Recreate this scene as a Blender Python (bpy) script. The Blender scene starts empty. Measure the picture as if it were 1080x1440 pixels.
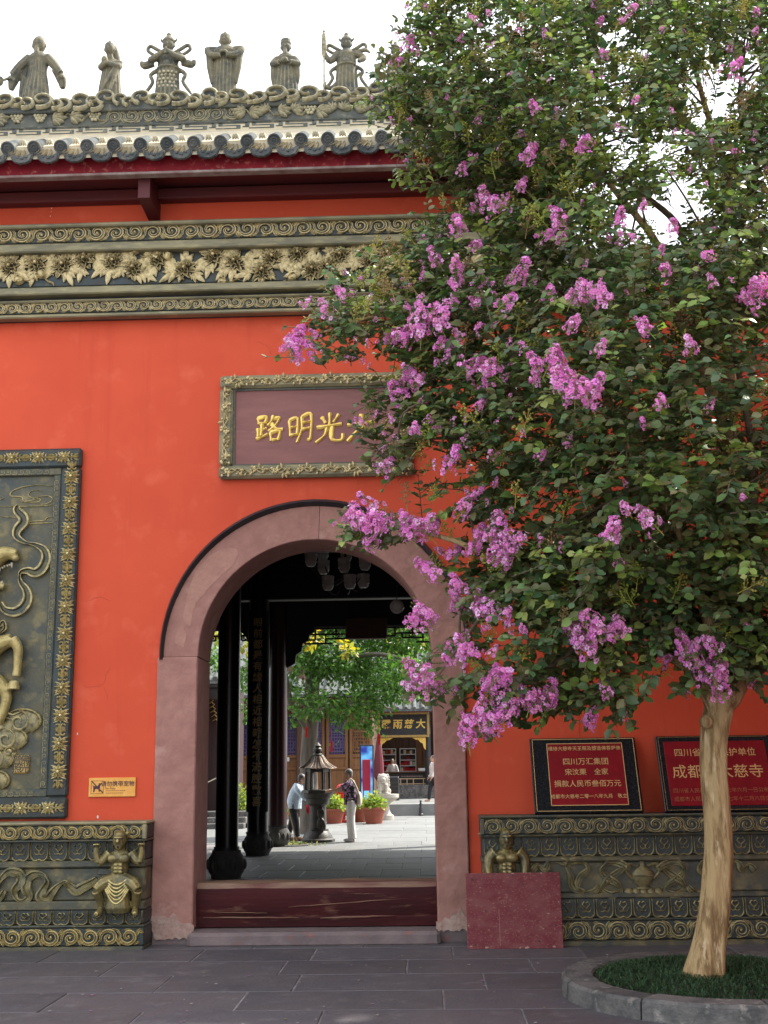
import bpy, math, random
from math import sin, cos, pi, radians
from mathutils import Vector, Matrix, Euler
from mathutils import noise as mnoise

random.seed(7)
S = bpy.context.scene
COL = S.collection

# ------------------------------------------------------------------ camera, sky, sun, exposure
FPX, PITCH, ROLL, YAW, DIST, EYE = 1665.0, 0.213767, -0.0138082, 0.0306666, 11.47, 1.55
CAM = Vector((0.0, -DIST, EYE))
_rz = Matrix.Rotation(YAW, 3, 'Z')
_f = Vector((0, cos(PITCH), sin(PITCH))); _u = Vector((0, -sin(PITCH), cos(PITCH))); _r = Vector((1, 0, 0))
RT = _rz @ (_r * cos(ROLL) + _u * sin(ROLL)); UP = _rz @ (_u * cos(ROLL) - _r * sin(ROLL)); FW = _rz @ _f
cd = bpy.data.cameras.new('camera'); cam = bpy.data.objects.new('camera', cd); COL.objects.link(cam)
cd.sensor_fit = 'VERTICAL'; cd.sensor_height = 36.0; cd.lens = FPX / 1440 * 36.0
cd.clip_start = 0.1; cd.clip_end = 2000
m3 = Matrix((RT, UP, -FW)).transposed(); cam.matrix_world = Matrix.Translation(CAM) @ m3.to_4x4()
S.camera = cam

SUN_EL, SUN_DIR = radians(49), Vector((0.82, 0.572))     # towards the sun, seen from above: from the right and from behind the gate
wd = bpy.data.worlds.new('World'); S.world = wd; wd.use_nodes = True
nt = wd.node_tree; nt.nodes.clear()
sky = nt.nodes.new('ShaderNodeTexSky'); sky.sky_type = 'NISHITA'; sky.sun_disc = False
sky.sun_elevation = SUN_EL; sky.sun_rotation = math.atan2(SUN_DIR.x, SUN_DIR.y)
sky.air_density = 1.0; sky.dust_density = 3.0; sky.ozone_density = 1.0
hz = nt.nodes.new('ShaderNodeMixRGB'); hz.inputs[0].default_value = 0.62; hz.inputs[2].default_value = (9.6, 9.7, 10.0, 1)   # thin bright cloud over all of the sky
bg = nt.nodes.new('ShaderNodeBackground'); bg.inputs[1].default_value = 0.12
ow = nt.nodes.new('ShaderNodeOutputWorld')
nt.links.new(sky.outputs[0], hz.inputs[1]); nt.links.new(hz.outputs[0], bg.inputs[0]); nt.links.new(bg.outputs[0], ow.inputs[0])
sl = bpy.data.lights.new('sun', 'SUN'); so = bpy.data.objects.new('sun', sl); COL.objects.link(so)
sl.energy = 4.0; sl.angle = radians(1.2); sl.color = (1.0, 0.95, 0.86)
tosun = Vector((SUN_DIR.x * cos(SUN_EL), SUN_DIR.y * cos(SUN_EL), sin(SUN_EL)))
so.rotation_euler = tosun.to_track_quat('Z', 'Y').to_euler(); so.location = (20, 20, 30)
vs = S.view_settings; vs.view_transform = 'Standard'; vs.look = 'None'; vs.gamma = 1.0; vs.use_curve_mapping = False
vs.exposure = 1.25
S.cycles.use_denoising = True
S.cycles.max_bounces = 7; S.cycles.diffuse_bounces = 4; S.cycles.transmission_bounces = 4; S.cycles.transparent_max_bounces = 8

# ------------------------------------------------------------------ helpers
def P(px, py, Y):
    """point of the depth plane Y seen at a spot of the photograph"""
    d = FW * FPX + RT * (px - 540) + UP * (720 - py)
    return CAM + d * ((Y + DIST) / d.y)
def G(px, py, Z=0.0):
    d = FW * FPX + RT * (px - 540) + UP * (720 - py)
    return CAM + d * ((Z - EYE) / d.z)
def PX(px, py, Y): return P(px, py, Y).x
def PZ(px, py, Y): return P(px, py, Y).z
V = Vector
def rnd(a, b): return random.uniform(a, b)

class MB:
    def __init__(s): s.v = []; s.f = []; s.m = []; s.c = None
    def add(s, vs, fs, mi=0):
        o = len(s.v); s.v.extend(V(q) for q in vs)
        for f in fs: s.f.append(tuple(o + i for i in f)); s.m.append(mi)
        return s
    def box(s, x0, x1, y0, y1, z0, z1, mi=0, M=None):
        vs = [V((x, y, z)) for x in (x0, x1) for y in (y0, y1) for z in (z0, z1)]
        if M is not None: vs = [M @ q for q in vs]
        return s.add(vs, [(0, 1, 3, 2), (4, 6, 7, 5), (0, 4, 5, 1), (2, 3, 7, 6), (0, 2, 6, 4), (1, 5, 7, 3)], mi)
    def bev(s, x0, x1, y0, y1, z0, z1, b=0.01, mi=0, M=None):
        """box with chamfered edges"""
        vs = []; fs = []
        xs, ys, zs = (x0, x1), (y0, y1), (z0, z1); sg = (1, -1); idx = {}
        for i in (0, 1):
            for j in (0, 1):
                for k in (0, 1):
                    x, y, z = xs[i], ys[j], zs[k]
                    for a, q in enumerate(((x, y + sg[j] * b, z + sg[k] * b), (x + sg[i] * b, y, z + sg[k] * b), (x + sg[i] * b, y + sg[j] * b, z))):
                        idx[i, j, k, a] = len(vs); vs.append(V(q))
        I = lambda i, j, k, a: idx[i, j, k, a]
        for i in (0, 1): fs.append([I(i, 0, 0, 0), I(i, 1, 0, 0), I(i, 1, 1, 0), I(i, 0, 1, 0)][::(1 if i else -1)])
        for j in (0, 1): fs.append([I(0, j, 0, 1), I(1, j, 0, 1), I(1, j, 1, 1), I(0, j, 1, 1)][::(-1 if j else 1)])
        for k in (0, 1): fs.append([I(0, 0, k, 2), I(1, 0, k, 2), I(1, 1, k, 2), I(0, 1, k, 2)][::(1 if k else -1)])
        for i in (0, 1):
            for j in (0, 1): fs.append([I(i, j, 0, 0), I(i, j, 0, 1), I(i, j, 1, 1), I(i, j, 1, 0)][::(-1 if i ^ j else 1)])
            for k in (0, 1): fs.append([I(i, 0, k, 0), I(i, 0, k, 2), I(i, 1, k, 2), I(i, 1, k, 0)][::(1 if i ^ k else -1)])
        for j in (0, 1):
            for k in (0, 1): fs.append([I(0, j, k, 1), I(0, j, k, 2), I(1, j, k, 2), I(1, j, k, 1)][::(-1 if j ^ k else 1)])
        for i in (0, 1):
            for j in (0, 1):
                for k in (0, 1): fs.append([I(i, j, k, 0), I(i, j, k, 1), I(i, j, k, 2)][::(1 if (i + j + k) % 2 else -1)])
        if M is not None: vs = [M @ q for q in vs]
        return s.add(vs, [tuple(f) for f in fs], mi)
    def tube(s, pts, rad, n=8, mi=0, cap=True, sq=1.0):
        pts = [V(p) for p in pts]
        if not hasattr(rad, '__len__'): rad = [rad] * len(pts)
        t0 = (pts[1] - pts[0]).normalized(); up = V((0, 0, 1)) if abs(t0.z) < .9 else V((0, 1, 0))
        a = t0.cross(up).normalized(); vs = []; L = len(pts)
        for i, p in enumerate(pts):
            t = (pts[min(i + 1, L - 1)] - pts[max(i - 1, 0)])
            if t.length < 1e-9: t = t0
            t = t.normalized(); a = (a - t * a.dot(t)); a = a.normalized() if a.length > 1e-6 else t.orthogonal().normalized(); b = t.cross(a)
            for k in range(n):
                an = 2 * pi * k / n; vs.append(p + (a * cos(an) + b * sin(an) * sq) * rad[i])
        fs = [(i * n + k, i * n + (k + 1) % n, (i + 1) * n + (k + 1) % n, (i + 1) * n + k) for i in range(L - 1) for k in range(n)]
        if cap: fs += [tuple(range(n))[::-1], tuple((L - 1) * n + k for k in range(n))]
        return s.add(vs, fs, mi)
    def lathe(s, prof, n=16, c=(0, 0, 0), mi=0, sx=1, sy=1, M=None, ph=0):
        c = V(c); vs = []; L = len(prof)
        for r, z in prof:
            for k in range(n):
                a = 2 * pi * k / n + ph; q = V((r * cos(a) * sx, r * sin(a) * sy, z)); q = (M @ q) if M is not None else q; vs.append(q + c)
        fs = [(i * n + k, i * n + (k + 1) % n, (i + 1) * n + (k + 1) % n, (i + 1) * n + k) for i in range(L - 1) for k in range(n)]
        if prof[0][0] > 1e-5: fs.append(tuple(range(n))[::-1])
        if prof[-1][0] > 1e-5: fs.append(tuple((L - 1) * n + k for k in range(n)))
        return s.add(vs, fs, mi)
    def ell(s, c, r, n=10, m=7, M=None, mi=0):
        if not hasattr(r, '__len__'): r = (r, r, r)
        prof = [(max(1e-4, sin(pi * i / m)), -cos(pi * i / m)) for i in range(m + 1)]
        T = Matrix.Diagonal(V(r)); T = (M.to_3x3() @ T) if M is not None else T
        return s.lathe(prof, n, c, mi, M=T)
    def prism(s, poly, y0, y1, mi=0):
        """polygon in (x, z) given counter-clockwise seen from the front (-Y), from y0 (front) to y1"""
        n = len(poly)
        vs = [V((x, y0, z)) for x, z in poly] + [V((x, y1, z)) for x, z in poly]
        fs = [tuple(range(n)), tuple(range(2 * n - 1, n - 1, -1))] + [(i + n, (i + 1) % n + n, (i + 1) % n, i) for i in range(n)]
        return s.add(vs, fs, mi)
    def rel(s, pts, w, h, prof='round', y=0.0, mi=0, M=None):
        """carved band along a path in (x, z): half profile standing out towards -Y from depth y"""
        L = len(pts)
        if not hasattr(w, '__len__'): w = [w * (0.25 + 0.75 * min(1, 4 * i / (L - 1), 4 * (L - 1 - i) / (L - 1))) for i in range(L)]
        if not hasattr(h, '__len__'): h = [h] * L
        pr = {'round': ((-1, 0), (-.75, .65), (0, 1), (.75, .65), (1, 0)),
              'rib': ((-1, 0), (-.9, .95), (-.55, 1.), (-.3, .45), (.3, .45), (.55, 1.), (.9, .95), (1, 0)),
              'vee': ((-1, 0), (-.8, .5), (0, 1), (.8, .5), (1, 0))}[prof]
        k = len(pr); vs = []
        for i in range(L):
            a = pts[max(i - 1, 0)]; b = pts[min(i + 1, L - 1)]
            tx, tz = b[0] - a[0], b[1] - a[1]; l = math.hypot(tx, tz) or 1; nx, nz = tz / l, -tx / l
            for u, e in pr: vs.append(V((pts[i][0] + nx * u * w[i], y - e * h[i], pts[i][1] + nz * u * w[i])))
        fs = [(i * k + j, i * k + j + 1, (i + 1) * k + j + 1, (i + 1) * k + j) for i in range(L - 1) for j in range(k - 1)]
        fs += [tuple(range(k))[::-1], tuple((L - 1) * k + j for j in range(k))]
        if M is not None: vs = [M @ q for q in vs]
        return s.add(vs, fs, mi)
    def petal(s, c, ang, ln, wd, h, y=0.0, cup=.5, lobes=0, mi=0, rim=None):
        """pointed leaf or petal lying on the (x, z) plane, root at c, raised towards -Y; lobes cuts the rim"""
        n = 7; ax, az = cos(ang), sin(ang); nx, nz = -az, ax; vs = []
        for i in range(n):
            t = i / (n - 1); w = wd * (sin(pi * min(1, t * .93 + .05)) ** .75)
            if lobes and i % 2: w *= 1 - lobes
            e = h * (.25 + .75 * sin(pi * (.15 + .75 * t)))
            ui = .55 if rim is None else .74
            for u, q in ((-1, .15), (-ui, .85 + cup * .3), (0, .8 - cup * .4), (ui, .85 + cup * .3), (1, .15)):
                vs.append(V((c[0] + ax * t * ln + nx * u * w, y - e * q, c[1] + az * t * ln + nz * u * w)))
        fs = [(i * 5 + j, (i + 1) * 5 + j, (i + 1) * 5 + j + 1, i * 5 + j + 1) for i in range(n - 1) for j in range(4)]
        s.add(vs, fs, mi)
        if rim is not None: s.m[-len(fs):] = [rim if k % 4 in (0, 3) else mi for k in range(len(fs))]
        return s
    def mesh(s, name, mats, smooth=True):
        me = bpy.data.meshes.new(name); me.from_pydata([tuple(v) for v in s.v], [], s.f)
        if not isinstance(mats, (list, tuple)): mats = [mats]
        for m in mats: me.materials.append(m)
        if any(s.m): me.polygons.foreach_set('material_index', s.m)
        if smooth:
            me.polygons.foreach_set('use_smooth', [True] * len(me.polygons)); me.set_sharp_from_angle(angle=radians(smooth if smooth is not True else 40))
        if s.c: 
            at = me.color_attributes.new('col', 'FLOAT_COLOR', 'POINT'); at.data.foreach_set('color', [x for c in s.c for x in (*c, 1)])
        me.update(); return me
    def build(s, name, mats, parent=None, smooth=True, **kw): return link(name, s.mesh(name, mats, smooth), parent, **kw)

def link(name, me, parent=None, loc=None, rot=None, scale=None, label=None, kind=None):
    o = bpy.data.objects.new(name, me); COL.objects.link(o)
    if loc is not None: o.location = loc
    if rot is not None: o.rotation_euler = rot
    if scale is not None: o.scale = scale if hasattr(scale, '__len__') else (scale,) * 3
    if parent is not None: adopt(o, parent)
    if label: o['label'] = label
    if kind: o['kind'] = kind
    return o
def adopt(o, parent):
    o.parent = parent
    if parent.type == 'EMPTY': o.matrix_parent_inverse = (Matrix.Translation(parent.location) @ parent.rotation_euler.to_matrix().to_4x4()).inverted()
def thing(name, label, cat, loc=(0, 0, 0), group=None):
    o = bpy.data.objects.new(name, None); COL.objects.link(o); o.location = loc; o.empty_display_size = .2
    return tag(o, label, cat, group)
def tag(o, label, cat, group=None):
    o['label'] = label; o['category'] = cat
    if group: o['group'] = group
    return o
def struct(o): o['kind'] = 'structure'; return o
def evalmesh(o, name):
    dg = bpy.context.evaluated_depsgraph_get(); dg.update()
    me = bpy.data.meshes.new_from_object(o.evaluated_get(dg)); me.name = name; return me
def remesh(mb, name, mat, vox, smooth=3, fac=.5, dec=None):
    """weld overlapping volumes into one continuous skin"""
    me = mb.mesh('tmp', mat, False); o = bpy.data.objects.new('tmp', me); COL.objects.link(o)
    m = o.modifiers.new('r', 'REMESH'); m.mode = 'VOXEL'; m.voxel_size = vox
    if smooth: m = o.modifiers.new('s', 'SMOOTH'); m.iterations = smooth; m.factor = fac
    if dec: m = o.modifiers.new('d', 'DECIMATE'); m.ratio = dec
    r = evalmesh(o, name); bpy.data.objects.remove(o); bpy.data.meshes.remove(me)
    r.materials.clear()
    for q in (mat if isinstance(mat, (list, tuple)) else [mat]): r.materials.append(q)
    r.polygons.foreach_set('material_index', [0] * len(r.polygons))
    r.polygons.foreach_set('use_smooth', [True] * len(r.polygons)); return r
def text(body, size, mat, ext=.004, off=0.0, shear=0.0, sx=1.0, spacing=1.0, align='CENTER'):
    c = bpy.data.curves.new('t', 'FONT'); c.body = body; c.size = size; c.extrude = ext; c.offset = off; c.shear = shear; c.space_character = spacing
    c.align_x = align; c.align_y = 'CENTER'; c.resolution_u = 3
    o = bpy.data.objects.new('t', c); COL.objects.link(o); me = evalmesh(o, 'lettering'); bpy.data.objects.remove(o); bpy.data.curves.remove(c)
    me.transform(Matrix.Rotation(pi / 2, 4, 'X') @ Matrix.Diagonal((sx, 1, 1, 1)))
    me.materials.clear(); me.materials.append(mat); return me
def arc(cx, cz, r, a0, a1, n=10, r1=None):
    r1 = r if r1 is None else r1
    return [(cx + (r + (r1 - r) * i / n) * cos(a0 + (a1 - a0) * i / n), cz + (r + (r1 - r) * i / n) * sin(a0 + (a1 - a0) * i / n)) for i in range(n + 1)]
def spline(pts, n=6):
    """Catmull-Rom through points of any dimension"""
    pts = [V(p) for p in pts]; out = []
    for i in range(len(pts) - 1):
        p0 = pts[max(i - 1, 0)]; p1 = pts[i]; p2 = pts[i + 1]; p3 = pts[min(i + 2, len(pts) - 1)]
        for k in range(n):
            t = k / n
            out.append(.5 * ((2 * p1) + (p2 - p0) * t + (2 * p0 - 5 * p1 + 4 * p2 - p3) * t * t + (3 * p1 - p0 - 3 * p2 + p3) * t ** 3))
    out.append(pts[-1]); return out
def lerpl(vals, n):
    L = len(vals) - 1; return [vals[min(int(i / (n - 1) * L), L - 1)] * (1 - (i / (n - 1) * L - min(int(i / (n - 1) * L), L - 1))) + vals[min(int(i / (n - 1) * L), L - 1) + 1] * (i / (n - 1) * L - min(int(i / (n - 1) * L), L - 1)) for i in range(n)]

# ------------------------------------------------------------------ materials
MT = {}
def mat(name, col, rough=.7, metal=0.0, c2=None, sc=4.0, lo=.35, hi=.65, c3=None, sc3=20.0, lo3=.55, hi3=.7, bump=.0, bsc=60.0, stretch=(1, 1, 1), rnd_obj=0.0, trans=0.0, spec=.5, detail=6, coat=0.0, rvar=0.0, wear=None, wlo=.51, whi=.60, streak=None):
    m = bpy.data.materials.new(name); m.use_nodes = True; nt = m.node_tree; N = nt.nodes; L = nt.links
    b = N['Principled BSDF']; b.inputs['Roughness'].default_value = rough; b.inputs['Metallic'].default_value = metal
    b.inputs['Specular IOR Level'].default_value = spec; b.inputs['Coat Weight'].default_value = coat
    g = N.new('ShaderNodeNewGeometry'); mp = N.new('ShaderNodeMapping'); mp.inputs['Scale'].default_value = stretch
    L.new(g.outputs['Position'], mp.inputs[0]); vec = mp.outputs[0]
    if rnd_obj:
        oi = N.new('ShaderNodeObjectInfo'); ad = N.new('ShaderNodeVectorMath'); ad.operation = 'ADD'; ms = N.new('ShaderNodeVectorMath'); ms.operation = 'SCALE'
        ms.inputs[0].default_value = (31, 17, 23); L.new(oi.outputs['Random'], ms.inputs['Scale']); L.new(vec, ad.inputs[0]); L.new(ms.outputs[0], ad.inputs[1]); vec = ad.outputs[0]
    def ns(scale, lo, hi, dt=detail):
        n = N.new('ShaderNodeTexNoise'); n.inputs['Scale'].default_value = scale; n.inputs['Detail'].default_value = dt; n.inputs['Roughness'].default_value = .62
        L.new(vec, n.inputs['Vector']); r = N.new('ShaderNodeMapRange'); r.inputs[1].default_value = lo; r.inputs[2].default_value = hi
        L.new(n.outputs[0], r.inputs[0]); return r.outputs[0]
    cur = None
    def mix(fac, a, c):
        x = N.new('ShaderNodeMixRGB'); L.new(fac, x.inputs[0])
        if a is None: x.inputs[1].default_value = (*col, 1)
        else: L.new(a, x.inputs[1])
        if isinstance(c, tuple): x.inputs[2].default_value = (*c, 1)
        else: L.new(c, x.inputs[2])
        return x.outputs[0]
    if c2: f1 = ns(sc, lo, hi); cur = mix(f1, cur, c2)
    if c3: cur = mix(ns(sc3, lo3, hi3), cur, c3)
    if streak:      # rain runs and faded brush bands
        mp2 = N.new('ShaderNodeMapping'); mp2.inputs['Scale'].default_value = (5, 5, .28); L.new(g.outputs['Position'], mp2.inputs[0]); old = vec; vec = mp2.outputs[0]; f2 = ns(1.0, .57, .95); vec = old; cur = mix(f2, cur, streak)
    if wear:      # gilding rubbed bright on the raised edges
        rw = N.new('ShaderNodeMapRange'); rw.inputs[1].default_value = wlo; rw.inputs[2].default_value = whi; L.new(g.outputs['Pointiness'], rw.inputs[0])
        mw = N.new('ShaderNodeMath'); mw.operation = 'MULTIPLY'; L.new(rw.outputs[0], mw.inputs[0]); L.new(ns(23, .30, .55), mw.inputs[1]); cur = mix(mw.outputs[0], cur, wear)
    if rnd_obj:
        h = N.new('ShaderNodeHueSaturation'); r = N.new('ShaderNodeMapRange'); r.inputs[3].default_value = 1 - rnd_obj; r.inputs[4].default_value = 1 + rnd_obj
        L.new(oi.outputs['Random'], r.inputs[0]); L.new(r.outputs[0], h.inputs['Value'])
        if cur is None: h.inputs['Color'].default_value = (*col, 1)
        else: L.new(cur, h.inputs['Color'])
        cur = h.outputs[0]
    if cur is None: b.inputs['Base Color'].default_value = (*col, 1)
    else: L.new(cur, b.inputs['Base Color'])
    if rvar:
        rr = N.new('ShaderNodeMapRange'); rr.inputs[3].default_value = rough - rvar; rr.inputs[4].default_value = rough + rvar
        L.new(ns(sc * 1.7, .3, .7), rr.inputs[0]); L.new(rr.outputs[0], b.inputs['Roughness'])
    if bump:
        bn = N.new('ShaderNodeTexNoise'); bn.inputs['Scale'].default_value = bsc; bn.inputs['Detail'].default_value = 5; L.new(vec, bn.inputs['Vector'])
        bp = N.new('ShaderNodeBump'); bp.inputs['Strength'].default_value = bump; bp.inputs['Distance'].default_value = .02; L.new(bn.outputs[0], bp.inputs['Height']); L.new(bp.outputs[0], b.inputs['Normal'])
    if trans:
        b.inputs['Transmission Weight'].default_value = trans
    MT[name] = m; return m
def colmat(name, rough=.5, transl=.25, spec=.4, bump=0):
    """leaf or petal: own colour per piece from the mesh, with light passing through"""
    m = bpy.data.materials.new(name); m.use_nodes = True; nt = m.node_tree; N = nt.nodes; L = nt.links; b = N['Principled BSDF']
    a = N.new('ShaderNodeAttribute'); a.attribute_name = 'col'; L.new(a.outputs['Color'], b.inputs['Base Color'])
    b.inputs['Roughness'].default_value = rough; b.inputs['Specular IOR Level'].default_value = spec
    t = N.new('ShaderNodeBsdfTranslucent'); h = N.new('ShaderNodeHueSaturation'); h.inputs['Value'].default_value = 1.1; h.inputs['Saturation'].default_value = 1.1
    L.new(a.outputs['Color'], h.inputs['Color']); L.new(h.outputs[0], t.inputs[0])
    x = N.new('ShaderNodeMixShader'); x.inputs[0].default_value = transl; L.new(b.outputs[0], x.inputs[1]); L.new(t.outputs[0], x.inputs[2]); L.new(x.outputs[0], N['Material Output'].inputs[0])
    MT[name] = m; return m

RED = mat('red_plaster', (.66, .090, .037), .75, c2=(.58, .070, .029), sc=.9, lo=.32, hi=.70, c3=(.72, .135, .07), sc3=3.2, lo3=.55, hi3=.85, streak=(.50, .055, .024), bump=.16, bsc=9, spec=.3)
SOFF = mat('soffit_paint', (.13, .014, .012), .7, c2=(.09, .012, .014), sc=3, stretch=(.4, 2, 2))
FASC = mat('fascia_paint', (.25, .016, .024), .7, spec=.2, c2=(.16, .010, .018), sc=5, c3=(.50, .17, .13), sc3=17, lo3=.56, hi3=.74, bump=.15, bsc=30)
LIP = mat('eave_lip', (.33, .28, .25), .7, c2=(.2, .12, .11), sc=6)
BDARK = mat('dark_patina', (.036, .040, .035), .5, .25, c2=(.036, .054, .058), sc=6, lo=.42, hi=.65, c3=(.16, .135, .05), sc3=13, lo3=.58, hi3=.85, bump=.2, bsc=40)
BGOLD = mat('gilt_patina', (.26, .19, .062), .42, .35, c2=(.07, .07, .045), sc=14, lo=.48, hi=.7, wear=(.62, .50, .22), bump=.2, bsc=60)
BMID = mat('worn_bronze', (.105, .10, .055), .48, .3, c2=(.045, .062, .062), sc=7, lo=.4, hi=.7, c3=(.22, .175, .065), sc3=18, lo3=.55, hi3=.8, wear=(.60, .49, .22), bump=.2, bsc=50)
BGREEN = mat('green_bronze', (.095, .088, .052), .5, .25, c2=(.045, .058, .056), sc=3.5, lo=.42, hi=.66, c3=(.28, .225, .09), sc3=6, lo3=.50, hi3=.8, bump=.2, bsc=45)
BMIDB = mat('worn_bronze_flat', (.095, .09, .052), .5, .25, c2=(.040, .058, .060), sc=6, lo=.4, hi=.68, c3=(.24, .19, .075), sc3=14, lo3=.55, hi3=.8, bump=.2, bsc=50)
CORND = mat('petal_rim_shade', (.05, .048, .034), .6, .1)  # dark outline on petal and leaf rims, painting in the shade between them
CORN = mat('cornice_bronze', (.27, .215, .098), .55, .15, c2=(.12, .105, .058), sc=10, lo=.45, hi=.75, wear=(.70, .58, .31), wlo=.508, whi=.57, bump=.2, bsc=50)
CORNF = mat('cornice_frame', (.27, .24, .135), .6, .1, c2=(.11, .108, .074), sc=4, lo=.4, hi=.7, stretch=(.5, 1, 2), c3=(.42, .36, .18), sc3=9, lo3=.52, hi3=.8, bump=.12, bsc=30)
RIDGE = mat('ridge_clay', (.19, .175, .11), .8, c2=(.075, .085, .078), sc=5, lo=.42, hi=.66, c3=(.32, .29, .18), sc3=14, lo3=.55, hi3=.8, wear=(.50, .45, .29), bump=.25, bsc=40)
RIDGED = mat('ridge_clay_dark', (.13, .135, .108), .8, c2=(.065, .078, .08), sc=4, c3=(.40, .37, .26), sc3=9, lo3=.55, hi3=.8, bump=.2, bsc=30)
CREAM = mat('cream_mortar', (.62, .54, .37), .85, c2=(.42, .38, .28), sc=3, c3=(.25, .25, .22), sc3=12, lo3=.62, hi3=.8, bump=.2, bsc=30)
TILE = mat('grey_tile', (.145, .15, .142), .9, spec=.15, c2=(.07, .082, .086), sc=6, c3=(.34, .32, .25), sc3=15, lo3=.56, hi3=.8, bump=.25, bsc=60, rnd_obj=.15)
ARCH = mat('pink_stone', (.38, .195, .158), .85, spec=.25, c2=(.32, .158, .128), sc=5.5, lo=.40, hi=.62, c3=(.46, .275, .225), sc3=3.5, lo3=.58, hi3=.72, bump=.7, bsc=11, rnd_obj=.06, detail=9)
BLACK = mat('black_paint', (.014, .015, .019), .5, c2=(.03, .03, .034), sc=6)
GOLD = mat('gold_leaf', (.85, .58, .13), .38, .55, c2=(.95, .78, .35), sc=22, lo=.5, hi=.8)
GOLDD = mat('dull_gold', (.50, .33, .10), .5, .3, c2=(.34, .23, .08), sc=20)
PLAQ = mat('plaque_stone', (.28, .115, .10), .7, c2=(.21, .085, .078), sc=5, stretch=(.4, 1, 2.4), lo=.35, hi=.7, c3=(.40, .19, .155), sc3=10, lo3=.6, hi3=.85, bump=.12, bsc=40)
MARB = mat('red_marble', (.25, .006, .012), .5, spec=.25, c2=(.19, .005, .010), sc=9, c3=(.40, .02, .03), sc3=40, lo3=.6, hi3=.8)
BMARB = mat('black_granite', (.012, .013, .016), .25, c2=(.03, .03, .035), sc=60, lo=.5, hi=.7)
BOARD = mat('worn_red_board', (.165, .036, .044), .75, spec=.2, c2=(.20, .065, .066), sc=7, stretch=(1, 1, 1.6), lo=.42, hi=.62, c3=(.36, .17, .13), sc3=45, lo3=.56, hi3=.72, bump=.2, bsc=60, detail=9)
SLAB = mat('plaza_slab', (.078, .075, .085), .6, c2=(.105, .092, .095), sc=2.2, lo=.35, hi=.7, c3=(.17, .16, .16), sc3=6, lo3=.56, hi3=.82, bump=.25, bsc=35, rnd_obj=.16, rvar=.12)
GROUT = mat('joint_mortar', (.27, .25, .245), .9, c2=(.11, .10, .105), sc=5)
KERB = mat('kerb_stone', (.135, .128, .120), .8, spec=.3, c2=(.07, .070, .068), sc=5, lo=.42, hi=.6, c3=(.27, .25, .22), sc3=9, lo3=.58, hi3=.72, bump=.6, bsc=40, rnd_obj=.1)
SILL = mat('sill_stone', (.20, .15, .145), .75, c2=(.13, .10, .10), sc=4, c3=(.27, .11, .09), sc3=8, lo3=.58, hi3=.75, bump=.3, bsc=30)
LOG = mat('threshold_wood', (.060, .010, .011), .75, spec=.2, c2=(.035, .008, .009), sc=4, stretch=(.35, 2, 2), c3=(.20, .105, .065), sc3=7, lo3=.60, hi3=.80, bump=.35, bsc=18)
LOGTOP = mat('worn_threshold_top', (.26, .165, .10), .6, c2=(.13, .04, .03), sc=5, stretch=(.3, 2, 2), bump=.3, bsc=20)
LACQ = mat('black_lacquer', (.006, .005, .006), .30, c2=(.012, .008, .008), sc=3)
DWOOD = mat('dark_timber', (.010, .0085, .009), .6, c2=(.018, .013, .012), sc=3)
BASE = mat('column_base_stone', (.105, .10, .092), .8, c2=(.06, .06, .058), sc=6, bump=.5, bsc=25)
TILEF = mat('courtyard_slab', (.190, .193, .186), .6, c2=(.150, .156, .152), sc=2, c3=(.235, .232, .22), sc3=7, lo3=.55, hi3=.8, bump=.15, bsc=30, rnd_obj=.10)
WOOD = mat('brown_timber', (.26, .115, .036), .55, c2=(.17, .07, .024), sc=4, stretch=(3, 3, .5), bump=.1, bsc=30)
WOODD = mat('dark_brown_timber', (.10, .042, .018), .55, c2=(.065, .028, .014), sc=4, stretch=(3, 3, .5))
PANE = mat('violet_pane', (.045, .035, .13), .25, c2=(.07, .05, .16), sc=2)
BARK = mat('myrtle_bark', (.40, .28, .135), .8, spec=.25, c2=(.20, .125, .055), sc=6.5, stretch=(2.6, 2.6, .5), lo=.48, hi=.60, c3=(.53, .40, .24), sc3=9, lo3=.56, hi3=.66, bump=.9, bsc=16, detail=8)
TWIG = mat('twig_bark', (.11, .075, .05), .8, c2=(.16, .12, .075), sc=8)
BARK2 = mat('grey_bark', (.17, .14, .105), .9, c2=(.09, .075, .06), sc=5, stretch=(2, 2, .4), bump=.5, bsc=20)
LEAF = colmat('myrtle_leaf', .45, .30, .55); FLOW = colmat('myrtle_flower', .7, .25, .2); GLEAF = colmat('courtyard_leaf', .5, .4, .3); GRASS = colmat('grass_blade', .6, .2, .3)
TERRA = mat('terracotta', (.33, .085, .045), .6, c2=(.25, .06, .035), sc=5)
IRON = mat('cast_iron', (.045, .045, .043), .5, .4, c2=(.075, .068, .055), sc=9, bump=.3, bsc=40)
COPPER = mat('iron_roof', (.11, .065, .035), .45, .4, c2=(.06, .045, .035), sc=9)
LIONS = mat('pale_stone', (.46, .42, .36), .8, c2=(.33, .30, .26), sc=7, bump=.3, bsc=40)
GLASSW = mat('opal_glass', (.55, .53, .48), .35)
SKIN = mat('skin', (.48, .27, .18), .55); SKIN2 = mat('tanned_skin', (.40, .21, .13), .55)
HAIRG = mat('grey_hair', (.20, .19, .18), .6, c2=(.10, .09, .085), sc=60); HAIRD = mat('dark_hair', (.05, .042, .04), .5, c2=(.12, .11, .11), sc=50)
SHIRTB = mat('pale_blue_cloth', (.52, .66, .78), .85, c2=(.74, .80, .84), sc=26, lo=.45, hi=.6, c3=(.25, .38, .52), sc3=45, lo3=.55, hi3=.65, bump=.3, bsc=20)
FLORAL = mat('floral_cloth', (.03, .026, .024), .8, c2=(.42, .25, .44), sc=11, lo=.52, hi=.56, c3=(.70, .52, .62), sc3=19, lo3=.60, hi3=.64, bump=.3, bsc=20)
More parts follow.
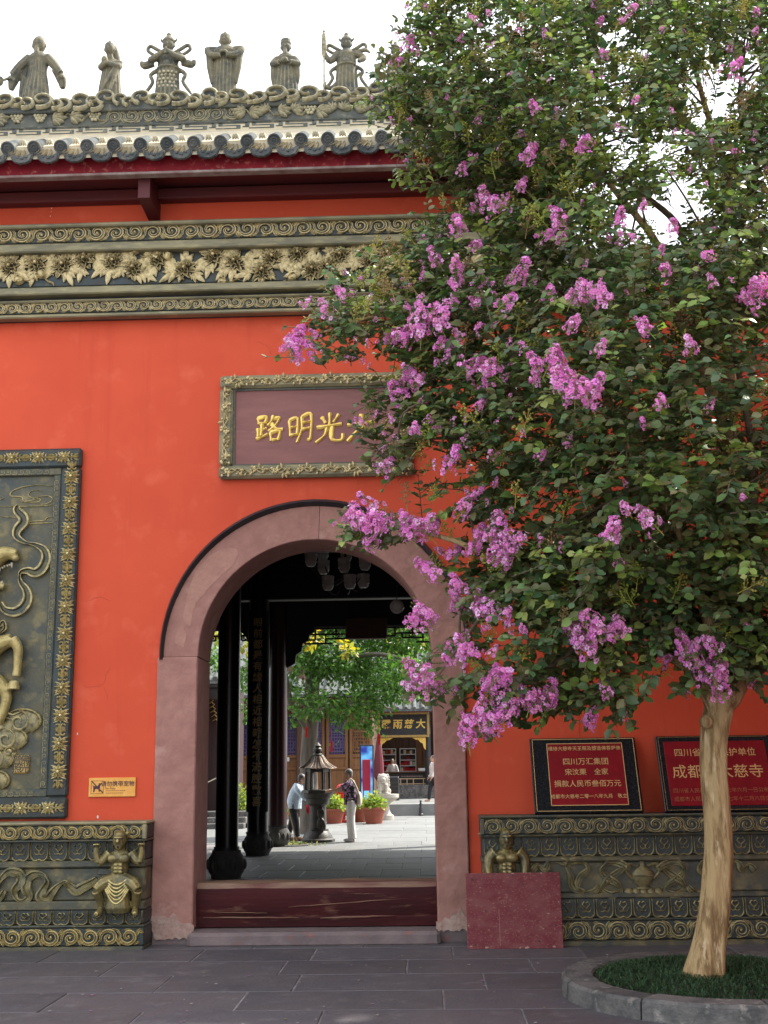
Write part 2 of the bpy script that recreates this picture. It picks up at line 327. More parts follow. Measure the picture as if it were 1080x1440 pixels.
WCLOTH = mat('white_cloth', (.80, .77, .73), .85, c2=(.70, .66, .62), sc=9, bump=.3, bsc=16)
BCLOTH = mat('black_cloth', (.014, .014, .017), .85, c2=(.025, .025, .03), sc=9)
CANVAS = mat('cream_canvas', (.72, .64, .49), .9, c2=(.62, .54, .40), sc=12)
REDP = mat('bright_red_paint', (.55, .012, .012), .4); REDC = mat('red_cloth', (.50, .015, .03), .8); CRIM = mat('crimson_board', (.33, .012, .045), .6)
COLRED = mat('dark_red_lacquer', (.030, .006, .008), .35)
MAROON = mat('maroon_canvas', (.15, .012, .022), .7, c2=(.10, .010, .018), sc=5)
WHITEP = mat('white_paint', (.75, .74, .72), .6); YELP = mat('orange_plate', (.72, .33, .055), .4, .2, c2=(.80, .45, .12), sc=9, lo=.4, hi=.75)
PUR = mat('dark_print', (.05, .012, .03), .6); BRN = mat('brown_print', (.28, .11, .03), .6)
MUTE = mat('leaf_litter', (.32, .33, .10), .9, c2=(.18, .26, .07), sc=22)
SOIL = mat('soil', (.03, .028, .02), .95)
# ------------------------------------------------------------------ ground
g = MB(); g.box(-400, 400, -60, .55, -.3, -.006)
struct(g.build('plaza_ground', GROUT, smooth=False))
plaza = bpy.data.objects['plaza_ground']
rows = [-.36]
for py in (1353, 1371, 1395, 1421): rows.append(G(440, py).y)
pit = (rows[0] - rows[-1]) / 4
rows = [.16 - 0] + [-.36 - i * pit for i in range(0, 14)]
slabs = {}
for r in range(len(rows) - 1):
    y1, y0 = rows[r], rows[r + 1]; x = -6.2 + (r % 2) * .62 + rnd(-.2, .2)
    while x < 5.6:
        ln = rnd(1.0, 1.5)
        key = (round(ln, 1), round(y1 - y0, 2))
        if key not in slabs: 
            b = MB(); w, h = key; b.bev(.006, w - .006, .006, h - .006, -.04, 0, .005); slabs[key] = b.mesh('paving_slab', SLAB, False)
        if not (x + key[0] < -2.6 and r == 0) and not (x > .1 and r == 0):
            link('paving_slab', slabs[key], plaza, loc=(x, y0, rnd(-.002, .002)), rot=(rnd(-.002, .002), rnd(-.0015, .0015), 0))
        x += key[0]
# fallen petals and specks on the plaza
g = MB()
g.c = []
for i in range(170):
    x, y = rnd(-3, 4), rnd(-4.5, -.7)
    if (x - 2.06) ** 2 + (y + 2.68) ** 2 < 1.35: continue
    a = rnd(0, 6.28); r = rnd(.006, .024); c = random.choice([(.5, .42, .42), (.45, .22, .42), (.35, .3, .16), (.4, .38, .36)])
    g.add([(x + r * cos(a + k * 2.1) * rnd(.6, 1), y + r * sin(a + k * 2.1), .006 + rnd(0, .004)) for k in range(3)], [(0, 1, 2)]); g.c += [c] * 3
o = tag(g.build('fallen_petals', FLOW, smooth=False), 'scattered fallen petals and specks on the dark paving', 'petals'); o['kind'] = 'stuff'
# courtyard behind the gate
g = MB(); g.box(-400, 400, .56, 500, -.3, -.012)
court = struct(g.build('courtyard_ground', GROUT, smooth=False))
b = MB(); b.bev(.004, .596, .004, 1.196, -.04, 0, .006); cs1 = b.mesh('floor_slab', TILEF, False)
for r in range(12):
    y = .8 + r * 1.2
    for k in range(10):
        x = -4.6 + k * .6 + (r % 2) * .3
        link('floor_slab', cs1, court, loc=(x, y, rnd(-.003, .003)))
b = MB(); b.bev(.004, 1.196, .004, 1.596, -.04, 0, .006); cs2 = b.mesh('floor_slab', TILEF, False)
for r in range(8):
    y = 15.2 + r * 1.6
    for k in range(13):
        x = -9.6 + k * 1.2 + (r % 2) * .6
        link('floor_slab', cs2, court, loc=(x, y, rnd(-.003, .003)))
b = MB(); b.box(-80, 80, 28.2, 300, -.05, -.004); b.box(-80, -9.7, .6, 28.2, -.05, -.005); b.box(7, 80, .6, 28.2, -.05, -.005)
link('paving', b.mesh('paving', TILEF, False), court)

# ------------------------------------------------------------------ the gate wall
CX, ZC, RI, RO = -1.04, 2.64, 1.13, 1.47
XL, XE = -7.5, PX(795, 240, -.6)      # the roof ends here; the wall goes on lower to the right
WTOP = 8.0
gate = thing('temple_gate', 'red plastered temple gate wall with pink stone arch and grey tiled roof', 'gate', (CX, .3, 0))
N = 24
def wallsec(y0, y1, x0, x1, ztop):
    b = MB(); RW = RO - .03
    A = [(CX + RW * cos(pi - pi * i / N), ZC + RW * sin(pi - pi * i / N)) for i in range(N + 1)]
    b.box(x0, A[0][0], y0, y1, 0, ztop); b.box(A[-1][0], x1, y0, y1, 0, ztop)
    for i in range(N):
        (xa, za), (xb, zb) = A[i], A[i + 1]
        vs = [(xa, y0, za), (xb, y0, zb), (xb, y0, ztop), (xa, y0, ztop), (xa, y1, za), (xb, y1, zb), (xb, y1, ztop), (xa, y1, ztop)]
        b.add(vs, [(0, 1, 2, 3), (5, 4, 7, 6), (1, 0, 4, 5), (3, 2, 6, 7)])
    return b
wallsec(0, .6, XL, XE - .05, WTOP).build('wall', RED, gate, False)
# hairline cracks and chipped paint where the plaster shows
CH = mat('chipped_plaster', (.70, .60, .55), .9)
CRK = mat('crack_line', (.50, .075, .035), .9)
for pts in ([(115, 964), (126, 966), (145, 962), (149, 950), (155, 937)], [(120, 846), (140, 840), (155, 845)], [(360, 480), (375, 486), (382, 500)], [(146, 966), (150, 975), (152, 985)]):
    b = MB(); q = [P(x, y, 0) for x, y in pts]; q = spline(q, 5)
    b.rel([(a.x + rnd(-.006, .006), a.z + rnd(-.005, .005)) for a in q], .0035, .003, y=.001); b.build('crack', CRK, gate)
for (x0, y0, x1, y1) in ((136, 1146, 139, 1152), (128, 1154, 172, 1156.5), (108, 1030, 110, 1034), (72, 292, 73.5, 294), (70, 303, 71.5, 305), (71.5, 297, 72.5, 298.5), (172, 448.5, 176, 450)):
    b = MB(); a = P(x0, y1, 0); c = P(x1, y0, 0); n = 7
    b.prism([(.5 * (a.x + c.x) + .5 * (c.x - a.x) * cos(6.28 * k / n) * rnd(.7, 1.2), .5 * (a.z + c.z) + .5 * (c.z - a.z) * sin(6.28 * k / n) * rnd(.7, 1.2)) for k in range(n)], -.003, .002); b.build('chipped_patch', CH, gate, False)
# stone jambs and the arch ring
def ring(b, r0, r1, a0, a1, y0, y1, n, bev=.012):
    pr = []
    for i in range(n + 1):
        a = a0 + (a1 - a0) * i / n; e = bev if i in (0, n) else 0
        c, s = cos(a), sin(a)
        for r, y in ((r0, y1), (r0, y0 + bev), (r0 + bev, y0), (r1 - bev, y0), (r1, y0 + bev), (r1, y1)): pr.append((CX + r * c, y, ZC + r * s))
    fs = [(i * 6 + k, i * 6 + (k + 1) % 6, (i + 1) * 6 + (k + 1) % 6, (i + 1) * 6 + k) for i in range(n) for k in range(6)]
    fs += [tuple(range(6))[::-1], tuple(n * 6 + k for k in range(6))]
    b.add(pr, fs)
for a0, a1 in ((180, 88), (87.8, 0)):
    b = MB(); ring(b, RI, RO, radians(a0), radians(a1), -.045, .62, 24, .008); b.build('arch_stone', ARCH, gate, 35)
for sx in (-1, 1):
    b = MB(); xi, xo = CX + sx * RI, CX + sx * (RO + (.04 if sx < 0 else -.05)); x0, x1 = min(xi, xo), max(xi, xo)
    b.bev(x0 - (.012 if sx < 0 else 0), x1 + (.012 if sx > 0 else 0), -.06, .62, .12, ZC - .004, .012)
    j = b.build('jamb_stone', ARCH, gate, False)
    b = MB(); b.bev(x0 - .004, x1 + .004, -.05, .618, -.02, .122, .012); b.build('jamb_footing', SILL, gate, False)
    # broken plaster skin round the foot
    b = MB(); n = 40; top = [(x0 - .014 + (x1 - x0 + .028) * i / n, .25 + .05 * mnoise.noise(V((i * .16, sx * 5, 1))) + .012 * mnoise.noise(V((i * .9, sx, 2))) - .07 * min(1, max(0, ((i - 20) / 12 if sx < 0 else (20 - i) / 12)))) for i in range(n + 1)]
    low = [(x, .04 + .05 * abs(mnoise.noise(V((x * 14, 3, sx)))) + (.05 if (i < 4) == (sx < 0) else 0)) for i, (x, z) in enumerate(top)]
    b.prism(low + top[::-1], -.066, -.052); b.build('plaster_remnant', mat('plaster_remnant%d' % sx, (.36, .22, .18), .9, c2=(.47, .35, .29), sc=9, c3=(.24, .17, .15), sc3=14, lo3=.55, hi3=.7, bump=.5, bsc=30), gate, False)
# pale scars where the stone has flaked
FLK = mat('flaked_stone', (.43, .225, .17), .85, c2=(.36, .18, .14), sc=9, bump=.5, bsc=25)
for pts in ([(258, 866), (272, 812), (300, 778), (332, 772), (330, 790), (300, 820), (276, 850), (268, 880)], [(622, 890), (632, 880), (645, 884), (652, 900), (646, 912), (630, 910), (620, 902)], [(300, 900), (318, 872), (322, 880), (306, 905)][:0] or [(246, 902), (254, 880), (262, 892), (258, 910)]):
    b = MB(); q = [P(x, y, -.05) for x, y in pts][::-1]; q = spline(q + [q[0]], 6)[:-1]
    b.prism([(a.x + .012 * mnoise.noise(a * 14), a.z + .012 * mnoise.noise(a * 14 + V((5, 5, 5)))) for a in q], -.0475, -.04); b.build('stone_scar', FLK, gate, False)
# black hood moulding round the arch
b = MB(); a0, a1, n = radians(181), radians(-1), 40; pts = []
for i in range(n + 1):
    a = a0 + (a1 - a0) * i / n; w = .022 + .018 * sin(pi * i / n); pts.append((w, CX + (RO + w * .8) * cos(a), ZC + (RO + w * .8) * sin(a)))
b.rel([(x, z) for w, x, z in pts], [w for w, x, z in pts], .10, y=.0); b.build('arch_hood', BLACK, gate)
# sill and timber threshold
b = MB(); b.bev(CX - RI - .02, CX + RI + .02, -.22, .5, -.02, .115, .03); b.build('door_sill', SILL, gate, False)
b = MB(); Ln = 24
pf = [(-.04, .02), (-.05, .14), (-.02, .165), (.10, .17), (.115, .02)]
zt = .52
prof = [(.11, .125), (.10, .20), (.115, .22), (.10, .27), (.085, .40), (.10, .47), (.13, .515), (.30, .53), (.31, .125)]
vs = []; n = len(prof)
for i in range(Ln + 1):
    x = CX - RI + .004 + (2 * RI - .008) * i / Ln
    for k, (y, z) in enumerate(prof):
        vs.append((x, y + .008 * mnoise.noise(V((x * 3, k * .7, 0))), z + (.012 * mnoise.noise(V((x * 2.1, k, 4))) if k > 1 else 0)))
fs = [(i * n + k, i * n + (k + 1) % n, (i + 1) * n + (k + 1) % n, (i + 1) * n + k) for i in range(Ln) for k in range(n)] + [tuple(range(n))[::-1], tuple(Ln * n + k for k in range(n))]
mi = [1 if k in (5, 6) else 0 for i in range(Ln) for k in range(n)] + [0, 0]
b.add(vs, fs); b.m = mi
th = b.build('timber_threshold', [LOG, LOGTOP], gate, 30)
for (xa, za, xb, zb, w) in ((-1.3, .30, -.2, .37, .006), (-2.0, .26, -1.5, .25, .004), (-1.0, .20, -.3, .215, .009), (-2.1, .215, -1.2, .205, .007), (-.9, .42, -.4, .41, .004)):
    b = MB(); b.rel([(xa + (xb - xa) * t / 10, za + (zb - za) * t / 10 + .006 * mnoise.noise(V((t * .8, xa, 0)))) for t in range(11)], w, .012, y=.098); b.build('scratch', LOGTOP, th)

# ------------------------------------------------------------------ carved pieces used in several places
def scroll_mesh(matl, name='scroll', depth=.30, per=2.3):
    """one full wave of a running vine in units of the band height, x from 0 to per"""
    b = MB()
    for k in (0, 1):
        s = 1 - 2 * k; c = (per * (.25 + .5 * k), -.03 * s)
        pts = [(c[0] - .98, -s * .47), (c[0] - .72, -s * .40)]
        for i in range(27):
            t = i / 26; a = radians(196 - 520 * t); r = .43 * (1 - t) ** .8 + .05
            pts.append((c[0] + r * cos(a) * 1.08, c[1] + s * r * sin(a)))
        L = len(pts); w = [.035 + .075 * sin(pi * min(1, (i / L) * 1.1) ** .8) for i in range(L)]
        b.rel(pts, w, [depth * (.6 + .4 * sin(pi * i / L)) for i in range(L)], 'rib')
        b.ell((c[0], -depth * .5, c[1]), (.075, depth * .6, .075), 6, 4)
        b.petal((c[0] + .42, -s * .02), s * radians(-62), .55, .12, depth * .8)
        b.petal((c[0] - .50, s * .12), s * radians(58), .40, .10, depth * .8)
        b.petal((c[0] + .50, -s * .36), s * radians(20), .40, .09, depth * .7)
        b.petal((c[0] - .30, -s * .42), s * radians(5), .45, .08, depth * .6)
        b.petal((c[0] + .32, s * .42), s * radians(-25), .36, .09, depth * .7)
    return b.mesh(name, matl, 50)
SC_CORN = scroll_mesh(CORN); SC_PL = scroll_mesh(BGOLD); SC_GREEN = scroll_mesh(BMID)
def run_scrolls(me, parent, x0, x1, z0, z1, y, per=2.3, fill=.94, name='scroll'):
    H = (z1 - z0) * fill; n = max(1, round((x1 - x0) / (per * H))); st = (x1 - x0) / n
    for i in range(n): link(name, me, parent, loc=(x0 + i * st, y, .5 * (z0 + z1)), scale=(st / per, H * .55, H))

# ------------------------------------------------------------------ cornice
def lev(py, Y, x=100): return PZ(x, py, Y)
b = MB(); XC = XE + 2.6
def cbox(py0, py1, Yf, matl, name, x1=XE - .01, bv=.012, back=.0):
    b = MB(); b.bev(XL, x1, Yf, back - .002, lev(py1, Yf), lev(py0, Yf), bv); return b.build(name, matl, gate, False)
cbox(313, 318.5, -.20, CORNF, 'cornice_moulding'); cbox(318.5, 341.5, -.13, BDARK, 'cornice_band')
cbox(341, 353, -.19, CORNF, 'cornice_moulding'); cbox(352.5, 403, -.09, BDARK, 'cornice_band')
cbox(402.5, 413, -.17, CORNF, 'cornice_moulding'); cbox(413, 422, -.06, BLACK, 'cornice_band')
cbox(420.5, 424, -.13, CORNF, 'cornice_moulding'); cbox(424, 440.5, -.09, BDARK, 'cornice_band'); cbox(440.5, 445.5, -.14, CORNF, 'cornice_moulding'); cbox(445.5, 450.5, -.05, BLACK, 'cornice_band')
run_scrolls(SC_CORN, gate, XL, XE - .02, lev(341.2, -.13), lev(318.6, -.13), -.13)
run_scrolls(SC_CORN, gate, XL, XE - .02, lev(440.2, -.09), lev(424, -.09), -.09)
def peony(seed):
    random.seed(seed); b = MB()
    for ring_, (n, ln, wd, h, r) in enumerate(((9, .105, .040, .030, .042), (7, .082, .040, .052, .026), (6, .058, .034, .074, .012), (4, .042, .026, .092, .0))):
        ph = rnd(0, 6)
        for k in range(n):
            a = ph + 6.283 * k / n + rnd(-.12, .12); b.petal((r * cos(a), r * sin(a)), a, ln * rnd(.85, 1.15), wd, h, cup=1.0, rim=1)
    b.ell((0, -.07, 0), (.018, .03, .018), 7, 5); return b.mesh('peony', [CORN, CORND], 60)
def pleaf(seed):
    random.seed(seed); b = MB()
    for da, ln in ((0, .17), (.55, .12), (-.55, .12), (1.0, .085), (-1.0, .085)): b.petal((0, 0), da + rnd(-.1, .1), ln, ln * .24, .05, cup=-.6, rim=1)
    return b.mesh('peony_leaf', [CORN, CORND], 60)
def pbud():
    b = MB(); b.ell((.05, -.03, 0), (.05, .04, .032), 8, 6)
    for a in (.5, -.5, 0): b.petal((0, 0), a, .1, .026, .07, cup=.5)
    b.rel([(0, 0), (-.05, -.01), (-.1, -.04), (-.13, -.03)], .010, .03); return b.mesh('peony_bud', CORN, 60)
PE = [peony(i) for i in range(3)]; PL = [pleaf(i) for i in range(3)]; PB = pbud(); random.seed(11)
fl = [(15, 376), (52, 372), (89, 374), (119, 366), (160, 369), (188, 378), (222, 366), (260, 379), (301, 361), (330, 369), (369, 384), (383, 363), (419, 358), (439, 384), (461, 376), (478, 360), (520, 368), (545, 358), (580, 372), (615, 360), (650, 374), (690, 362), (730, 372), (765, 364), (-20, 372), (-55, 380), (-90, 370)] + [(-125 - 33 * k, 376 + 7 * (-1) ** k) for k in range(10)]
zt, zb = lev(353, -.09), lev(402, -.09)
dz = (lev(353, -.09, 400) - PZ(400, 341, -.09))
for (x, y) in fl:
    q = P(x, y, -.09); z = min(max(q.z, zb + .105), zt - .10)
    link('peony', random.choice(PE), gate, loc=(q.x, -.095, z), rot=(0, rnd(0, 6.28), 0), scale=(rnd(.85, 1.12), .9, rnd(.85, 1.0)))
    for k in range(6):
        a = 6.283 * (k + .5) / 6 + rnd(-.35, .35); lx, lz = q.x + .12 * cos(a), z + .07 * sin(a); L = .17
        if lz + L * sin(a) > zt - .005 or lz + L * sin(a) < zb + .005: L = max(.06, (abs((zt if sin(a) > 0 else zb) - lz)) / max(.2, abs(sin(a))) * .95)
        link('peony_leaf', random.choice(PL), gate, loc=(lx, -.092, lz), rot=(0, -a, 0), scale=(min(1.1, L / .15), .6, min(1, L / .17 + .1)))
for (x, y, a) in ((63, 392, 2.2), (190, 359, 1.4), (234, 368, 1.2), (511, 354, 1.5), (35, 396, 3.0), (215, 362, -.4), (320, 398, 3.1), (405, 394, .3)):
    q = P(x, y, -.09); link('peony_bud', PB, gate, loc=(q.x, -.095, q.z), rot=(0, -a, 0))

# ------------------------------------------------------------------ eaves and roof
YE = -.60
zf0, zf1 = lev(246, YE), lev(216, YE)      # fascia board
zsoff = lev(272, 0)
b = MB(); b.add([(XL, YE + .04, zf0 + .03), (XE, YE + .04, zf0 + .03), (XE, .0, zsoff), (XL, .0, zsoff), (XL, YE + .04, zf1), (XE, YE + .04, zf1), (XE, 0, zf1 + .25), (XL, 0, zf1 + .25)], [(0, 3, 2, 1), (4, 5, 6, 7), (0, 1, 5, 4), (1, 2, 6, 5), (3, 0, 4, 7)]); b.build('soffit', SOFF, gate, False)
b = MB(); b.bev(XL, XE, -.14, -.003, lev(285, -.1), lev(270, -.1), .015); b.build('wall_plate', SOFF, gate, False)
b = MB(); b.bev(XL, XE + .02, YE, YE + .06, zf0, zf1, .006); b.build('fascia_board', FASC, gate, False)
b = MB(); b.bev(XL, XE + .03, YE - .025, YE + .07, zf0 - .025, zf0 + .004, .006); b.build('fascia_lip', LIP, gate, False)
for px in (203, 655):
    a = P(px, 250, YE + .1); x = a.x; w = .06
    b = MB(); zt_, z1_, z0_ = zf0 + .0, PZ(203, 278, YE + .1), PZ(219, 311, 0)
    vs = [(x - w, YE + .1, zt_), (x + w, YE + .1, zt_), (x + w, YE + .1, z1_), (x - w, YE + .1, z1_), (x - w, 0, zsoff + .02), (x + w, 0, zsoff + .02), (x + w, 0, z0_), (x - w, 0, z0_)]
    b.add(vs, [(3, 2, 1, 0), (0, 1, 5, 4), (2, 3, 7, 6), (1, 2, 6, 5), (3, 0, 4, 7)]); b.build('eave_bracket', mat('bracket_paint%d' % px, (.085, .010, .012), .6), gate, False)
# roof slope, round tiles and drip tiles
YT = YE - .17
zr = lev(206, YT); zd = lev(189, .02)
dY = .02 - YT; slope = math.atan2(zd - zr, dY)
b = MB(); zk = lev(189.5, .0); b.add([(XL, YT + .05, zr - .10), (XE + .04, YT + .05, zr - .10), (XE + .04, .3, zr - .10 + (.3 - YT) * math.tan(slope)), (XL, .3, zr - .10 + (.3 - YT) * math.tan(slope)),
    (XL, YT + .05, zr + .040), (XE + .04, YT + .05, zr + .040), (XE + .04, .02, zk), (XL, .02, zk)], [(0, 3, 2, 1), (4, 5, 6, 7), (0, 1, 5, 4), (1, 2, 6, 5), (3, 0, 4, 7), (2, 3, 7, 6)])
b.build('roof_bed', CREAM, gate, False)
b = MB(); b.add([(XL, .3, zr + .1), (XE, .3, zr + .1), (XE, 1.2, zr - .25), (XL, 1.2, zr - .25), (XL, .3, zr + .3), (XE, .3, zr + .3), (XE, 1.2, zr - .1), (XL, 1.2, zr - .1)], [(0, 3, 2, 1), (4, 5, 6, 7), (2, 3, 7, 6), (1, 2, 6, 5), (3, 0, 4, 7)]); b.build('rear_roof', TILE, gate, False)
sp = .268; slope = math.atan2(zk - zr - .06, dY)
# round tile with a moulded end disc
b = MB(); r = .066; Ls = dY / cos(slope) - .02
for y0, y1 in ((0, Ls * .35),):
    b.lathe([(r, 0), (r, y1 - y0)], 14, (0, y0, 0), M=Matrix.Rotation(-pi / 2, 3, 'X'))
rt_body = b
b2 = MB(); Mx = Matrix.Rotation(pi / 2, 3, 'X')
b2.lathe([(r * 1.05, -.02), (r * 1.05, .012), (r * .86, .014), (r * .82, .004), (r * .56, .004), (r * .52, .012), (r * .40, .013), (r * .36, .005), (r * .2, .006), (0.0001, .016)], 18, (0, 0, 0), M=Mx)
for v, f in ((b2.v, b2.f),): b.add(v, f)
RTM = b.mesh('round_tile', TILE, 35)
# drip tile: hanging scalloped crescent with relief
b = MB(); pts = []
for i in range(13):
    t = i / 12; x = -.105 + .21 * t; pts.append((x, -.005 - .045 * (1 - (2 * t - 1) ** 2)))
low = []
for i in range(13):
    t = i / 12; a = pi + pi * t; low.append((.112 * cos(a), -.035 - .085 * abs(sin(a)) ** .8 - (.004 if i % 2 else 0)))
b.prism(low + pts[::-1], -.012, .02)
b.rel([(x * .86, z * .86 - .008) for x, z in low], .008, .012, y=-.012)
b.ell((0, -.014, -.065), (.022, .012, .018), 8, 5); b.ell((-.045, -.014, -.055), (.016, .009, .012), 7, 4); b.ell((.045, -.014, -.055), (.016, .009, .012), 7, 4)
for k in range(2):    # the pan tiles behind the lip, laid in steps up the slope
    y0 = .02 + k * .22; n = 6
    vs = [];
    for yy, dz_ in ((y0, .0), (y0 + .26, -.012)):
        for i in range(n + 1):
            t = -1 + 2 * i / n; vs.append((.112 * t, yy, -.028 + .03 * t * t - (0 if k == 0 else -.012) + dz_))
    b.add(vs, [(i, i + 1, n + 2 + i, n + 1 + i) for i in range(n)])
DTM = b.mesh('drip_tile', TILE, 40)
# pale leaf-like mortar tongue pressed in beside each tile
b = MB()
for k in range(3): b.petal((-.045 + .03 * k, -.02), radians(205 + 22 * k), .11, .022, .05, cup=.8)
for k in range(3): b.petal((-.03 + .028 * k, .025), radians(78 + 14 * k), .065, .014, .03, cup=.4)
MTM = b.mesh('mortar_tongue', CREAM, 60)
n = int((XE - XL) / sp); xs0 = PX(11, 208, YT) - sp * int((PX(11, 208, YT) - XL) / sp)
for i in range(n + 1):
    x = xs0 + i * sp
    if x > XE - .02: break
    link('round_tile', RTM, gate, loc=(x, YT, zr), rot=(slope, 0, 0))
    link('mortar_tongue', MTM, gate, loc=(x + .15, YT + .035, zr + .012), rot=(slope * .4, 0, 0), scale=(1.05, .8, 1))
    link('drip_tile', DTM, gate, loc=(x + sp / 2, YT + .03, zr - .028), rot=(slope * .3, rnd(-.05, .05), 0))
# ridge
YR0, YR1 = .04, .52
def rbox(py0, py1, Yf, matl, name, bk=None):
    b = MB(); b.bev(XL, XE - .05, Yf, (bk if bk is not None else YR1 + (YR0 - Yf)), lev(py1, Yf), lev(py0, Yf), .01); return b.build(name, matl, gate, False)
rbox(176.5, 196, .0, CREAM, 'ridge_course'); rbox(156, 177.5, .05, RIDGED, 'ridge_course'); rbox(147, 156.5, .0, RIDGED, 'ridge_course'); rbox(139, 147.5, .03, RIDGED, 'ridge_course')
rbox(176, 178.5, -.02, RIDGED, 'ridge_course')
# key pattern strip
b = MB(); z0, z1 = lev(188, .0), lev(180, .0); h = z1 - z0; x = XL; k = 0
while x < XE - .3:
    w = .36; t = h * .11
    for (xa, xb, za, zb_) in ((0, .62, .0, .12), (.62, .74, .0, .5), (.2, .74, .5, .62), (.08, .2, .5, 1.0), (.08, .95, .88, 1.0), (.88, 1.0, .3, 1.0), (.80, 1.0, .25, .37)):
        b.box(x + xa * w, x + xb * w, -.008, .001, z0 + za * h, z0 + zb_ * h)
    x += w
b.build('key_pattern', RIDGED, gate, False)
# cloud curls along the top of the ridge
def curl(seed):
    random.seed(seed); b = MB(); s = random.choice((-1, 1))
    for (cx, cz, r, tw) in ((0, .0, .085, 1.9), (s * .13, -.03, .065, 1.6), (-s * .12, -.035, .055, 1.5)):
        pts = []
        for i in range(22):
            t = i / 21; a = radians(250) + s * -2 * pi * tw * t * .62; rr = r * (1 - .82 * t); pts.append((cx + rr * cos(a) * 1.25, cz + rr * sin(a) * .95))
        b.ell((cx, .04, cz), (r * 1.15, .06, r * .9), 12, 6, mi=1)
        b.rel(pts, [.020 * (1 - .45 * i / 21) for i in range(22)], .045, y=-.022)
    b.ell((s * .22, .03, -.045), (.09, .05, .035), 10, 5)
    return b.mesh('cloud_curl', [RIDGE, RIDGED], 50)
CU = [curl(i) for i in range(4)]; random.seed(5)
x = XL; zc = lev(141, 0)
while x < XE - .15:
    link('cloud_curl', random.choice(CU), gate, loc=(x, rnd(-.01, .02), zc + rnd(-.02, .035)), rot=(0, rnd(-.1, .1), 0), scale=(rnd(1.15, 1.5), 1, rnd(.95, 1.35)))
    x += rnd(.30, .42)
# grapes, leaves and running dragon vine on the ridge face
def grapes():
    b = MB()
    for r_, n in enumerate((4, 3, 2)):
        for k in range(n): b.ell(((k - (n - 1) / 2) * .036, -.01, .035 - r_ * .034), .021, 7, 5)
    return b.mesh('grape_bunch', RIDGE, 60)
def bigleaf():
    b = MB()
    for a in (-.9, -.45, 0, .45, .9): b.petal((0, 0), a, .16 - .04 * abs(a), .035, .05, cup=-.6)
    return b.mesh('ridge_leaf', RIDGE, 60)
GR, RL = grapes(), bigleaf(); SCR = scroll_mesh(RIDGE)
za, zb2 = lev(177, .05), lev(156.5, .05); zm = .5 * (za + zb2); H = zb2 - za
for (px, kind, a) in ((-60, 'g', 0), (-30, 'l', 3.1), (-5, 'l', .2), (24, 'g', 0), (57, 'g', 0), (75, 'l', .1), (100, 'l', .05), (133, 'g', 0), (345, 'l', 2.9), (352, 'l', .2), (375, 'l', 2.2), (392, 'l', .2), (412, 'l', .7), (436, 'g', 0), (446, 'l', -.1), (470, 'l', 2.2), (482, 'l', 1.2), (500, 'l', .6), (520, 'l', 2.0), (560, 'g', 0), (590, 'l', .1), (630, 'l', 3.0), (660, 'g', 0), (700, 'l', .3), (740, 'l', .2)):
    q = P(px, 168 - (px - 100) * .012, .05)
    link('grape_bunch' if kind == 'g' else 'ridge_leaf', GR if kind == 'g' else RL, gate, loc=(q.x, .045, zm + rnd(-.01, .01)), rot=(0, -a, 0), scale=(1.0, 1, .95))
x0, x1 = PX(150, 166, .05), PX(340, 164, .05); n = 4
for i in range(n): link('ridge_scroll', SCR, gate, loc=(x0 + i * (x1 - x0) / n, .05, zm), scale=((x1 - x0) / n / 2.3, H * .4, H * .92))
b = MB()
for px in (115, 360, 425, 545, 610): 
    q = P(px, 168, .05); b.rel([(q.x - .2 + .05 * i, zm + .05 * sin(i * 1.3)) for i in range(10)], .012, .03, y=.05)
b.build('ridge_vine', RIDGE, gate)
RIDGE_TOP = lev(139, .2) - .005
# gable end of the roof behind the tree
b = MB(); b.bev(XE - .05, XE + .14, YT + .1, .62, zr - .12, zr + .12, .03); b.bev(XE - .04, XE + .12, -.18, .6, lev(452, -.1), zr - .12, .02); b.build('gable_end', RIDGED, gate, False)

# ------------------------------------------------------------------ lower wall that goes on to the right of the gate
sw = thing('side_wall', 'lower red plastered wall behind the flowering tree, right of the gate', 'wall', (3.2, .3, 0))
X2 = 4.15; zs = lev(398, -.1)
b = MB(); b.box(XE - .05, X2, .004, .55, 0, zs); b.build('wall', RED, sw, False)
b = MB(); b.bev(XE + .125, X2, -.10, -.0, lev(450, -.1), lev(436, -.1), .01); b.bev(XE + .125, X2, -.16, .0, lev(416, -.1), lev(406, -.1), .01); b.build('cornice_moulding', CORNF, sw, False)
b = MB(); b.bev(XE + .19, X2, -.3, .7, zs + .002, zs + .16, .03); b.build('coping', TILE, sw, False)
# ------------------------------------------------------------------ name plaque over the arch
xl, xr = PX(308, 600, -.08), PX(308, 600, -.08) + 1.95
zt, zb = PZ(308, 528, -.08), PZ(308, 673, -.08)
np_ = thing('name_plaque', 'carved stone name plaque with four gilt characters above the arch', 'plaque', ((xl + xr) / 2, 0, zb))
fw = .135
for (x0, x1, z0, z1) in ((xl, xr, zt - fw, zt), (xl, xr, zb, zb + fw), (xl, xl + fw, zb + fw, zt - fw), (xr - fw, xr, zb + fw, zt - fw)):
    b = MB(); b.bev(x0, x1, -.085, -.002, z0, z1, .025); b.build('frame_rail', CORNF, np_, False)
b = MB(); b.box(xl + fw - .005, xr - fw + .005, -.03, -.004, zb + fw - .005, zt - fw + .005); b.build('board', PLAQ, np_, False)
b = MB()
for (x0, x1, z0, z1) in ((xl + fw, xr - fw, zt - fw - .022, zt - fw), (xl + fw, xr - fw, zb + fw, zb + fw + .016), (xl + fw, xl + fw + .022, zb + fw + .016, zt - fw - .022), (xr - fw - .022, xr - fw, zb + fw + .016, zt - fw - .022)): b.box(x0, x1, -.045, -.031, z0, z1)
b.build('inner_bead', BMIDB, np_, False)
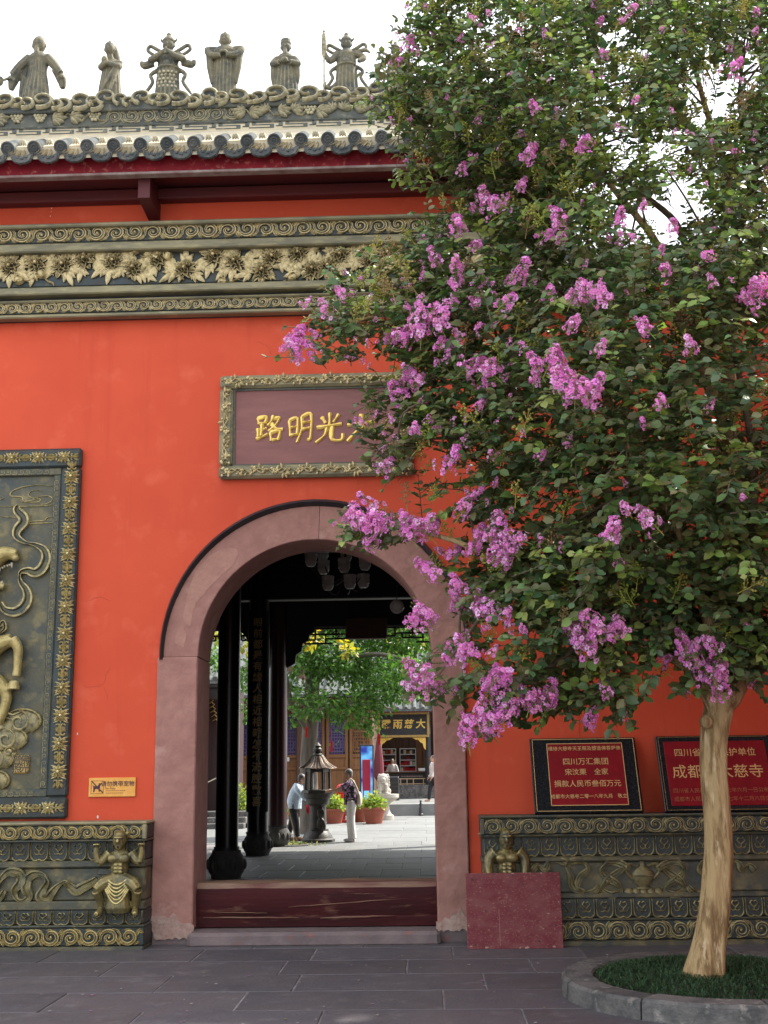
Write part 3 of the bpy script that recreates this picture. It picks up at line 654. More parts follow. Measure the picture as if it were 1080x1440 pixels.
# grape vine carved round the frame
def vine_piece(seed):
    random.seed(seed); b = MB(); L = .24
    for k in range(2): b.rel([(L * i / 10, .022 * sin(i * .9 + k * 2.2 + seed)) for i in range(11)], .008, .022)
    for k in range(9): b.ell((rnd(.01, .11), -.008, rnd(-.04, .04)), .0145, 6, 4)
    for k in range(4):
        a = rnd(0, 6.28); b.petal((.16 + .03 * cos(a), .02 * sin(a)), a, .06, .018, .03, cup=-.5, lobes=.3)
    for k in range(3): b.ell((rnd(.17, .22), -.008, rnd(-.04, .04)), .012, 6, 4)
    return b.mesh('vine_carving', CORN, 60)
VP = [vine_piece(i) for i in range(3)]; random.seed(21)
def run_vine(x0, z0, x1, z1):
    L = math.hypot(x1 - x0, z1 - z0); n = round(L / .24); a = math.atan2(z1 - z0, x1 - x0)
    for i in range(n): link('vine_carving', random.choice(VP), np_, loc=(x0 + (x1 - x0) * i / n, -.084, z0 + (z1 - z0) * i / n), rot=(0, -a, 0), scale=(L / n / .24, 1, 1.05))
hf = fw * .5
run_vine(xl + .02, zt - hf, xr - .02, zt - hf); run_vine(xl + .02, zb + hf, xr - .02, zb + hf); run_vine(xl + hf, zb + fw, xl + hf, zt - fw); run_vine(xr - hf, zb + fw, xr - hf, zt - fw)
# brush-written characters, read from the right
STR = {'lu': [[(.08, .92), (.11, .68)], [(.06, .89), (.38, .95), (.34, .70)], [(.10, .69), (.34, .73)], [(.23, .70), (.20, .24)], [(.22, .48), (.40, .52)], [(.08, .52), (.08, .20)], [(.0, .12), (.20, .17), (.44, .30)],
    [(.66, .99), (.58, .78), (.44, .60)], [(.58, .84), (.86, .90), (.72, .62), (.46, .40)], [(.54, .72), (.74, .50), (1.0, .46)], [(.54, .36), (.57, .04)], [(.54, .35), (.88, .39), (.83, .06)], [(.57, .07), (.85, .10)]],
  'ming': [[(.06, .80), (.10, .22)], [(.06, .79), (.38, .86), (.37, .25)], [(.10, .53), (.36, .57)], [(.10, .25), (.37, .29)], [(.56, .94), (.56, .48), (.36, -.02)], [(.56, .92), (.93, .99), (.90, .14), (.78, .10)], [(.58, .70), (.89, .75)], [(.57, .46), (.88, .51)]],
  'guang': [[(.52, 1.02), (.50, .58)], [(.22, .88), (.36, .66)], [(.84, .96), (.64, .68)], [(.04, .50), (.94, .62)], [(.42, .56), (.32, .24), (.0, -.02)], [(.60, .60), (.56, .18), (.68, .05), (.94, .07), (.98, .28)]],
  'da': [[(.04, .60), (.98, .72)], [(.52, 1.0), (.46, .52), (.04, .0)], [(.52, .62), (.70, .30), (1.02, .06)]]}
for key, x0, x1, y0, y1 in (('lu', 360, 398, 584, 622), ('ming', 405, 440, 583, 622), ('guang', 444, 483, 581, 622), ('da', 487, 528, 582, 621)):
    a, c = P(x0, y1, -.03), P(x1, y0, -.03); b = MB()
    for si, st in enumerate(STR[key]):
        q = spline([(x, z, 0) for x, z in st], 6); n = len(q)
        wv = [(.050 + .016 * cos(i / (n - 1) * 5.5)) * (1.12 if si % 2 else .95) * (.72 + .28 * min(1, 5 * i / (n - 1), 4.0 * (n - 1 - i) / (n - 1))) for i in range(n)]
        b.rel([(a.x + (c.x - a.x) * p.x, a.z + (c.z - a.z) * p.y) for p in q], [w * (c.x - a.x) * 1.55 for w in wv], .018 + .0015 * si % .006, y=-.028)
    b.build('gilt_character', GOLD, np_)

# ------------------------------------------------------------------ bronze relief panel at the left
XR_ = PX(104, 900, -.06); zt, zb = PZ(110, 630, -.06), 1.135
xl = XR_ - 2.9
rp = thing('relief_panel', 'dark bronze relief panel of a prancing beast among clouds, left of the arch', 'relief panel', ((xl + XR_) / 2, 0, zb))
fo = .20; 
for (x0, x1, z0, z1) in ((xl, XR_, zt - fo, zt), (xl, XR_, zb, zb + fo), (XR_ - fo, XR_, zb + fo, zt - fo), (xl, xl + fo, zb + fo, zt - fo)):
    b = MB(); b.bev(x0, x1, -.075, -.002, z0, z1, .02); b.build('frame_rail', BDARK, rp, False)
for (x0, x1, z0, z1) in ((xl + fo, XR_ - fo, zt - fo - .075, zt - fo), (xl + fo, XR_ - fo, zb + fo, zb + fo + .075), (XR_ - fo - .075, XR_ - fo, zb + fo + .075, zt - fo - .075), (xl + fo, xl + fo + .075, zb + fo + .075, zt - fo - .075)):
    b = MB(); b.bev(x0, x1, -.055, -.002, z0, z1, .008); b.build('inner_rail', BMIDB, rp, False)
b = MB(); b.box(xl + fo + .07, XR_ - fo - .07, -.02, -.003, zb + fo + .07, zt - fo - .07); b.build('ground_slab', BGREEN, rp, False)
b = MB(); t = .006
def key_run(x0, z0, dx, dz, n):
    for i in range(n):
        ox, oz = x0 + dx * i, z0 + dz * i; s = .05
        for (xa, za, xb, zb_) in ((0, 0, 1, 0), (1, 0, 1, .7), (1, .7, .35, .7), (.35, .7, .35, .38), (.35, .38, .65, .38)):
            if dz: xa, za, xb, zb_ = za, xa, zb_, xb
            b.box(ox + min(xa, xb) * s - t / 2, ox + max(xa, xb) * s + t / 2, -.060, -.054, oz + min(za, zb_) * s - t / 2, oz + max(za, zb_) * s + t / 2)
key_run(XR_ - fo - .06, zb + fo + .09, 0, .064, int((zt - zb - 2 * fo - .15) / .064))
b.build('key_pattern', CORNF, rp, False); b = MB()
key_run(xl + fo + .08, zt - fo - .06, .064, 0, int((XR_ - xl - 2 * fo - .15) / .064)); b.build('key_pattern', CORNF, rp, False); b = MB(); key_run(xl + fo + .08, zb + fo + .012, .064, 0, int((XR_ - xl - 2 * fo - .15) / .064))
b.build('key_pattern', CORNF, rp, False)
def floral():
    b = MB()
    for s in (-1, 1):
        for (x0, z0, r, a0, tw, w) in ((.0, .045, .036, -.4, 1.2, .008), (.0, -.05, .038, .2, -1.2, .008), (.0, .08, .026, -.2, 1.3, .007), (.0, -.085, .028, .4, -1.3, .007)):
            pts = []
            for i in range(12):
                t_ = i / 11; a = a0 + tw * 2.4 * t_; rr = r * (1 - .75 * t_); pts.append((s * (x0 + r * .95 + rr * cos(a + pi) * 1.0), z0 + rr * sin(a + pi)))
            b.rel(pts, w, .02)
        for k in range(4): b.petal((s * .008, .03 - .022 * k), (radians(20 - 15 * k) if s > 0 else pi - radians(20 - 15 * k)), .055, .008, .022, cup=-.3)
        b.petal((s * .015, .085), radians(90 - s * 25), .05, .010, .02); b.petal((s * .015, -.085), radians(-90 + s * 25), .05, .010, .02)
    b.petal((0, .06), pi / 2, .075, .014, .03); b.petal((0, -.06), -pi / 2, .075, .014, .03)
    for k in range(8): b.petal((0, 0), k * pi / 4, .045, .013, .035)
    b.ell((0, -.03, 0), (.012, .012, .012), 6, 4)
    return b.mesh('floral_ornament', BGOLD2, 60)
BGOLD2 = mat('bright_gilt', (.42, .33, .12), .42, .35, c2=(.20, .165, .07), sc=16, lo=.45, hi=.72, wear=(.80, .70, .40), bump=.2, bsc=60)
FO = floral(); pt = .262; xo = XR_ - .088
zz = zt - .30
for i in range(14):
    if zz - i * pt < zb + .2: break
    link('floral_ornament', FO, rp, loc=(xo, -.073, zz - i * pt), scale=(1.3, 1.3, 1.2))
    link('floral_ornament', FO, rp, loc=(xl + .1, -.073, zz - i * pt), scale=(1.15, 1, 1.12))
x = XR_ - .17
while x > xl + .2:
    for z in (zt - .095, zb + .10): link('floral_ornament', FO, rp, loc=(x, -.073, z), rot=(0, pi / 2, 0), scale=(1.0, 1, 1.12))
    x -= pt
def Q(px, py, Y=-.03): q = P(px, py, Y); return (q.x, q.z)
def ribpath(pp, n=7): return [(q.x, q.y) for q in spline([(*Q(*p), 0) for p in pp], n)]
# outlined clouds, streaming ribbons
b = MB()
for pp in ([(78, 684), (55, 682), (35, 684), (18, 690), (15, 697), (30, 699), (34, 705), (48, 702), (40, 697), (45, 690), (60, 690)], [(30, 706), (52, 706), (56, 702), (44, 699)], [(78, 710), (60, 711), (40, 712), (0, 712)], [(52, 699), (66, 697), (74, 702), (66, 708), (52, 711)], [(76, 727), (66, 728), (60, 732), (30, 733), (24, 728), (8, 727), (0, 725)], [(78, 735), (50, 736), (20, 738)], [(-60, 690), (-30, 692), (-20, 700), (0, 702), (4, 700), (2, 697)]):
    b.rel(ribpath(pp, 5), .008, .012, y=-.019)
b.build('cloud_outline', BMID, rp)
b = MB(); pp = [(27, 712), (25, 718), (33, 727), (34, 735), (26, 745), (25, 755), (36, 763), (52, 767), (63, 774), (66, 786), (60, 800), (50, 806), (40, 803), (30, 806), (30, 818), (38, 830), (40, 842), (34, 854), (22, 861), (8, 858), (2, 848)]
q = ribpath(pp, 5); n = len(q); b.rel(q, [.012 + .045 * abs(sin(i / n * 9.0 + .3)) for i in range(n)], [.05] * n, 'rib', y=-.018); b.build('ribbon', BMID, rp)
b = MB(); pp = [(-40, 700), (-30, 730), (-45, 760), (-30, 790), (-60, 820)]; q = ribpath(pp, 5); n = len(q); b.rel(q, [.012 + .04 * abs(sin(i / n * 7)) for i in range(n)], [.05] * n, 'rib', y=-.018); b.build('ribbon', BMID, rp)
# swirling clouds at the beast's feet
def cloud_piece(cx, cy, r, s):
    b = MB(); x, z = Q(cx, cy); r = r / 143
    b.ell((x, -.02, z), (r * 1.5, .045, r), 14, 6); b.ell((x - s * r, -.02, z - r * .5), (r * 1.1, .04, r * .7), 12, 6)
    pts = []
    for i in range(20):
        t_ = i / 19; a = radians(90) - s * 2 * pi * 1.25 * t_; rr = r * (.9 - .72 * t_); pts.append((x - s * r * .25 + rr * cos(a), z + rr * sin(a)))
    b.rel(pts, .016, .02, y=-.055)
    pts = [(x + 1.5 * r * cos(a), z + r * sin(a)) for a in [radians(k * 15) for k in range(-4, 14)]]
    b.rel(pts, .012, .025, y=-.035)
    return b
for a in ((32, 1015, 17, 1), (14, 1040, 16, 1), (-2, 1068, 14, 1), (12, 1057, 6, -1), (-8, 1098, 14, 1), (-40, 1050, 20, -1), (-75, 1080, 22, 1)): cloud_piece(*a).build('cloud', BMID, rp)
b = MB(); b.rel(ribpath([(-10, 990), (5, 1002), (20, 1008), (35, 1000)]), .03, .05, 'rib', y=-.018); b.build('cloud_tail', BMID, rp); b = MB(); b.rel(ribpath([(-10, 870), (0, 880), (6, 875), (8, 884), (0, 892)]), .02, .05, 'rib', y=-.018); b.build('cloud_tail', BMID, rp)
# the beast: arched neck, open jaws, raised forelegs
def B3(px, py, y): q = P(px, py, -.05); return V((q.x, y, q.z))
b = MB()
b.tube(spline([B3(-150, 935, -.02), B3(-95, 915, -.06), B3(-55, 900, -.07), B3(-30, 860, -.07), B3(-22, 815, -.08), B3(-14, 795, -.09)], 4), lerpl([.16, .27, .25, .17, .13, .11], 21), 12, sq=1)
b.tube(spline([B3(-22, 800, -.09), B3(-6, 788, -.10), B3(10, 780, -.105), B3(26, 781, -.10)], 4), lerpl([.11, .105, .075, .05], 13), 10)     # upper jaw
b.tube(spline([B3(-18, 812, -.08), B3(-4, 822, -.09), B3(8, 826, -.09)], 4), lerpl([.09, .05, .035], 9), 8)
b.ell(B3(24, 786, -.105), (.045, .05, .035), 8, 6); b.ell(B3(-2, 772, -.12), (.04, .04, .03), 8, 6)
b.tube(spline([B3(-70, 930, -.07), B3(-28, 930, -.10), B3(0, 909, -.11), B3(20, 900, -.11)], 4), lerpl([.15, .12, .085, .062], 13), 9)
b.tube(spline([B3(20, 900, -.11), B3(28, 912, -.11), B3(27, 938, -.10), B3(25, 952, -.10)], 4), lerpl([.062, .05, .042, .045], 13), 8); b.lathe([(.035, .02), (.05, .0), (.065, -.07)], 8, B3(22, 960, -.1))
b.tube(spline([B3(-40, 960, -.06), B3(-10, 955, -.08), B3(10, 975, -.085), B3(8, 995, -.08), B3(-2, 1018, -.08)], 4), lerpl([.13, .09, .055, .05, .05], 17), 8)
b.tube(spline([B3(-150, 935, -.02), B3(-190, 960, -.03), B3(-200, 1010, -.05), B3(-185, 1060, -.05)], 4), lerpl([.24, .16, .08, .05], 13), 9)
b.tube(spline([B3(-160, 945, -.05), B3(-120, 975, -.07), B3(-142, 1020, -.07), B3(-124, 1062, -.07)], 4), lerpl([.2, .12, .06, .045], 13), 9); b.ell(B3(-140, 930, -.04), (.3, .13, .24), 12, 8)
b.tube(spline([B3(-175, 915, -.04), B3(-215, 880, -.05), B3(-240, 915, -.05), B3(-225, 965, -.05)], 4), lerpl([.06, .07, .06, .02], 13), 8)
link('beast', remesh(b, 'beast', BGOLD3 if 'BGOLD3' in globals() else BGOLD2, .012, 3), rp)
b = MB()
for (px, py, l, s) in ((20, 793, .055, -1), (3, 800, .05, -1), (10, 797, .02, -1), (14, 796, .02, -1), (7, 799, .02, -1), (17, 795, .02, -1), (6, 822, .03, 1), (0, 820, .02, 1)):
    q = B3(px, py, -.12); b.tube([q, q + V((0, 0, s * l * .5)), q + V((.004, 0, s * l))], [.012, .009, .001], 6)
b.build('fang', CREAM, rp)
b = MB()
for k in range(7):
    pp = [(-25 - k * 6, 780 + k * 14), (-42 - k * 8, 772 + k * 16), (-58 - k * 8, 785 + k * 16), (-66 - k * 8, 778 + k * 17)]
    q = ribpath(pp); b.rel(q, .03, .05, 'rib', y=-.09)
b.build('mane', BMID, rp)
# seal with four characters
a, c = P(18, 1088, -.03), P(42, 1062, -.03)
b = MB(); b.bev(a.x, c.x, -.045, -.015, a.z, c.z, .012); sl_ = b.build('seal', GOLDD, rp, False)
for ch, u, v in (('佛', .74, .72), ('光', .74, .27), ('普', .27, .72), ('照', .27, .27)):
    link('seal_character', text(ch, .092, BDARK, .003), sl_, loc=(a.x + (c.x - a.x) * u, -.047, a.z + (c.z - a.z) * v))
# ------------------------------------------------------------------ carved plinths
def lotus(up, matl):
    """one lotus petal of a band, unit height and width, root at the top (up=False: hanging, up=True: the lower band)"""
    b = MB()
    o = [(-.46, .5), (-.46, -.12), (-.40, -.36), (-.22, -.49), (0, -.44), (.22, -.49), (.40, -.36), (.46, -.12), (.46, .5)]
    s = -1 if not up else 1
    q = [(x, y) for x, y in [(p.x, p.y) for p in spline([(x, z, 0) for x, z in o], 3)]]
    b.rel(q, .055, .16, y=0)
    q2 = [(x * .62, z * .62 + .14) for x, z in q[3:-3]]; b.rel(q2, .04, .13, y=0)
    b.prism([(x, z) for x, z in o][::1], -.05, .02, 1)
    for sx in (-1, 1): b.rel([(0, .30), (sx * .12, .36), (sx * .2, .22), (sx * .1, .10), (0, .0), (0, -.1)], .04, .14, y=-.04)
    me = b.mesh('lotus_petal', [matl, BDARK], 60)
    return me
LOT = lotus(False, BMID); LOTG = lotus(True, BGREENL) if 'BGREENL' in globals() else lotus(True, BMID)
YP = -.36
def plinth(name, label, x0, x1, levels, xref, side):
    """levels: picture heights of the band edges at xref"""
    L = [PZ(xref, y, YP) for y in levels]; L[-1] = -.02
    t = thing(name, label, 'plinth', ((x0 + x1) / 2, YP / 2, 0))
    def bx(k0, k1, Yf, m, nm, inset=0, bv=.012):
        b = MB(); b.bev(x0 + inset, x1 - inset, Yf, -.004, L[k1], L[k0], bv); return b.build(nm, m, t, False)
    bx(0, 1, YP - .02, CORNF if side < 0 else BMIDB, 'cap_moulding', 0); bx(1, 2, YP, BDARK, 'scroll_band', .01); bx(2, 3, YP - .015, BMIDB, 'moulding')
    bx(3, 4, YP + .06, BDARK, 'lotus_band', .02); bx(4, 5, YP + .03, BGREEN, 'moulding', .01); bx(5, 6, YP + .07, BGREEN, 'ribbon_panel', .02); bx(6, 7, YP + .02, BGREEN, 'moulding', .01)
    bx(7, 8, YP + .02, BDARK, 'lotus_band', .01); bx(8, 9, YP - .015, BMIDB, 'moulding'); bx(9, 10, YP - .01, BDARK, 'scroll_band'); bx(10, 11, YP - .03, BGREEN, 'foot_moulding')
    run_scrolls(SC_PL if side < 0 else SC_GREEN, t, x0 + .04, x1 - .05, L[2], L[1], YP, fill=.95); run_scrolls(SC_GREEN if side > 0 else SC_PL, t, x0 + .04, x1 - .05, L[10], L[9], YP - .01, fill=.95)
    b = MB(); b.bev(x1 - .045, x1 - .003, YP - .022, YP + .02, L[2], L[1], .008); b.bev(x0 + .003, x0 + .045, YP - .022, YP + .02, L[2], L[1], .008); b.build('corner_post', CORNF if side < 0 else BMIDB, t, False)
    w = .175; n = round((x1 - x0 - .06) / w); w = (x1 - x0 - .06) / n
    for i in range(n):
        h = L[3] - L[4]; link('lotus_petal', LOT, t, loc=(x0 + .03 + w * (i + .5), YP + .06, .5 * (L[3] + L[4])), scale=(w * .95, .16, h * .98))
    w = .165; n = round((x1 - x0 - .04) / w); w = (x1 - x0 - .04) / n
    for i in range(n):
        h = L[7] - L[8]; link('lotus_petal', LOT, t, loc=(x0 + .02 + w * (i + .5), YP + .02, .5 * (L[7] + L[8])), scale=(w * .95, .2, h * .98), rot=(0, 0, 0))
    return t, L
xa, xb = -7.2, PX(205, 1250, YP)
lp, LL = plinth('carved_plinth', 'dark bronze plinth under the relief panel, with shouting strongman carving', xa, xb, (1156, 1160.5, 1181, 1184, 1211, 1221, 1268, 1281, 1301, 1305, 1331, 1338), 100, -1)
xc, xd = PX(677, 1250, YP), 4.15
rpz, LR = plinth('carved_plinth', 'shaded green bronze plinth right of the arch, carved with ribbons and a vase', xc, xd, (1145, 1149, 1172, 1176, 1204, 1212, 1256, 1264, 1291, 1294, 1322, 1333), 860, 1)
# framed step of the ribbon panel next to the figure
def ribbon(pp, parent, Y, w0=.02, w1=.045, f=6.0, matl=BMID, name='ribbon'):
    q = [(a.x, a.z) for a in spline([P(x, y, Y) for x, y in pp], 6)]; n = len(q); b = MB()
    b.rel(q, [w0 + (w1 - w0) * abs(sin(i / n * f + .4)) for i in range(n)], [.045 + .012 * sin(i * .5) for i in range(n)], 'rib', y=Y + .005); return b.build(name, matl, parent)
RB = mat('ribbon_bronze', (.20, .17, .075), .5, .3, c2=(.07, .08, .06), sc=9, lo=.45, hi=.7, c3=(.36, .28, .11), sc3=20, lo3=.55, hi3=.8, bump=.2, bsc=50)
Yb = YP + .07
ribbon([(137, 1236), (128, 1242), (118, 1247), (108, 1252), (98, 1245), (92, 1240), (82, 1246), (74, 1256), (66, 1265), (58, 1260), (62, 1250), (68, 1240), (62, 1231), (50, 1229), (40, 1236), (38, 1248), (42, 1260), (34, 1267), (24, 1262), (22, 1252), (30, 1240), (28, 1228), (14, 1226), (4, 1234), (-2, 1246), (-14, 1250), (-30, 1240), (-40, 1230), (-60, 1240), (-75, 1260), (-95, 1255), (-100, 1235)], lp, Yb, .015, .05, 16, RB)
ribbon([(8, 1252), (4, 1260), (-4, 1266), (-12, 1262)], lp, Yb, .015, .03, 3, RB)
b = MB(); q = P(140, 1228, Yb); 
for (px, py0, py1) in ((139, 1221, 1230), (143, 1230, 1262), (139, 1262, 1269)): 
    a = P(px, py1, Yb); c = P(px + 6, py0, Yb); b.bev(a.x, xb - .3, Yb - .03, Yb + .01, a.z, c.z, .005)
b.build('panel_end', BGREEN, lp, False)
for m in (1, -1):
    def mx(pp): return pp if m > 0 else [(2 * 904 - x, y) for x, y in pp]
    ribbon(mx([(885, 1222), (872, 1214), (856, 1212), (846, 1222), (854, 1234), (868, 1243), (872, 1253), (858, 1258), (846, 1250), (852, 1238), (866, 1228), (876, 1220)]), rpz, Yb, .016, .036, 12, RB)
    ribbon(mx([(842, 1246), (834, 1254), (822, 1256), (812, 1246), (816, 1232), (826, 1222), (820, 1212), (806, 1210), (797, 1218), (802, 1232), (806, 1248), (822, 1254)]), rpz, Yb, .014, .034, 12, RB)
    ribbon(mx([(798, 1216), (788, 1210), (772, 1212), (766, 1222), (756, 1216), (748, 1224)]), rpz, Yb, .014, .034, 8, RB)
q = P(904, 1234, Yb); b = MB(); k = .0068
b.lathe([(r * k * 1.0, z * k) for r, z in ((.01, 27), (5, 27), (6, 24), (3, 22), (3, 17), (4, 15), (10, 11), (15, 6), (15, 0), (11, -7), (7, -11), (10, -12), (10, -14), (.01, -14))][::-1], 18, (q.x, Yb - .01, q.z), sy=.45)
for s in (-1, 1): b.tube(spline([(q.x + s * .045, Yb - .02, q.z + .10), (q.x + s * .12, Yb - .02, q.z + .12), (q.x + s * .15, Yb - .02, q.z + .06), (q.x + s * .09, Yb - .02, q.z - .01)], 4), .014, 6)
b.rel([(q.x - .1, q.z + .02), (q.x, q.z + .02), (q.x + .1, q.z + .02)], .008, .01, y=Yb - .055)
b.build('vase', RB, rpz)
b = MB()
for k in range(5): b.ell((q.x - .13 + .065 * k, Yb - .01, q.z - .13), (.05, .04, .045), 8, 5)
b.build('vase_cloud', RB, rpz)

# ------------------------------------------------------------------ strongman carvings
def strongman(parent, ox, oy, zh, k, pose):
    """head centre at height zh; k = scale of a figure about 0.8 tall"""
    b = MB(); T = lambda x, y, z: V((ox + x * k, oy + y * k, zh + z * k))
    E_ = lambda p, r: b.ell(T(*p), tuple(q * k for q in r), 12, 8)
    U = lambda pts, rr: b.tube(spline([T(*p) for p in pts], 3), lerpl([r * k for r in rr], 3 * (len(pts) - 1) + 1), 9)
    E_((0, -.10, 0), (.076, .08, .095)); E_((0, -.10, .03), (.07, .07, .07)); E_((0, -.115, -.06), (.048, .055, .045)); E_((0, -.18, -.005), (.018, .022, .026)); E_((0, -.165, .034), (.058, .028, .012))
    for s in (-1, 1): E_((s * .025, -.155, .005), (.013, .012, .009)); E_((s * .065, -.09, -.005), (.015, .02, .028)); E_((s * .032, -.145, -.035), (.02, .02, .018))
    E_((0, -.07, .075), (.055, .055, .035)); U([(.04, -.06, .05), (.085, -.05, .075), (.11, -.04, .06)], [.03, .022, .006])
    E_((0, -.05, -.10), (.055, .06, .05))
    E_((0, -.06, -.19), (.125, .085, .095)); E_((0, -.055, -.30), (.10, .075, .11)); E_((0, -.05, -.40), (.105, .085, .06))
    for s in (-1, 1):
        E_((s * .06, -.125, -.195), (.062, .035, .045))
        for r_ in range(3): E_((s * .028, -.122, -.262 - .038 * r_), (.027, .02, .018))
        if pose == 'lift':
            U([(s * .12, -.04, -.14), (s * .19, -.06, -.22), (s * .235, -.08, -.235)], [.055, .05, .042]); U([(s * .235, -.08, -.235), (s * .255, -.09, -.14), (s * .25, -.1, -.06)], [.042, .036, .026]); E_((s * .25, -.11, -.045), (.045, .035, .016))
            for f in range(4): U([(s * (.225 + .018 * f), -.13, -.045), (s * (.225 + .018 * f), -.155, -.04)], [.009, .007])
        else:
            U([(s * .12, -.05, -.13), (s * .185, -.05, -.2), (s * .20, -.07, -.29)], [.068, .062, .050]); U([(s * .20, -.07, -.29), (s * .19, -.10, -.36), (s * .165, -.13, -.42)], [.050, .044, .034]); E_((s * .16, -.145, -.44), (.03, .028, .032))
        # thighs apart, shins upright, bare feet
        U([(s * .06, -.05, -.43), (s * .17, -.11, -.47), (s * .225, -.13, -.53)], [.085, .08, .062]); U([(s * .225, -.13, -.53), (s * .20, -.08, -.63), (s * .185, -.05, -.73)], [.062, .05, .034]); U([(s * .185, -.05, -.74), (s * .20, -.12, -.765), (s * .215, -.18, -.775)], [.034, .036, .022])
    # loincloth hanging between the knees
    b.lathe([(.10 * k, -.40 * k), (.13 * k, -.46 * k), (.125 * k, -.60 * k), (.145 * k, -.72 * k), (.12 * k, -.775 * k), (.001, -.775 * k)][::-1], 14, T(0, -.07, 0), sy=.62)
    o = link('strongman', remesh(b, 'strongman', SMB, .0085 * k / .9, 2), parent)
    b = MB()
    for i in range(6):
        w, d = .105 + .006 * i, .05 + .022 * i; pts = [T(-w + 2 * w * j / 12, -.145 - .012 * sin(pi * j / 12), -.42 - .018 * i - d * sin(pi * j / 12) ** 1.0) for j in range(13)]
        b.tube(pts, [.011 * k] * 13, 6)
    b.build('swag', SMB, o)
    b = MB(); b.ell(T(0, -.158, -.062), (.018 * k, .012 * k, .021 * k), 8, 6); b.build('open_mouth', BLACK, o)
    return o
SMB = mat('strongman_bronze', (.19, .15, .055), .38, .45, c2=(.065, .068, .048), sc=7, lo=.42, hi=.65, c3=(.34, .26, .09), sc3=9, lo3=.56, hi3=.78, wear=(.62, .50, .20), wlo=.505, whi=.58, bump=.15, bsc=40)
q = P(166, 1182, YP - .13); strongman(lp, q.x, YP + .0, q.z, (q.z + .0 - PZ(170, 1286, YP)) / .80, 'lift')
q = P(712, 1180, YP - .04); strongman(rpz, q.x, YP + .06, q.z, .84, 'rest')

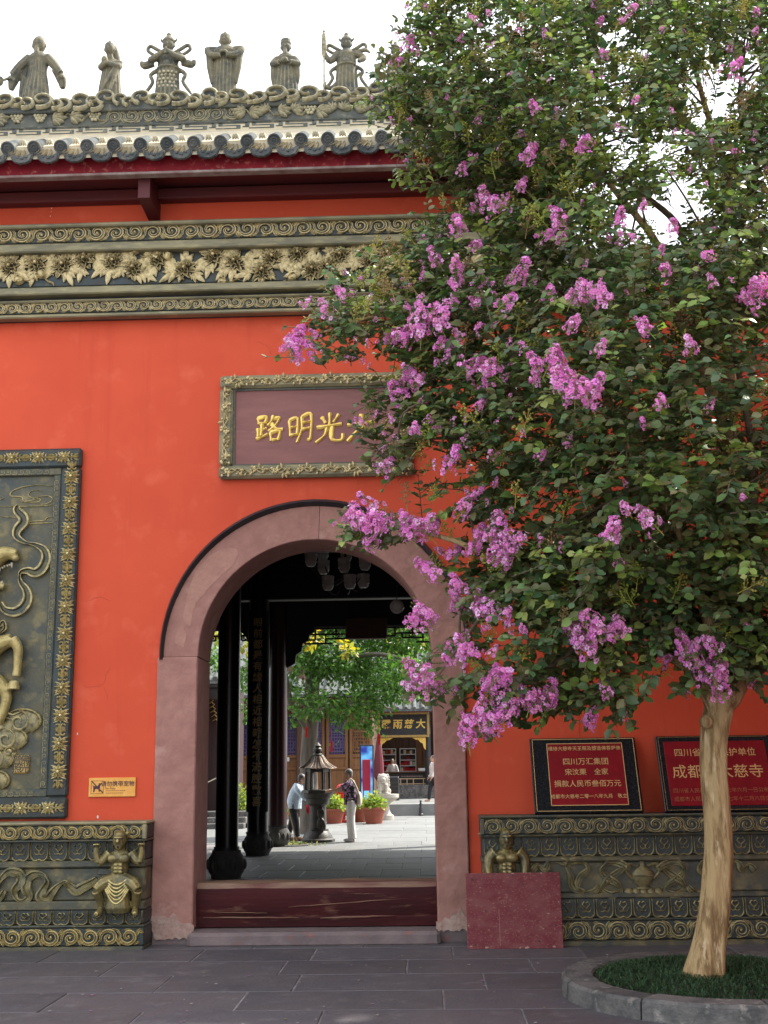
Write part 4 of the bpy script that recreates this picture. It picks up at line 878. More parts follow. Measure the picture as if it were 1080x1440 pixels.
# ------------------------------------------------------------------ guardian figures along the ridge
STAT = mat('statue_clay', (.145, .128, .078), .8, c2=(.062, .068, .058), sc=7, lo=.42, hi=.64, c3=(.27, .24, .145), sc3=16, lo3=.55, hi3=.8, wear=(.46, .41, .26), wlo=.51, whi=.60, bump=.3, bsc=50)
def statue(px, pyt, pyb, label, kind):
    Y = .28; top, bot = P(px, pyt, Y), P(px, pyb, Y); z0 = RIDGE_TOP - .02; h = top.z - z0; x0 = top.x
    t = thing('guardian_statue', label, 'statue', (x0, Y, z0), 'clay figures standing on the ridge')
    b = MB(); k = h; T = lambda x, y, z: V((x0 + x * k, Y + y * k, z0 + z * k))
    E_ = lambda p, r: b.ell(T(*p), tuple(q * k for q in r), 12, 8)
    U = lambda pts, rr, n=8: b.tube(spline([T(*p) for p in pts], 3), lerpl([r * k for r in rr], 3 * (len(pts) - 1) + 1), n)
    def robe(w0, w1, sh, zs=.72, lean=0.0, folds=9, sq=.72):
        pr = [(.001, .0), (w0, .0), (w0 * .98, .06), (w0 * .9, .2), (w1 * 1.05, .4), (w1, .5), (sh * .95, .62), (sh, zs - .06), (sh * .7, zs), (.04, zs + .04)]
        b.lathe([(r * k, z * k) for r, z in pr], 20, T(0, 0, 0), sy=sq)
        for i in range(folds):
            a = -pi / 2 + (i - (folds - 1) / 2) * .32 + .05 * sin(i * 3.1)
            U([(w0 * 1.0 * cos(a), w0 * sq * 1.0 * sin(a), .01), (w0 * .93 * cos(a), w0 * sq * .93 * sin(a), .2), (w1 * 1.02 * cos(a * .98), w1 * sq * 1.0 * sin(a), .45), (sh * .8 * cos(a), sh * sq * .9 * sin(a), .60)], [.026, .022, .017, .008], 6)
    def head(z, w=.062, beard=0, hat=0, lean=(0, 0)):
        lx, ly = lean; w *= 1.22; z -= .012
        E_((lx, ly - .01, z), (w, w * 1.05, w * 1.3)); E_((lx, ly - w * 1.05, z - .01), (.014, .016, .02)); U([(lx * .5, ly * .5, z - .14), (lx, ly, z - .05)], [.05, .042])
        for s in (-1, 1): E_((lx + s * w, ly, z - .005), (.012, .016, .03)); E_((lx + s * .025, ly - w * .92, z + .02), (.013, .012, .008))
        E_((lx, ly - w * .9, z - .045), (.022, .016, .008))
        if beard: U([(lx, ly - w * .7, z - .05), (lx - .005, ly - w * 1.0, z - .14), (lx + .005, ly - w * .9, z - .24)], [.034, .03, .008])
        if hat == 1: b.lathe([(w * 1.05 * k, 0), (w * 1.15 * k, .01 * k), (w * 1.0 * k, .06 * k), (w * 1.1 * k, .08 * k), (.001, .085 * k)], 12, T(lx, ly, z + .045))
        if hat == 2: E_((lx, ly, z + .06), (w * .98, w * .98, .04)); E_((lx, ly, z + .105), (.026, .026, .035))
        if hat == 3:
            b.lathe([(w * 1.1 * k, 0), (w * 1.2 * k, .03 * k), (w * .8 * k, .07 * k), (.03 * k, .10 * k), (.035 * k, .125 * k), (.001, .16 * k)], 10, T(lx, ly, z + .03))
            for s in (-1, 1): U([(lx + s * w, ly, z + .05), (lx + s * (w + .03), ly, z + .08), (lx + s * (w + .02), ly, z + .11)], [.016, .014, .006])
    if kind == 'elder':
        robe(.17, .115, .145, lean=0); head(.87, .070, 1, 0); U([(-.16, .02, .6), (-.19, .02, .3), (-.21, .02, .06)], [.04, .045, .03]); E_((0, .01, .93), (.066, .066, .06))
        for s in (-1, 1):
            U([(s * .11, 0, .68), (s * .21, -.03, .56), (s * .31, -.05, .42)], [.065, .06, .045]); U([(s * .23, -.02, .50), (s * .31, -.0, .36), (s * .33, .0, .24)], [.055, .065, .035]); E_((s * .33, -.06, .37), (.03, .03, .03))
        U([(-.33, -.06, .37), (-.42, -.06, .34)], [.02, .016]); E_((-.46, -.06, .31), (.045, .035, .05)); E_((-.45, -.06, .37), (.03, .03, .025))
    elif kind == 'lady':
        robe(.17, .13, .13, folds=7, zs=.66); head(.83, .058, 0, 2, (-.02, -.05)); U([(-.0, .03, .9), (.05, .05, .75), (.07, .06, .6)], [.06, .06, .05]); E_((-.06, -.13, .60), (.05, .05, .06))
        for s in (-1, 1): U([(s * .10, 0, .62), (s * .12, -.08, .52), (-.03, -.15, .55)], [.055, .05, .035])
        U([(.12, -.06, .62), (.02, -.13, .35), (-.10, -.12, .12)], [.03, .03, .02]); U([(.15, -.04, .62), (.08, -.12, .35), (.02, -.14, .08)], [.03, .03, .02])
    elif kind in ('general', 'warrior'):
        robe(.17, .135, .13, folds=5, zs=.68); head(.80, .058, 0, 3)
        E_((0, -.02, .44), (.145, .12, .035)); E_((0, -.10, .47), (.05, .04, .045))
        for s in (-1, 1):
            E_((s * .13, 0, .63), (.06, .06, .06)); 
            ribb = [(s * .06, .03, .70), (s * .16, .03, .76), (s * .24, .02, .80), (s * .27, .02, .74), (s * .20, .02, .68), (s * .13, .02, .66)]
            U(ribb, [.022, .026, .024, .024, .022, .016])
            U([(s * .12, .0, .45), (s * .22, .0, .38), (s * .19, .0, .28), (s * .26, .0, .16), (s * .33, .0, .06)], [.03, .026, .024, .024, .008])
            if kind == 'general':
                U([(s * .13, -.02, .62), (s * .20, -.08, .54), (s * .10, -.14, .56), (s * .015, -.16, .62)], [.05, .046, .036, .024]); U([(s * .18, -.03, .53), (s * .30, -.02, .50), (s * .34, -.02, .56)], [.05, .05, .02])
        if kind == 'general': U([(0, -.165, .57), (0, -.17, .66)], [.025, .014])
        else:
            U([(-.13, -.02, .62), (-.22, -.06, .50), (-.28, -.08, .58)], [.05, .046, .03]); U([(.13, -.02, .62), (.24, -.04, .55), (.17, -.12, .45)], [.05, .046, .03]); E_((-.285, -.09, .6), (.03, .03, .03))
            U([(.16, -.02, .66), (.26, -.02, .68), (.33, .0, .64)], [.03, .03, .01]); U([(-.10, -.05, .2), (-.2, -.05, .1), (-.3, -.05, .14), (-.28, -.05, .2)], [.04, .035, .03, .01])
    elif kind == 'official':
        robe(.16, .15, .17, folds=9, zs=.76, sq=.6); head(.88, .062, 0, 2)
        for s in (-1, 1): U([(s * .12, 0, .73), (s * .23, -.03, .72), (s * .16, -.09, .60), (s * .03, -.13, .58)], [.05, .045, .05, .035]); U([(s * .20, -.03, .66), (s * .18, -.05, .45), (s * .15, -.04, .22)], [.05, .05, .03])
        b.lathe([(.05 * k, 0), (.06 * k, .03 * k), (.001, .04 * k)], 10, T(0, -.13, .60))
    elif kind == 'sage':
        robe(.20, .155, .15, folds=9, zs=.72); head(.87, .062, 1, 1)
        for s in (-1, 1): U([(s * .12, 0, .66), (s * .19, -.06, .54), (s * .08, -.15, .52)], [.06, .055, .04]); U([(s * .17, -.03, .55), (s * .18, -.04, .36), (s * .17, -.03, .2)], [.05, .05, .03])
        b.lathe([(.03 * k, 0), (.055 * k, .03 * k), (.05 * k, .07 * k), (.001, .075 * k)], 10, T(0, -.16, .50))
    link('figure', remesh(b, 'figure', STAT, .0085, 1, .4), t)
    if kind == 'general':
        b = MB()
        for r_ in range(6):
            for c_ in range(5): a = -pi / 2 + (c_ - 2 + (r_ % 2) * .5) * .30; b.ell(T(.172 * cos(a), .125 * sin(a), .10 + .05 * r_), (.02 * k, .012 * k, .02 * k), 6, 4)
        b.build('armour_scale', STAT, t)
    if kind == 'warrior':
        b = MB(); xs = -.30; b.tube([T(xs, -.09, .02), T(xs, -.09, .62)], .012 * k, 7); b.lathe([(.02 * k, .55 * k), (.036 * k, .60 * k), (.03 * k, .66 * k), (.038 * k, .68 * k), (.03 * k, .88 * k), (.012 * k, .92 * k), (.02 * k, .94 * k), (.001, .97 * k)], 9, T(xs, -.09, .0)); b.build('mace', STAT, t)
statue(56, 50, 133, 'long bearded elder with arms spread, clay figure furthest left on the ridge', 'elder')
statue(158, 56, 131, 'slim robed clay figure turned sideways, second from the left on the ridge', 'lady')
statue(238, 43, 127, 'armoured clay general with joined hands and looping ribbons on the ridge', 'general')
statue(317, 45, 122, 'clay official with wide square shoulders, fourth from the left on the ridge', 'official')
statue(402, 55, 122, 'bearded clay sage with a flat hat holding a bowl on the ridge', 'sage')
statue(487, 43, 120, 'armoured clay warrior holding an upright mace on the ridge', 'warrior')
statue(556, 56, 118, 'clay figure half hidden by the flowering tree, furthest right on the ridge', 'general')

# ------------------------------------------------------------------ stone plaques leaning on the wall, wooden board, small sign
def plaque(x0, x1, y0, y1, name, label, inner, lines, gm, gold_edge):
    Yb_, Yt_ = -.30, -.03; a = P(x0 + 7, y1, Yb_); c = P(x1 + 7, y1, Yb_); w = c.x - a.x; d = P(x0, y0, Yt_); hgt = math.hypot(d.z - a.z, Yt_ - Yb_); tilt = -math.atan2(Yt_ - Yb_, d.z - a.z)
    zb_ = LR[0] + .004
    t = thing(name, label, 'plaque', (a.x + w / 2, Yb_, zb_)); t.rotation_euler = (tilt, 0, 0)
    M = Matrix.Translation((a.x + w / 2, Yb_, zb_)) @ Matrix.Rotation(tilt, 4, 'X')
    def put(b, nm, m, par=None, sm=False):
        o = link(nm, b.mesh(nm, m, sm)); o.parent = par or t; return o
    b = MB(); b.bev(-w / 2, w / 2, -.03, .02, 0, hgt, .006); put(b, 'slab', BMARB)
    iu0, iu1, iv0, iv1 = inner
    X = lambda u: -w / 2 + w * u
    b = MB(); b.bev(X(iu0), X(iu1), -.036, -.028, hgt * iv0, hgt * iv1, .003); put(b, 'red_field', MARB)
    if gold_edge:
        for (m_, u0, u1, v0, v1) in ((.006, iu0, iu1, iv0, iv1), (.004, .02, .98, .02, .98)):
            b = MB(); e = m_; zz0, zz1 = hgt * v0, hgt * v1
            for bb in ((X(u0), X(u1), zz0, zz0 + e), (X(u0), X(u1), zz1 - e, zz1), (X(u0), X(u0) + e, zz0, zz1), (X(u1) - e, X(u1), zz0, zz1)): b.box(bb[0], bb[1], -.039, -.029, bb[2], bb[3])
            put(b, 'gold_line', gm)
    else:
        b = MB(); e = .003
        for bb in ((X(.02), X(.98), .012, .015), (X(.02), X(.98), hgt - .015, hgt - .012), (X(.02), X(.02) + e, .012, hgt - .012)): b.box(bb[0], bb[1], -.033, -.029, bb[2], bb[3])
        put(b, 'edge_line', GOLDD)
    for (s, u, v, sz, m_, sp_, off) in lines:
        me = text(s, sz * hgt, m_, .002, off, spacing=sp_); xs_ = [v_.co.x for v_ in me.vertices]
        o = link('inscription', me, loc=(X(u), -.038, hgt * v)); o.parent = t
    return t
g1 = GOLD2 = mat('inscription_gold', (.78, .52, .22), .45, .3)
g3 = mat('inscription_red_gold', (.42, .13, .06), .5, .2)
plaque(745, 898, 1038, 1143, 'donation_plaque', 'black-edged red marble plaque with gold lines, left of the tree trunk', (.155, .87, .09, .92),
    [('维修大慈寺天王殿及塑造佛菩萨像', .51, .845, .062, g1, 1.0, .0), ('四川万汇集团', .51, .665, .098, g1, 1.0, .0), ('宋汶栗　全家', .51, .525, .092, g1, 1.0, .0), ('捐款人民币叁佰万元', .51, .37, .094, g1, 1.0, .0), ('成都市大慈寺二零一八年九月　敬立', .51, .205, .060, g1, 1.0, .0)], g1, True)
plaque(928, 1093, 1035, 1141, 'heritage_plaque', 'red heritage plaque with large characters, partly hidden behind the tree trunk', (.06, .95, .07, .92),
    [('四川省文物保护单位', .50, .76, .115, g1, 1.0, .0), ('成都　大慈寺', .50, .50, .19, g1, 1.02, .0), ('四川省人民政府二〇〇七年六月一日公布', .50, .26, .066, g3, 1.0, .0), ('成都市人民政府二〇〇七年十二月八日立', .50, .15, .066, g3, 1.0, .0)], g1, False)
# worn red board
a = G(658, 1335); c = G(794, 1336); w = (c - a).length; tp = P(658, 1228, a.y + .06); h = math.hypot(tp.z, .06)
wb = thing('wooden_board', 'scuffed dark red board leaning against the right plinth', 'board', ((a.x + c.x) / 2, a.y, .0)); wb.rotation_euler = (-math.atan2(.06, tp.z), 0, 0)
b = MB(); b.bev(-w / 2, w / 2, -.012, .012, .0, h, .004); o = link('panel', b.mesh('panel', BOARD, False)); o.parent = wb
b = MB()
for (u, v) in ((-.42, .06), (.43, .30), (.42, .93), (-.43, .92), (.0, .97), (.25, .1), (.1, .85), (-.3, .5)): b.lathe([(.008, 0), (.006, .004), (.001, .005)], 8, (w * u, -.012, h * v), M=Matrix.Rotation(pi / 2, 3, 'X'))
o = link('nail_head', b.mesh('nail_head', BLACK, False)); o.parent = wb
b = MB(); b.box(-w * .16, -w * .157, -.0135, -.011, .03, h * .52); o = link('panel_joint', b.mesh('panel_joint', MT['bare_board'] if 'bare_board' in MT else mat('joint_line', (.38, .22, .2), .8), False)); o.parent = wb
b = MB()
for (u, v, r) in ((-.3, .015, .014), (.12, .012, .018), (.40, .02, .016), (-.46, .03, .012), (.36, .45, .010), (.05, .01, .012), (-.485, .3, .008), (-.1, .55, .006), (.2, .7, .005), (-.35, .8, .006), (.3, .25, .007), (.47, .6, .008), (.0, .985, .012), (.3, .985, .01)):
    n = 9; b.prism([(w * u + r * cos(6.28 * k / n) * rnd(.6, 1.5), h * v + r * .6 * sin(6.28 * k / n) * rnd(.5, 1.3) + .004) for k in range(n)], -.0136, -.0118)
o = link('paint_chip', b.mesh('paint_chip', mat('bare_board', (.36, .22, .18), .8), False)); o.parent = wb
# no-pets sign
a = P(124, 1121, -.02); c = P(191, 1093, -.02); w, h = c.x - a.x, c.z - a.z
sg = thing('no_pets_sign', 'small orange metal sign with a crossed-out dog, left of the arch', 'sign', ((a.x + c.x) / 2, 0, a.z))
b = MB(); b.bev(a.x, c.x, -.02, -.001, a.z, c.z, .004); b.build('plate', YELP, sg, False)
X = lambda u: a.x + w * u
Z = lambda v: a.z + h * v
b = MB(); e = .005
for (u0, u1, v0, v1) in ((.05, .32, .17, .19), (.05, .32, .83, .85), (.05, .06, .17, .85), (.31, .32, .17, .85)): b.box(X(u0), X(u1), -.0235, -.0195, Z(v0), Z(v1))
b.build('pictogram_frame', BRN, sg, False)
b = MB()
dog = [(.10, .56), (.085, .60), (.09, .62), (.115, .57), (.19, .55), (.215, .66), (.215, .74), (.235, .70), (.255, .72), (.285, .71), (.28, .65), (.25, .62), (.24, .45), (.23, .40), (.245, .28), (.225, .28), (.205, .42), (.14, .42), (.125, .26), (.10, .26), (.105, .42)]
b.prism([(X(u), Z(v)) for u, v in dog][::-1], -.0235, -.0195); b.build('dog_pictogram', PUR, sg, False)
b = MB(); b.add([(X(.06), -.025, Z(.80)), (X(.075), -.025, Z(.83)), (X(.315), -.025, Z(.24)), (X(.30), -.025, Z(.20)), (X(.06), -.021, Z(.80)), (X(.075), -.021, Z(.83)), (X(.315), -.021, Z(.24)), (X(.30), -.021, Z(.20))], [(3, 2, 1, 0), (4, 5, 6, 7), (0, 1, 5, 4), (2, 3, 7, 6), (1, 2, 6, 5), (3, 0, 4, 7)]); b.build('slash', PUR, sg, False)
link('inscription', text('请勿携带宠物', h * .30, PUR, .0015, .0004), sg, loc=(X(.62), -.0215, Z(.66)))
link('inscription', text('No Pets', h * .17, BRN, .0015), sg, loc=(X(.46), -.0215, Z(.44)))
for k in range(2):
    b = MB(); 
    for i in range(10 - k): b.box(X(.37 + i * .042), X(.405 + i * .042), -.0215, -.0195, Z(.30 - k * .12), Z(.335 - k * .12))
    b.build('small_print', BRN, sg, False)
# ------------------------------------------------------------------ dark entrance hall behind the gate
hall = thing('entrance_hall', 'dark timber hall behind the arch with black columns on stone drums', 'hall', (CX, 7.5, 0))
HX0, HX1, HY1 = -6.4, 3.9, 14.55
zbeam = PZ(445, 884, 14.3)
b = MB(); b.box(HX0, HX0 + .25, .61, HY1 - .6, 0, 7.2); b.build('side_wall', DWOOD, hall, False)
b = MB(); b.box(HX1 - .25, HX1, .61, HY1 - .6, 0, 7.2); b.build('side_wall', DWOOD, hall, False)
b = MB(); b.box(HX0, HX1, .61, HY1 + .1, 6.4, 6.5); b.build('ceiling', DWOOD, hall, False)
b = MB(); b.add([(HX0 - .6, .62, 7.0), (HX1 + .3, .62, 7.0), (HX1 + .3, 7.6, 9.6), (HX0 - .6, 7.6, 9.6), (HX0 - .6, 15.0, zbeam + .55), (HX1 + .3, 15.0, zbeam + .55), (HX0 - .6, .62, 6.9), (HX1 + .3, .62, 6.9), (HX1 + .3, 7.6, 9.5), (HX0 - .6, 7.6, 9.5), (HX0 - .6, 15.0, zbeam + .45), (HX1 + .3, 15.0, zbeam + .45)],
    [(0, 1, 2, 3), (3, 2, 5, 4), (7, 6, 9, 8), (8, 9, 10, 11), (4, 5, 11, 10), (0, 3, 9, 6), (3, 4, 10, 9), (2, 1, 7, 8), (5, 2, 8, 11)]); b.build('roof', TILE, hall, False)
b = MB(); b.bev(HX0, HX1, 14.12, 14.42, zbeam, zbeam + 1.9, .02); b.build('eave_beam', DWOOD, hall, False)
for (y, z) in ((6.75, 4.9), (11.48, 4.8)):
    b = MB(); b.bev(HX0, HX1, y - .14, y + .14, z, z + 1.5, .02); b.build('tie_beam', DWOOD, hall, False)
for (x, y, r, rb) in ((-2.975, 6.75, .172, .275), (-3.165, 11.48, .20, .27), (-3.12, 14.17, .20, .27), (.95, 6.75, .172, .275), (1.1, 11.48, .20, .27), (1.05, 14.17, .20, .27), (-5.3, 14.17, .2, .27)):
    zb_ = .42 if y < 8 else .40
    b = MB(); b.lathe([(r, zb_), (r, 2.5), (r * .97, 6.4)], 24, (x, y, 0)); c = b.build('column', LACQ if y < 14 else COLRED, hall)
    b = MB(); b.lathe([(rb * .8, 0), (rb * .84, .05), (rb * .97, .10), (rb, .2), (rb * .95, .30), (rb * .80, .36), (rb * .78, .40)], 22, (x, y, 0))
    for k in range(14):
        a = 6.283 * k / 14; b.ell((x + rb * .985 * cos(a), y + rb * .985 * sin(a), .2), (.035, .035, .08), 6, 5)
    b.build('column_base', BASE, c); b = MB(); b.lathe([(r * 1.12, .395), (r * 1.12, zb_ + .03)], 20, (x, y, 0)); b.build('column_collar', BLACK, c)
# couplet board on the second column
xb_, yb_ = -3.165, 11.48 - .205
b = MB(); n = 10; zt_, zl_ = PZ(370, 858, 11.25), PZ(361, 1142, 11.25); vs = []
for z in (zl_, zt_):
    for i in range(n + 1): a = radians(-90 - 62 + 124 * i / n); vs.append((xb_ + .235 * cos(a), 11.48 + .225 * sin(a), z))
    for i in range(n + 1): a = radians(-90 + 62 - 124 * i / n); vs.append((xb_ + .203 * cos(a), 11.48 + .203 * sin(a), z))
m_ = 2 * (n + 1); b.add(vs, [(i, (i + 1) % m_, m_ + (i + 1) % m_, m_ + i) for i in range(m_)] + [tuple(range(m_))[::-1], tuple(range(m_, 2 * m_))]); cb = b.build('couplet_board', LACQ, hall, 35)
GD = mat('faded_gold_paint', (.50, .36, .15), .5, .2)
for i, ch in enumerate('眼前都是有緣人相近相親怎不滿腔歡喜'):
    z = PZ(368, 876, 11.25) + (PZ(362, 1128, 11.25) - PZ(368, 876, 11.25)) * i / 16
    link('couplet_character', text(ch, .19, GD, .003, .003, shear=.05), cb, loc=(xb_, 11.48 - .232, z))
# hanging fretwork between the eave columns
def fret(x0, x1, flip):
    b = MB(); z1 = zbeam; y = 14.2; t = .018; W = x1 - x0
    def hb(u0, u1, v): b.box(x0 + W * u0, x0 + W * u1, y - .02, y + .02, z1 - v - t, z1 - v + t)
    def vb(u, v0, v1): b.box(x0 + W * u - t, x0 + W * u + t, y - .021, y + .021, z1 - v1, z1 - v0)
    for (u0, u1, v) in ((0, 1, .015), (.04, .38, .14), (.62, .96, .14), (.0, .16, .26), (.84, 1, .26), (.10, .26, .34), (.74, .90, .34), (.38, .62, .20), (.22, .34, .24), (.66, .78, .24), (.0, .09, .40), (.91, 1, .40)): hb(u0, u1, v)
    for (u, v0, v1) in ((.04, .0, .40), (.96, 0, .40), (.10, .14, .34), (.90, .14, .34), (.16, 0, .26), (.84, 0, .26), (.22, .14, .34), (.78, .14, .34), (.28, 0, .14), (.72, 0, .14), (.34, .14, .24), (.66, .14, .24), (.38, 0, .20), (.62, 0, .20), (.5, 0, .2)): vb(u, v0, v1)
    for u in (.28, .72):
        for k in range(10):
            a = 6.283 * k / 10; b.box(x0 + W * u + .075 * cos(a) - .016, x0 + W * u + .075 * cos(a) + .016, y - .03, y + .03, z1 - .15 + .075 * sin(a) - .016, z1 - .15 + .075 * sin(a) + .016)
        b.box(x0 + W * u - .05, x0 + W * u + .05, y - .028, y + .028, z1 - .165, z1 - .135); b.box(x0 + W * u - .013, x0 + W * u + .013, y - .029, y + .029, z1 - .2, z1 - .1)
    b.build('fretwork', DWOOD, hall, False)
fret(-2.92, .85, 0); fret(-5.1, -3.32, 0)
def spandrel(x, s):
    b = MB(); z1 = zbeam + .02; o = [(0, 0), (.62, 0), (.60, -.10), (.50, -.16), (.46, -.30), (.34, -.36), (.32, -.52), (.20, -.60), (.18, -.78), (.0, -.88)]
    pts = [(x + s * u, z1 + v) for u, v in o]; b.prism(pts if s < 0 else pts[::-1], 14.12, 14.24); b.build('carved_spandrel', DWOOD, hall, False)
spandrel(-2.93, 1); spandrel(-3.33, -1); spandrel(.85, -1)
b = MB(); q = P(516, 893, 14.3); b.bev(q.x - .45, q.x + .45, 14.0, 14.1, q.z - .12, q.z + .35, .02); b.build('hanging_board', WOODD, hall, False)
# chandelier with opal shades, and a globe lamp
OP = mat('unlit_shade', (.62, .60, .55), .4)
ck = P(486, 806, 7.2); ch = thing('chandelier', 'unlit chandelier with white glass shades hanging in the dark hall', 'chandelier', (ck.x, 7.2, ck.z - .2))
b = MB(); b.tube([(ck.x, 7.2, 6.4), (ck.x, 7.2, ck.z - .12)], .018, 8); b.ell((ck.x, 7.2, ck.z - .05), (.06, .06, .09), 10, 6); b.ell((ck.x, 7.2, ck.z - .2), (.025, .025, .04), 8, 5); b.build('stem', IRON, ch)
for (px, py, dy) in ((437, 787, -.1), (454, 779, .25), (487, 781, .35), (484, 795, -.35), (513, 792, .1), (461, 820, -.2), (492, 818, -.35), (511, 817, .15), (455, 798, .3)):
    q = P(px, py, 7.2 + dy); b = MB(); b.lathe([(.001, -.115), (.055, -.11), (.075, -.09), (.085, -.05), (.095, -.045), (.09, .0), (.098, .01), (.092, .06), (.10, .07), (.10, .11), (.085, .11)], 14, q); b.build('shade', OP, ch)
    b = MB(); b.tube(spline([(ck.x, 7.2, ck.z - .05), (.5 * (ck.x + q.x), 7.2 + dy * .5, min(ck.z, q.z) - .16), (q.x, q.y, q.z - .12)], 5), .010, 6); b.build('arm', IRON, ch)
q = P(558, 853, 5.0); gl = thing('globe_lamp', 'small unlit round globe lamp on an angled rod in the hall', 'lamp', tuple(q))
b = MB(); b.ell(q, .098, 18, 12); b.build('globe', OP, gl); b = MB(); b.tube([q + V((0, 0, .09)), q + V((0, 0, .30)), q + V((.25, 0, .30)), q + V((1.2, 0, .34)), q + V((3.3, .1, .34))], .008, 6); b.build('rod', IRON, gl)

# ------------------------------------------------------------------ leaf helpers
def leafcloud(blobs, n, size, cols, mat_, seed=1, flat=.0, asp=.55, fill=.5):
    random.seed(seed); b = MB(); b.c = []
    ws = [r[0] * r[1] * r[2] for _, r in blobs]; tot = sum(ws)
    for (c, r), w in zip(blobs, ws):
        for i in range(int(n * w / tot)):
            d = V((random.gauss(0, 1), random.gauss(0, 1), random.gauss(0, 1))).normalized() * (random.random() ** fill)
            p = V(c) + V((d.x * r[0], d.y * r[1], d.z * r[2]))
            L = size * rnd(.6, 1.25); t = (d + V((rnd(-1, 1), rnd(-1, 1), rnd(-1.2, .5)))).normalized(); nrm = (V((0, 0, 1)) * rnd(.2, 1.2) + V((rnd(-1, 1), rnd(-1, 1), rnd(-.4, 1)))).normalized(); sd = t.cross(nrm)
            if sd.length < .1: continue
            sd = sd.normalized() * L * asp * .5
            b.add([p, p + t * L * .5 + sd, p + t * L, p + t * L * .5 - sd], [(0, 1, 2, 3)])
            c_ = random.choice(cols); f = rnd(.75, 1.25); b.c += [(c_[0] * f, c_[1] * f, c_[2] * f)] * 4
    return b

# ------------------------------------------------------------------ courtyard trees
GC = [(.09, .20, .035), (.12, .26, .045), (.07, .15, .03), (.16, .30, .06), (.06, .13, .03)]
YC = [(.55, .42, .05), (.45, .38, .06), (.34, .36, .06), (.25, .30, .05)]
tx = P(436, 1100, 19.0); gt = thing('courtyard_tree', 'leafy green tree behind the iron lantern in the courtyard', 'tree', (tx.x, 19.0, 0))
b = MB(); p0 = V((tx.x, 19, -.05)); b.tube(spline([p0, P(434, 1080, 19), P(437, 1010, 19), P(441, 930, 19), P(446, 860, 19)], 5), lerpl([.26, .22, .20, .18, .13], 21), 12)
b.build('trunk', BARK2, gt)
for pts, rr in (([(436, 1030), (424, 1010), (409, 990), (405, 965), (398, 930)], .12), ([(440, 960), (480, 930), (530, 920), (580, 930)], .10), ([(438, 1000), (470, 990), (520, 990), (560, 1000)], .08), ([(443, 900), (470, 860), (520, 830)], .10), ([(441, 930), (400, 880), (350, 860)], .10)):
    b = MB(); q = [P(x, y, 19 + (i * .35 if rr < .1 else -i * .3)) for i, (x, y) in enumerate(pts)]; b.tube(spline(q, 4), lerpl([rr, rr * .7, rr * .3], 4 * (len(q) - 1) + 1), 8); b.build('branch', BARK2, gt)
bl = []
for (x, y, r, yy) in ((470, 925, 48, 18.5), (520, 935, 52, 19.5), (562, 955, 45, 18.2), (425, 930, 36, 18.4), (405, 975, 26, 18.8), (445, 985, 36, 17.9), (495, 995, 38, 18.2), (530, 985, 30, 18.6), (578, 962, 24, 19.2), (350, 950, 34, 19.5), (345, 1000, 22, 19.5), (300, 925, 30, 21), (590, 930, 26, 20), (480, 860, 60, 19.5), (560, 880, 60, 19.5), (400, 870, 60, 19.5), (470, 1025, 10, 17.8), (471, 1042, 7, 17.8), (530, 1015, 12, 18), (531, 1032, 6, 18), (415, 1010, 16, 18.2), (520, 1020, 18, 18)):
    c = P(x, y, yy); r_ = r / 1665 * (yy + DIST); bl.append((c, (r_ * 1.1, r_, r_ * .72)))
o = leafcloud(bl, 15000, .15, GC, GLEAF, 3, fill=.45).build('crown', GLEAF, gt, False); o['kind'] = 'stuff'
yb = []
for (x, y, r, yy) in ((440, 898, 16, 16.2), (430, 893, 10, 16.4), (488, 915, 14, 15.9), (482, 905, 10, 15.9), (300, 890, 16, 17), (352, 905, 16, 17)):
    c = P(x, y, yy); r_ = r / 1665 * (yy + DIST); yb.append((c, (r_, r_, r_ * .9)))
o = leafcloud(yb, 260, .17, YC, GLEAF, 4).build('yellow_foliage', GLEAF, gt, False, label='yellowing leaves'); o['kind'] = 'stuff'
yt = P(603, 925, 44); y2 = thing('background_tree', 'yellowing tree beyond the shop roof at the right of the arch', 'tree', (yt.x, 44, 0))
b = MB(); b.tube([(yt.x, 44, -.1), (yt.x + .1, 44, 3), (yt.x, 44, 6)], [.3, .24, .12], 10); b.build('trunk', BARK2, y2)
o = leafcloud([(V((yt.x + .3, 44, 6.2)), (2.2, 2, 1.7)), (V((yt.x - 1, 43.5, 8)), (2.5, 2, 1.8)), (V((yt.x + 1.5, 43.5, 4.8)), (1.5, 1.5, .9))], 3000, .28, YC, GLEAF, 5).build('crown', GLEAF, y2, False); o['kind'] = 'stuff'
for (px, yy, lab, zz) in ((420, 52, 'tall dark green tree rising behind the timber hall', 8.5), (295, 50, 'far green tree seen between the left jamb and the first column', 7.5), (540, 56, 'far green tree behind the shop roof', 10.0)):
    c = P(px, 900, yy); t = thing('background_tree', lab, 'tree', (c.x, yy, 0)); b = MB(); b.tube([(c.x, yy, -.1), (c.x, yy, zz)], [.35, .15], 9); b.build('trunk', BARK2, t)
    o = leafcloud([(V((c.x, yy, zz)), (4, 3, 2.6)), (V((c.x + 2, yy - 1, zz + 1.5)), (3, 2, 2)), (V((c.x - 2, yy, zz + 1)), (3, 2.5, 2))], 3500, .40, GC, GLEAF, int(px)).build('crown', GLEAF, t, False); o['kind'] = 'stuff'

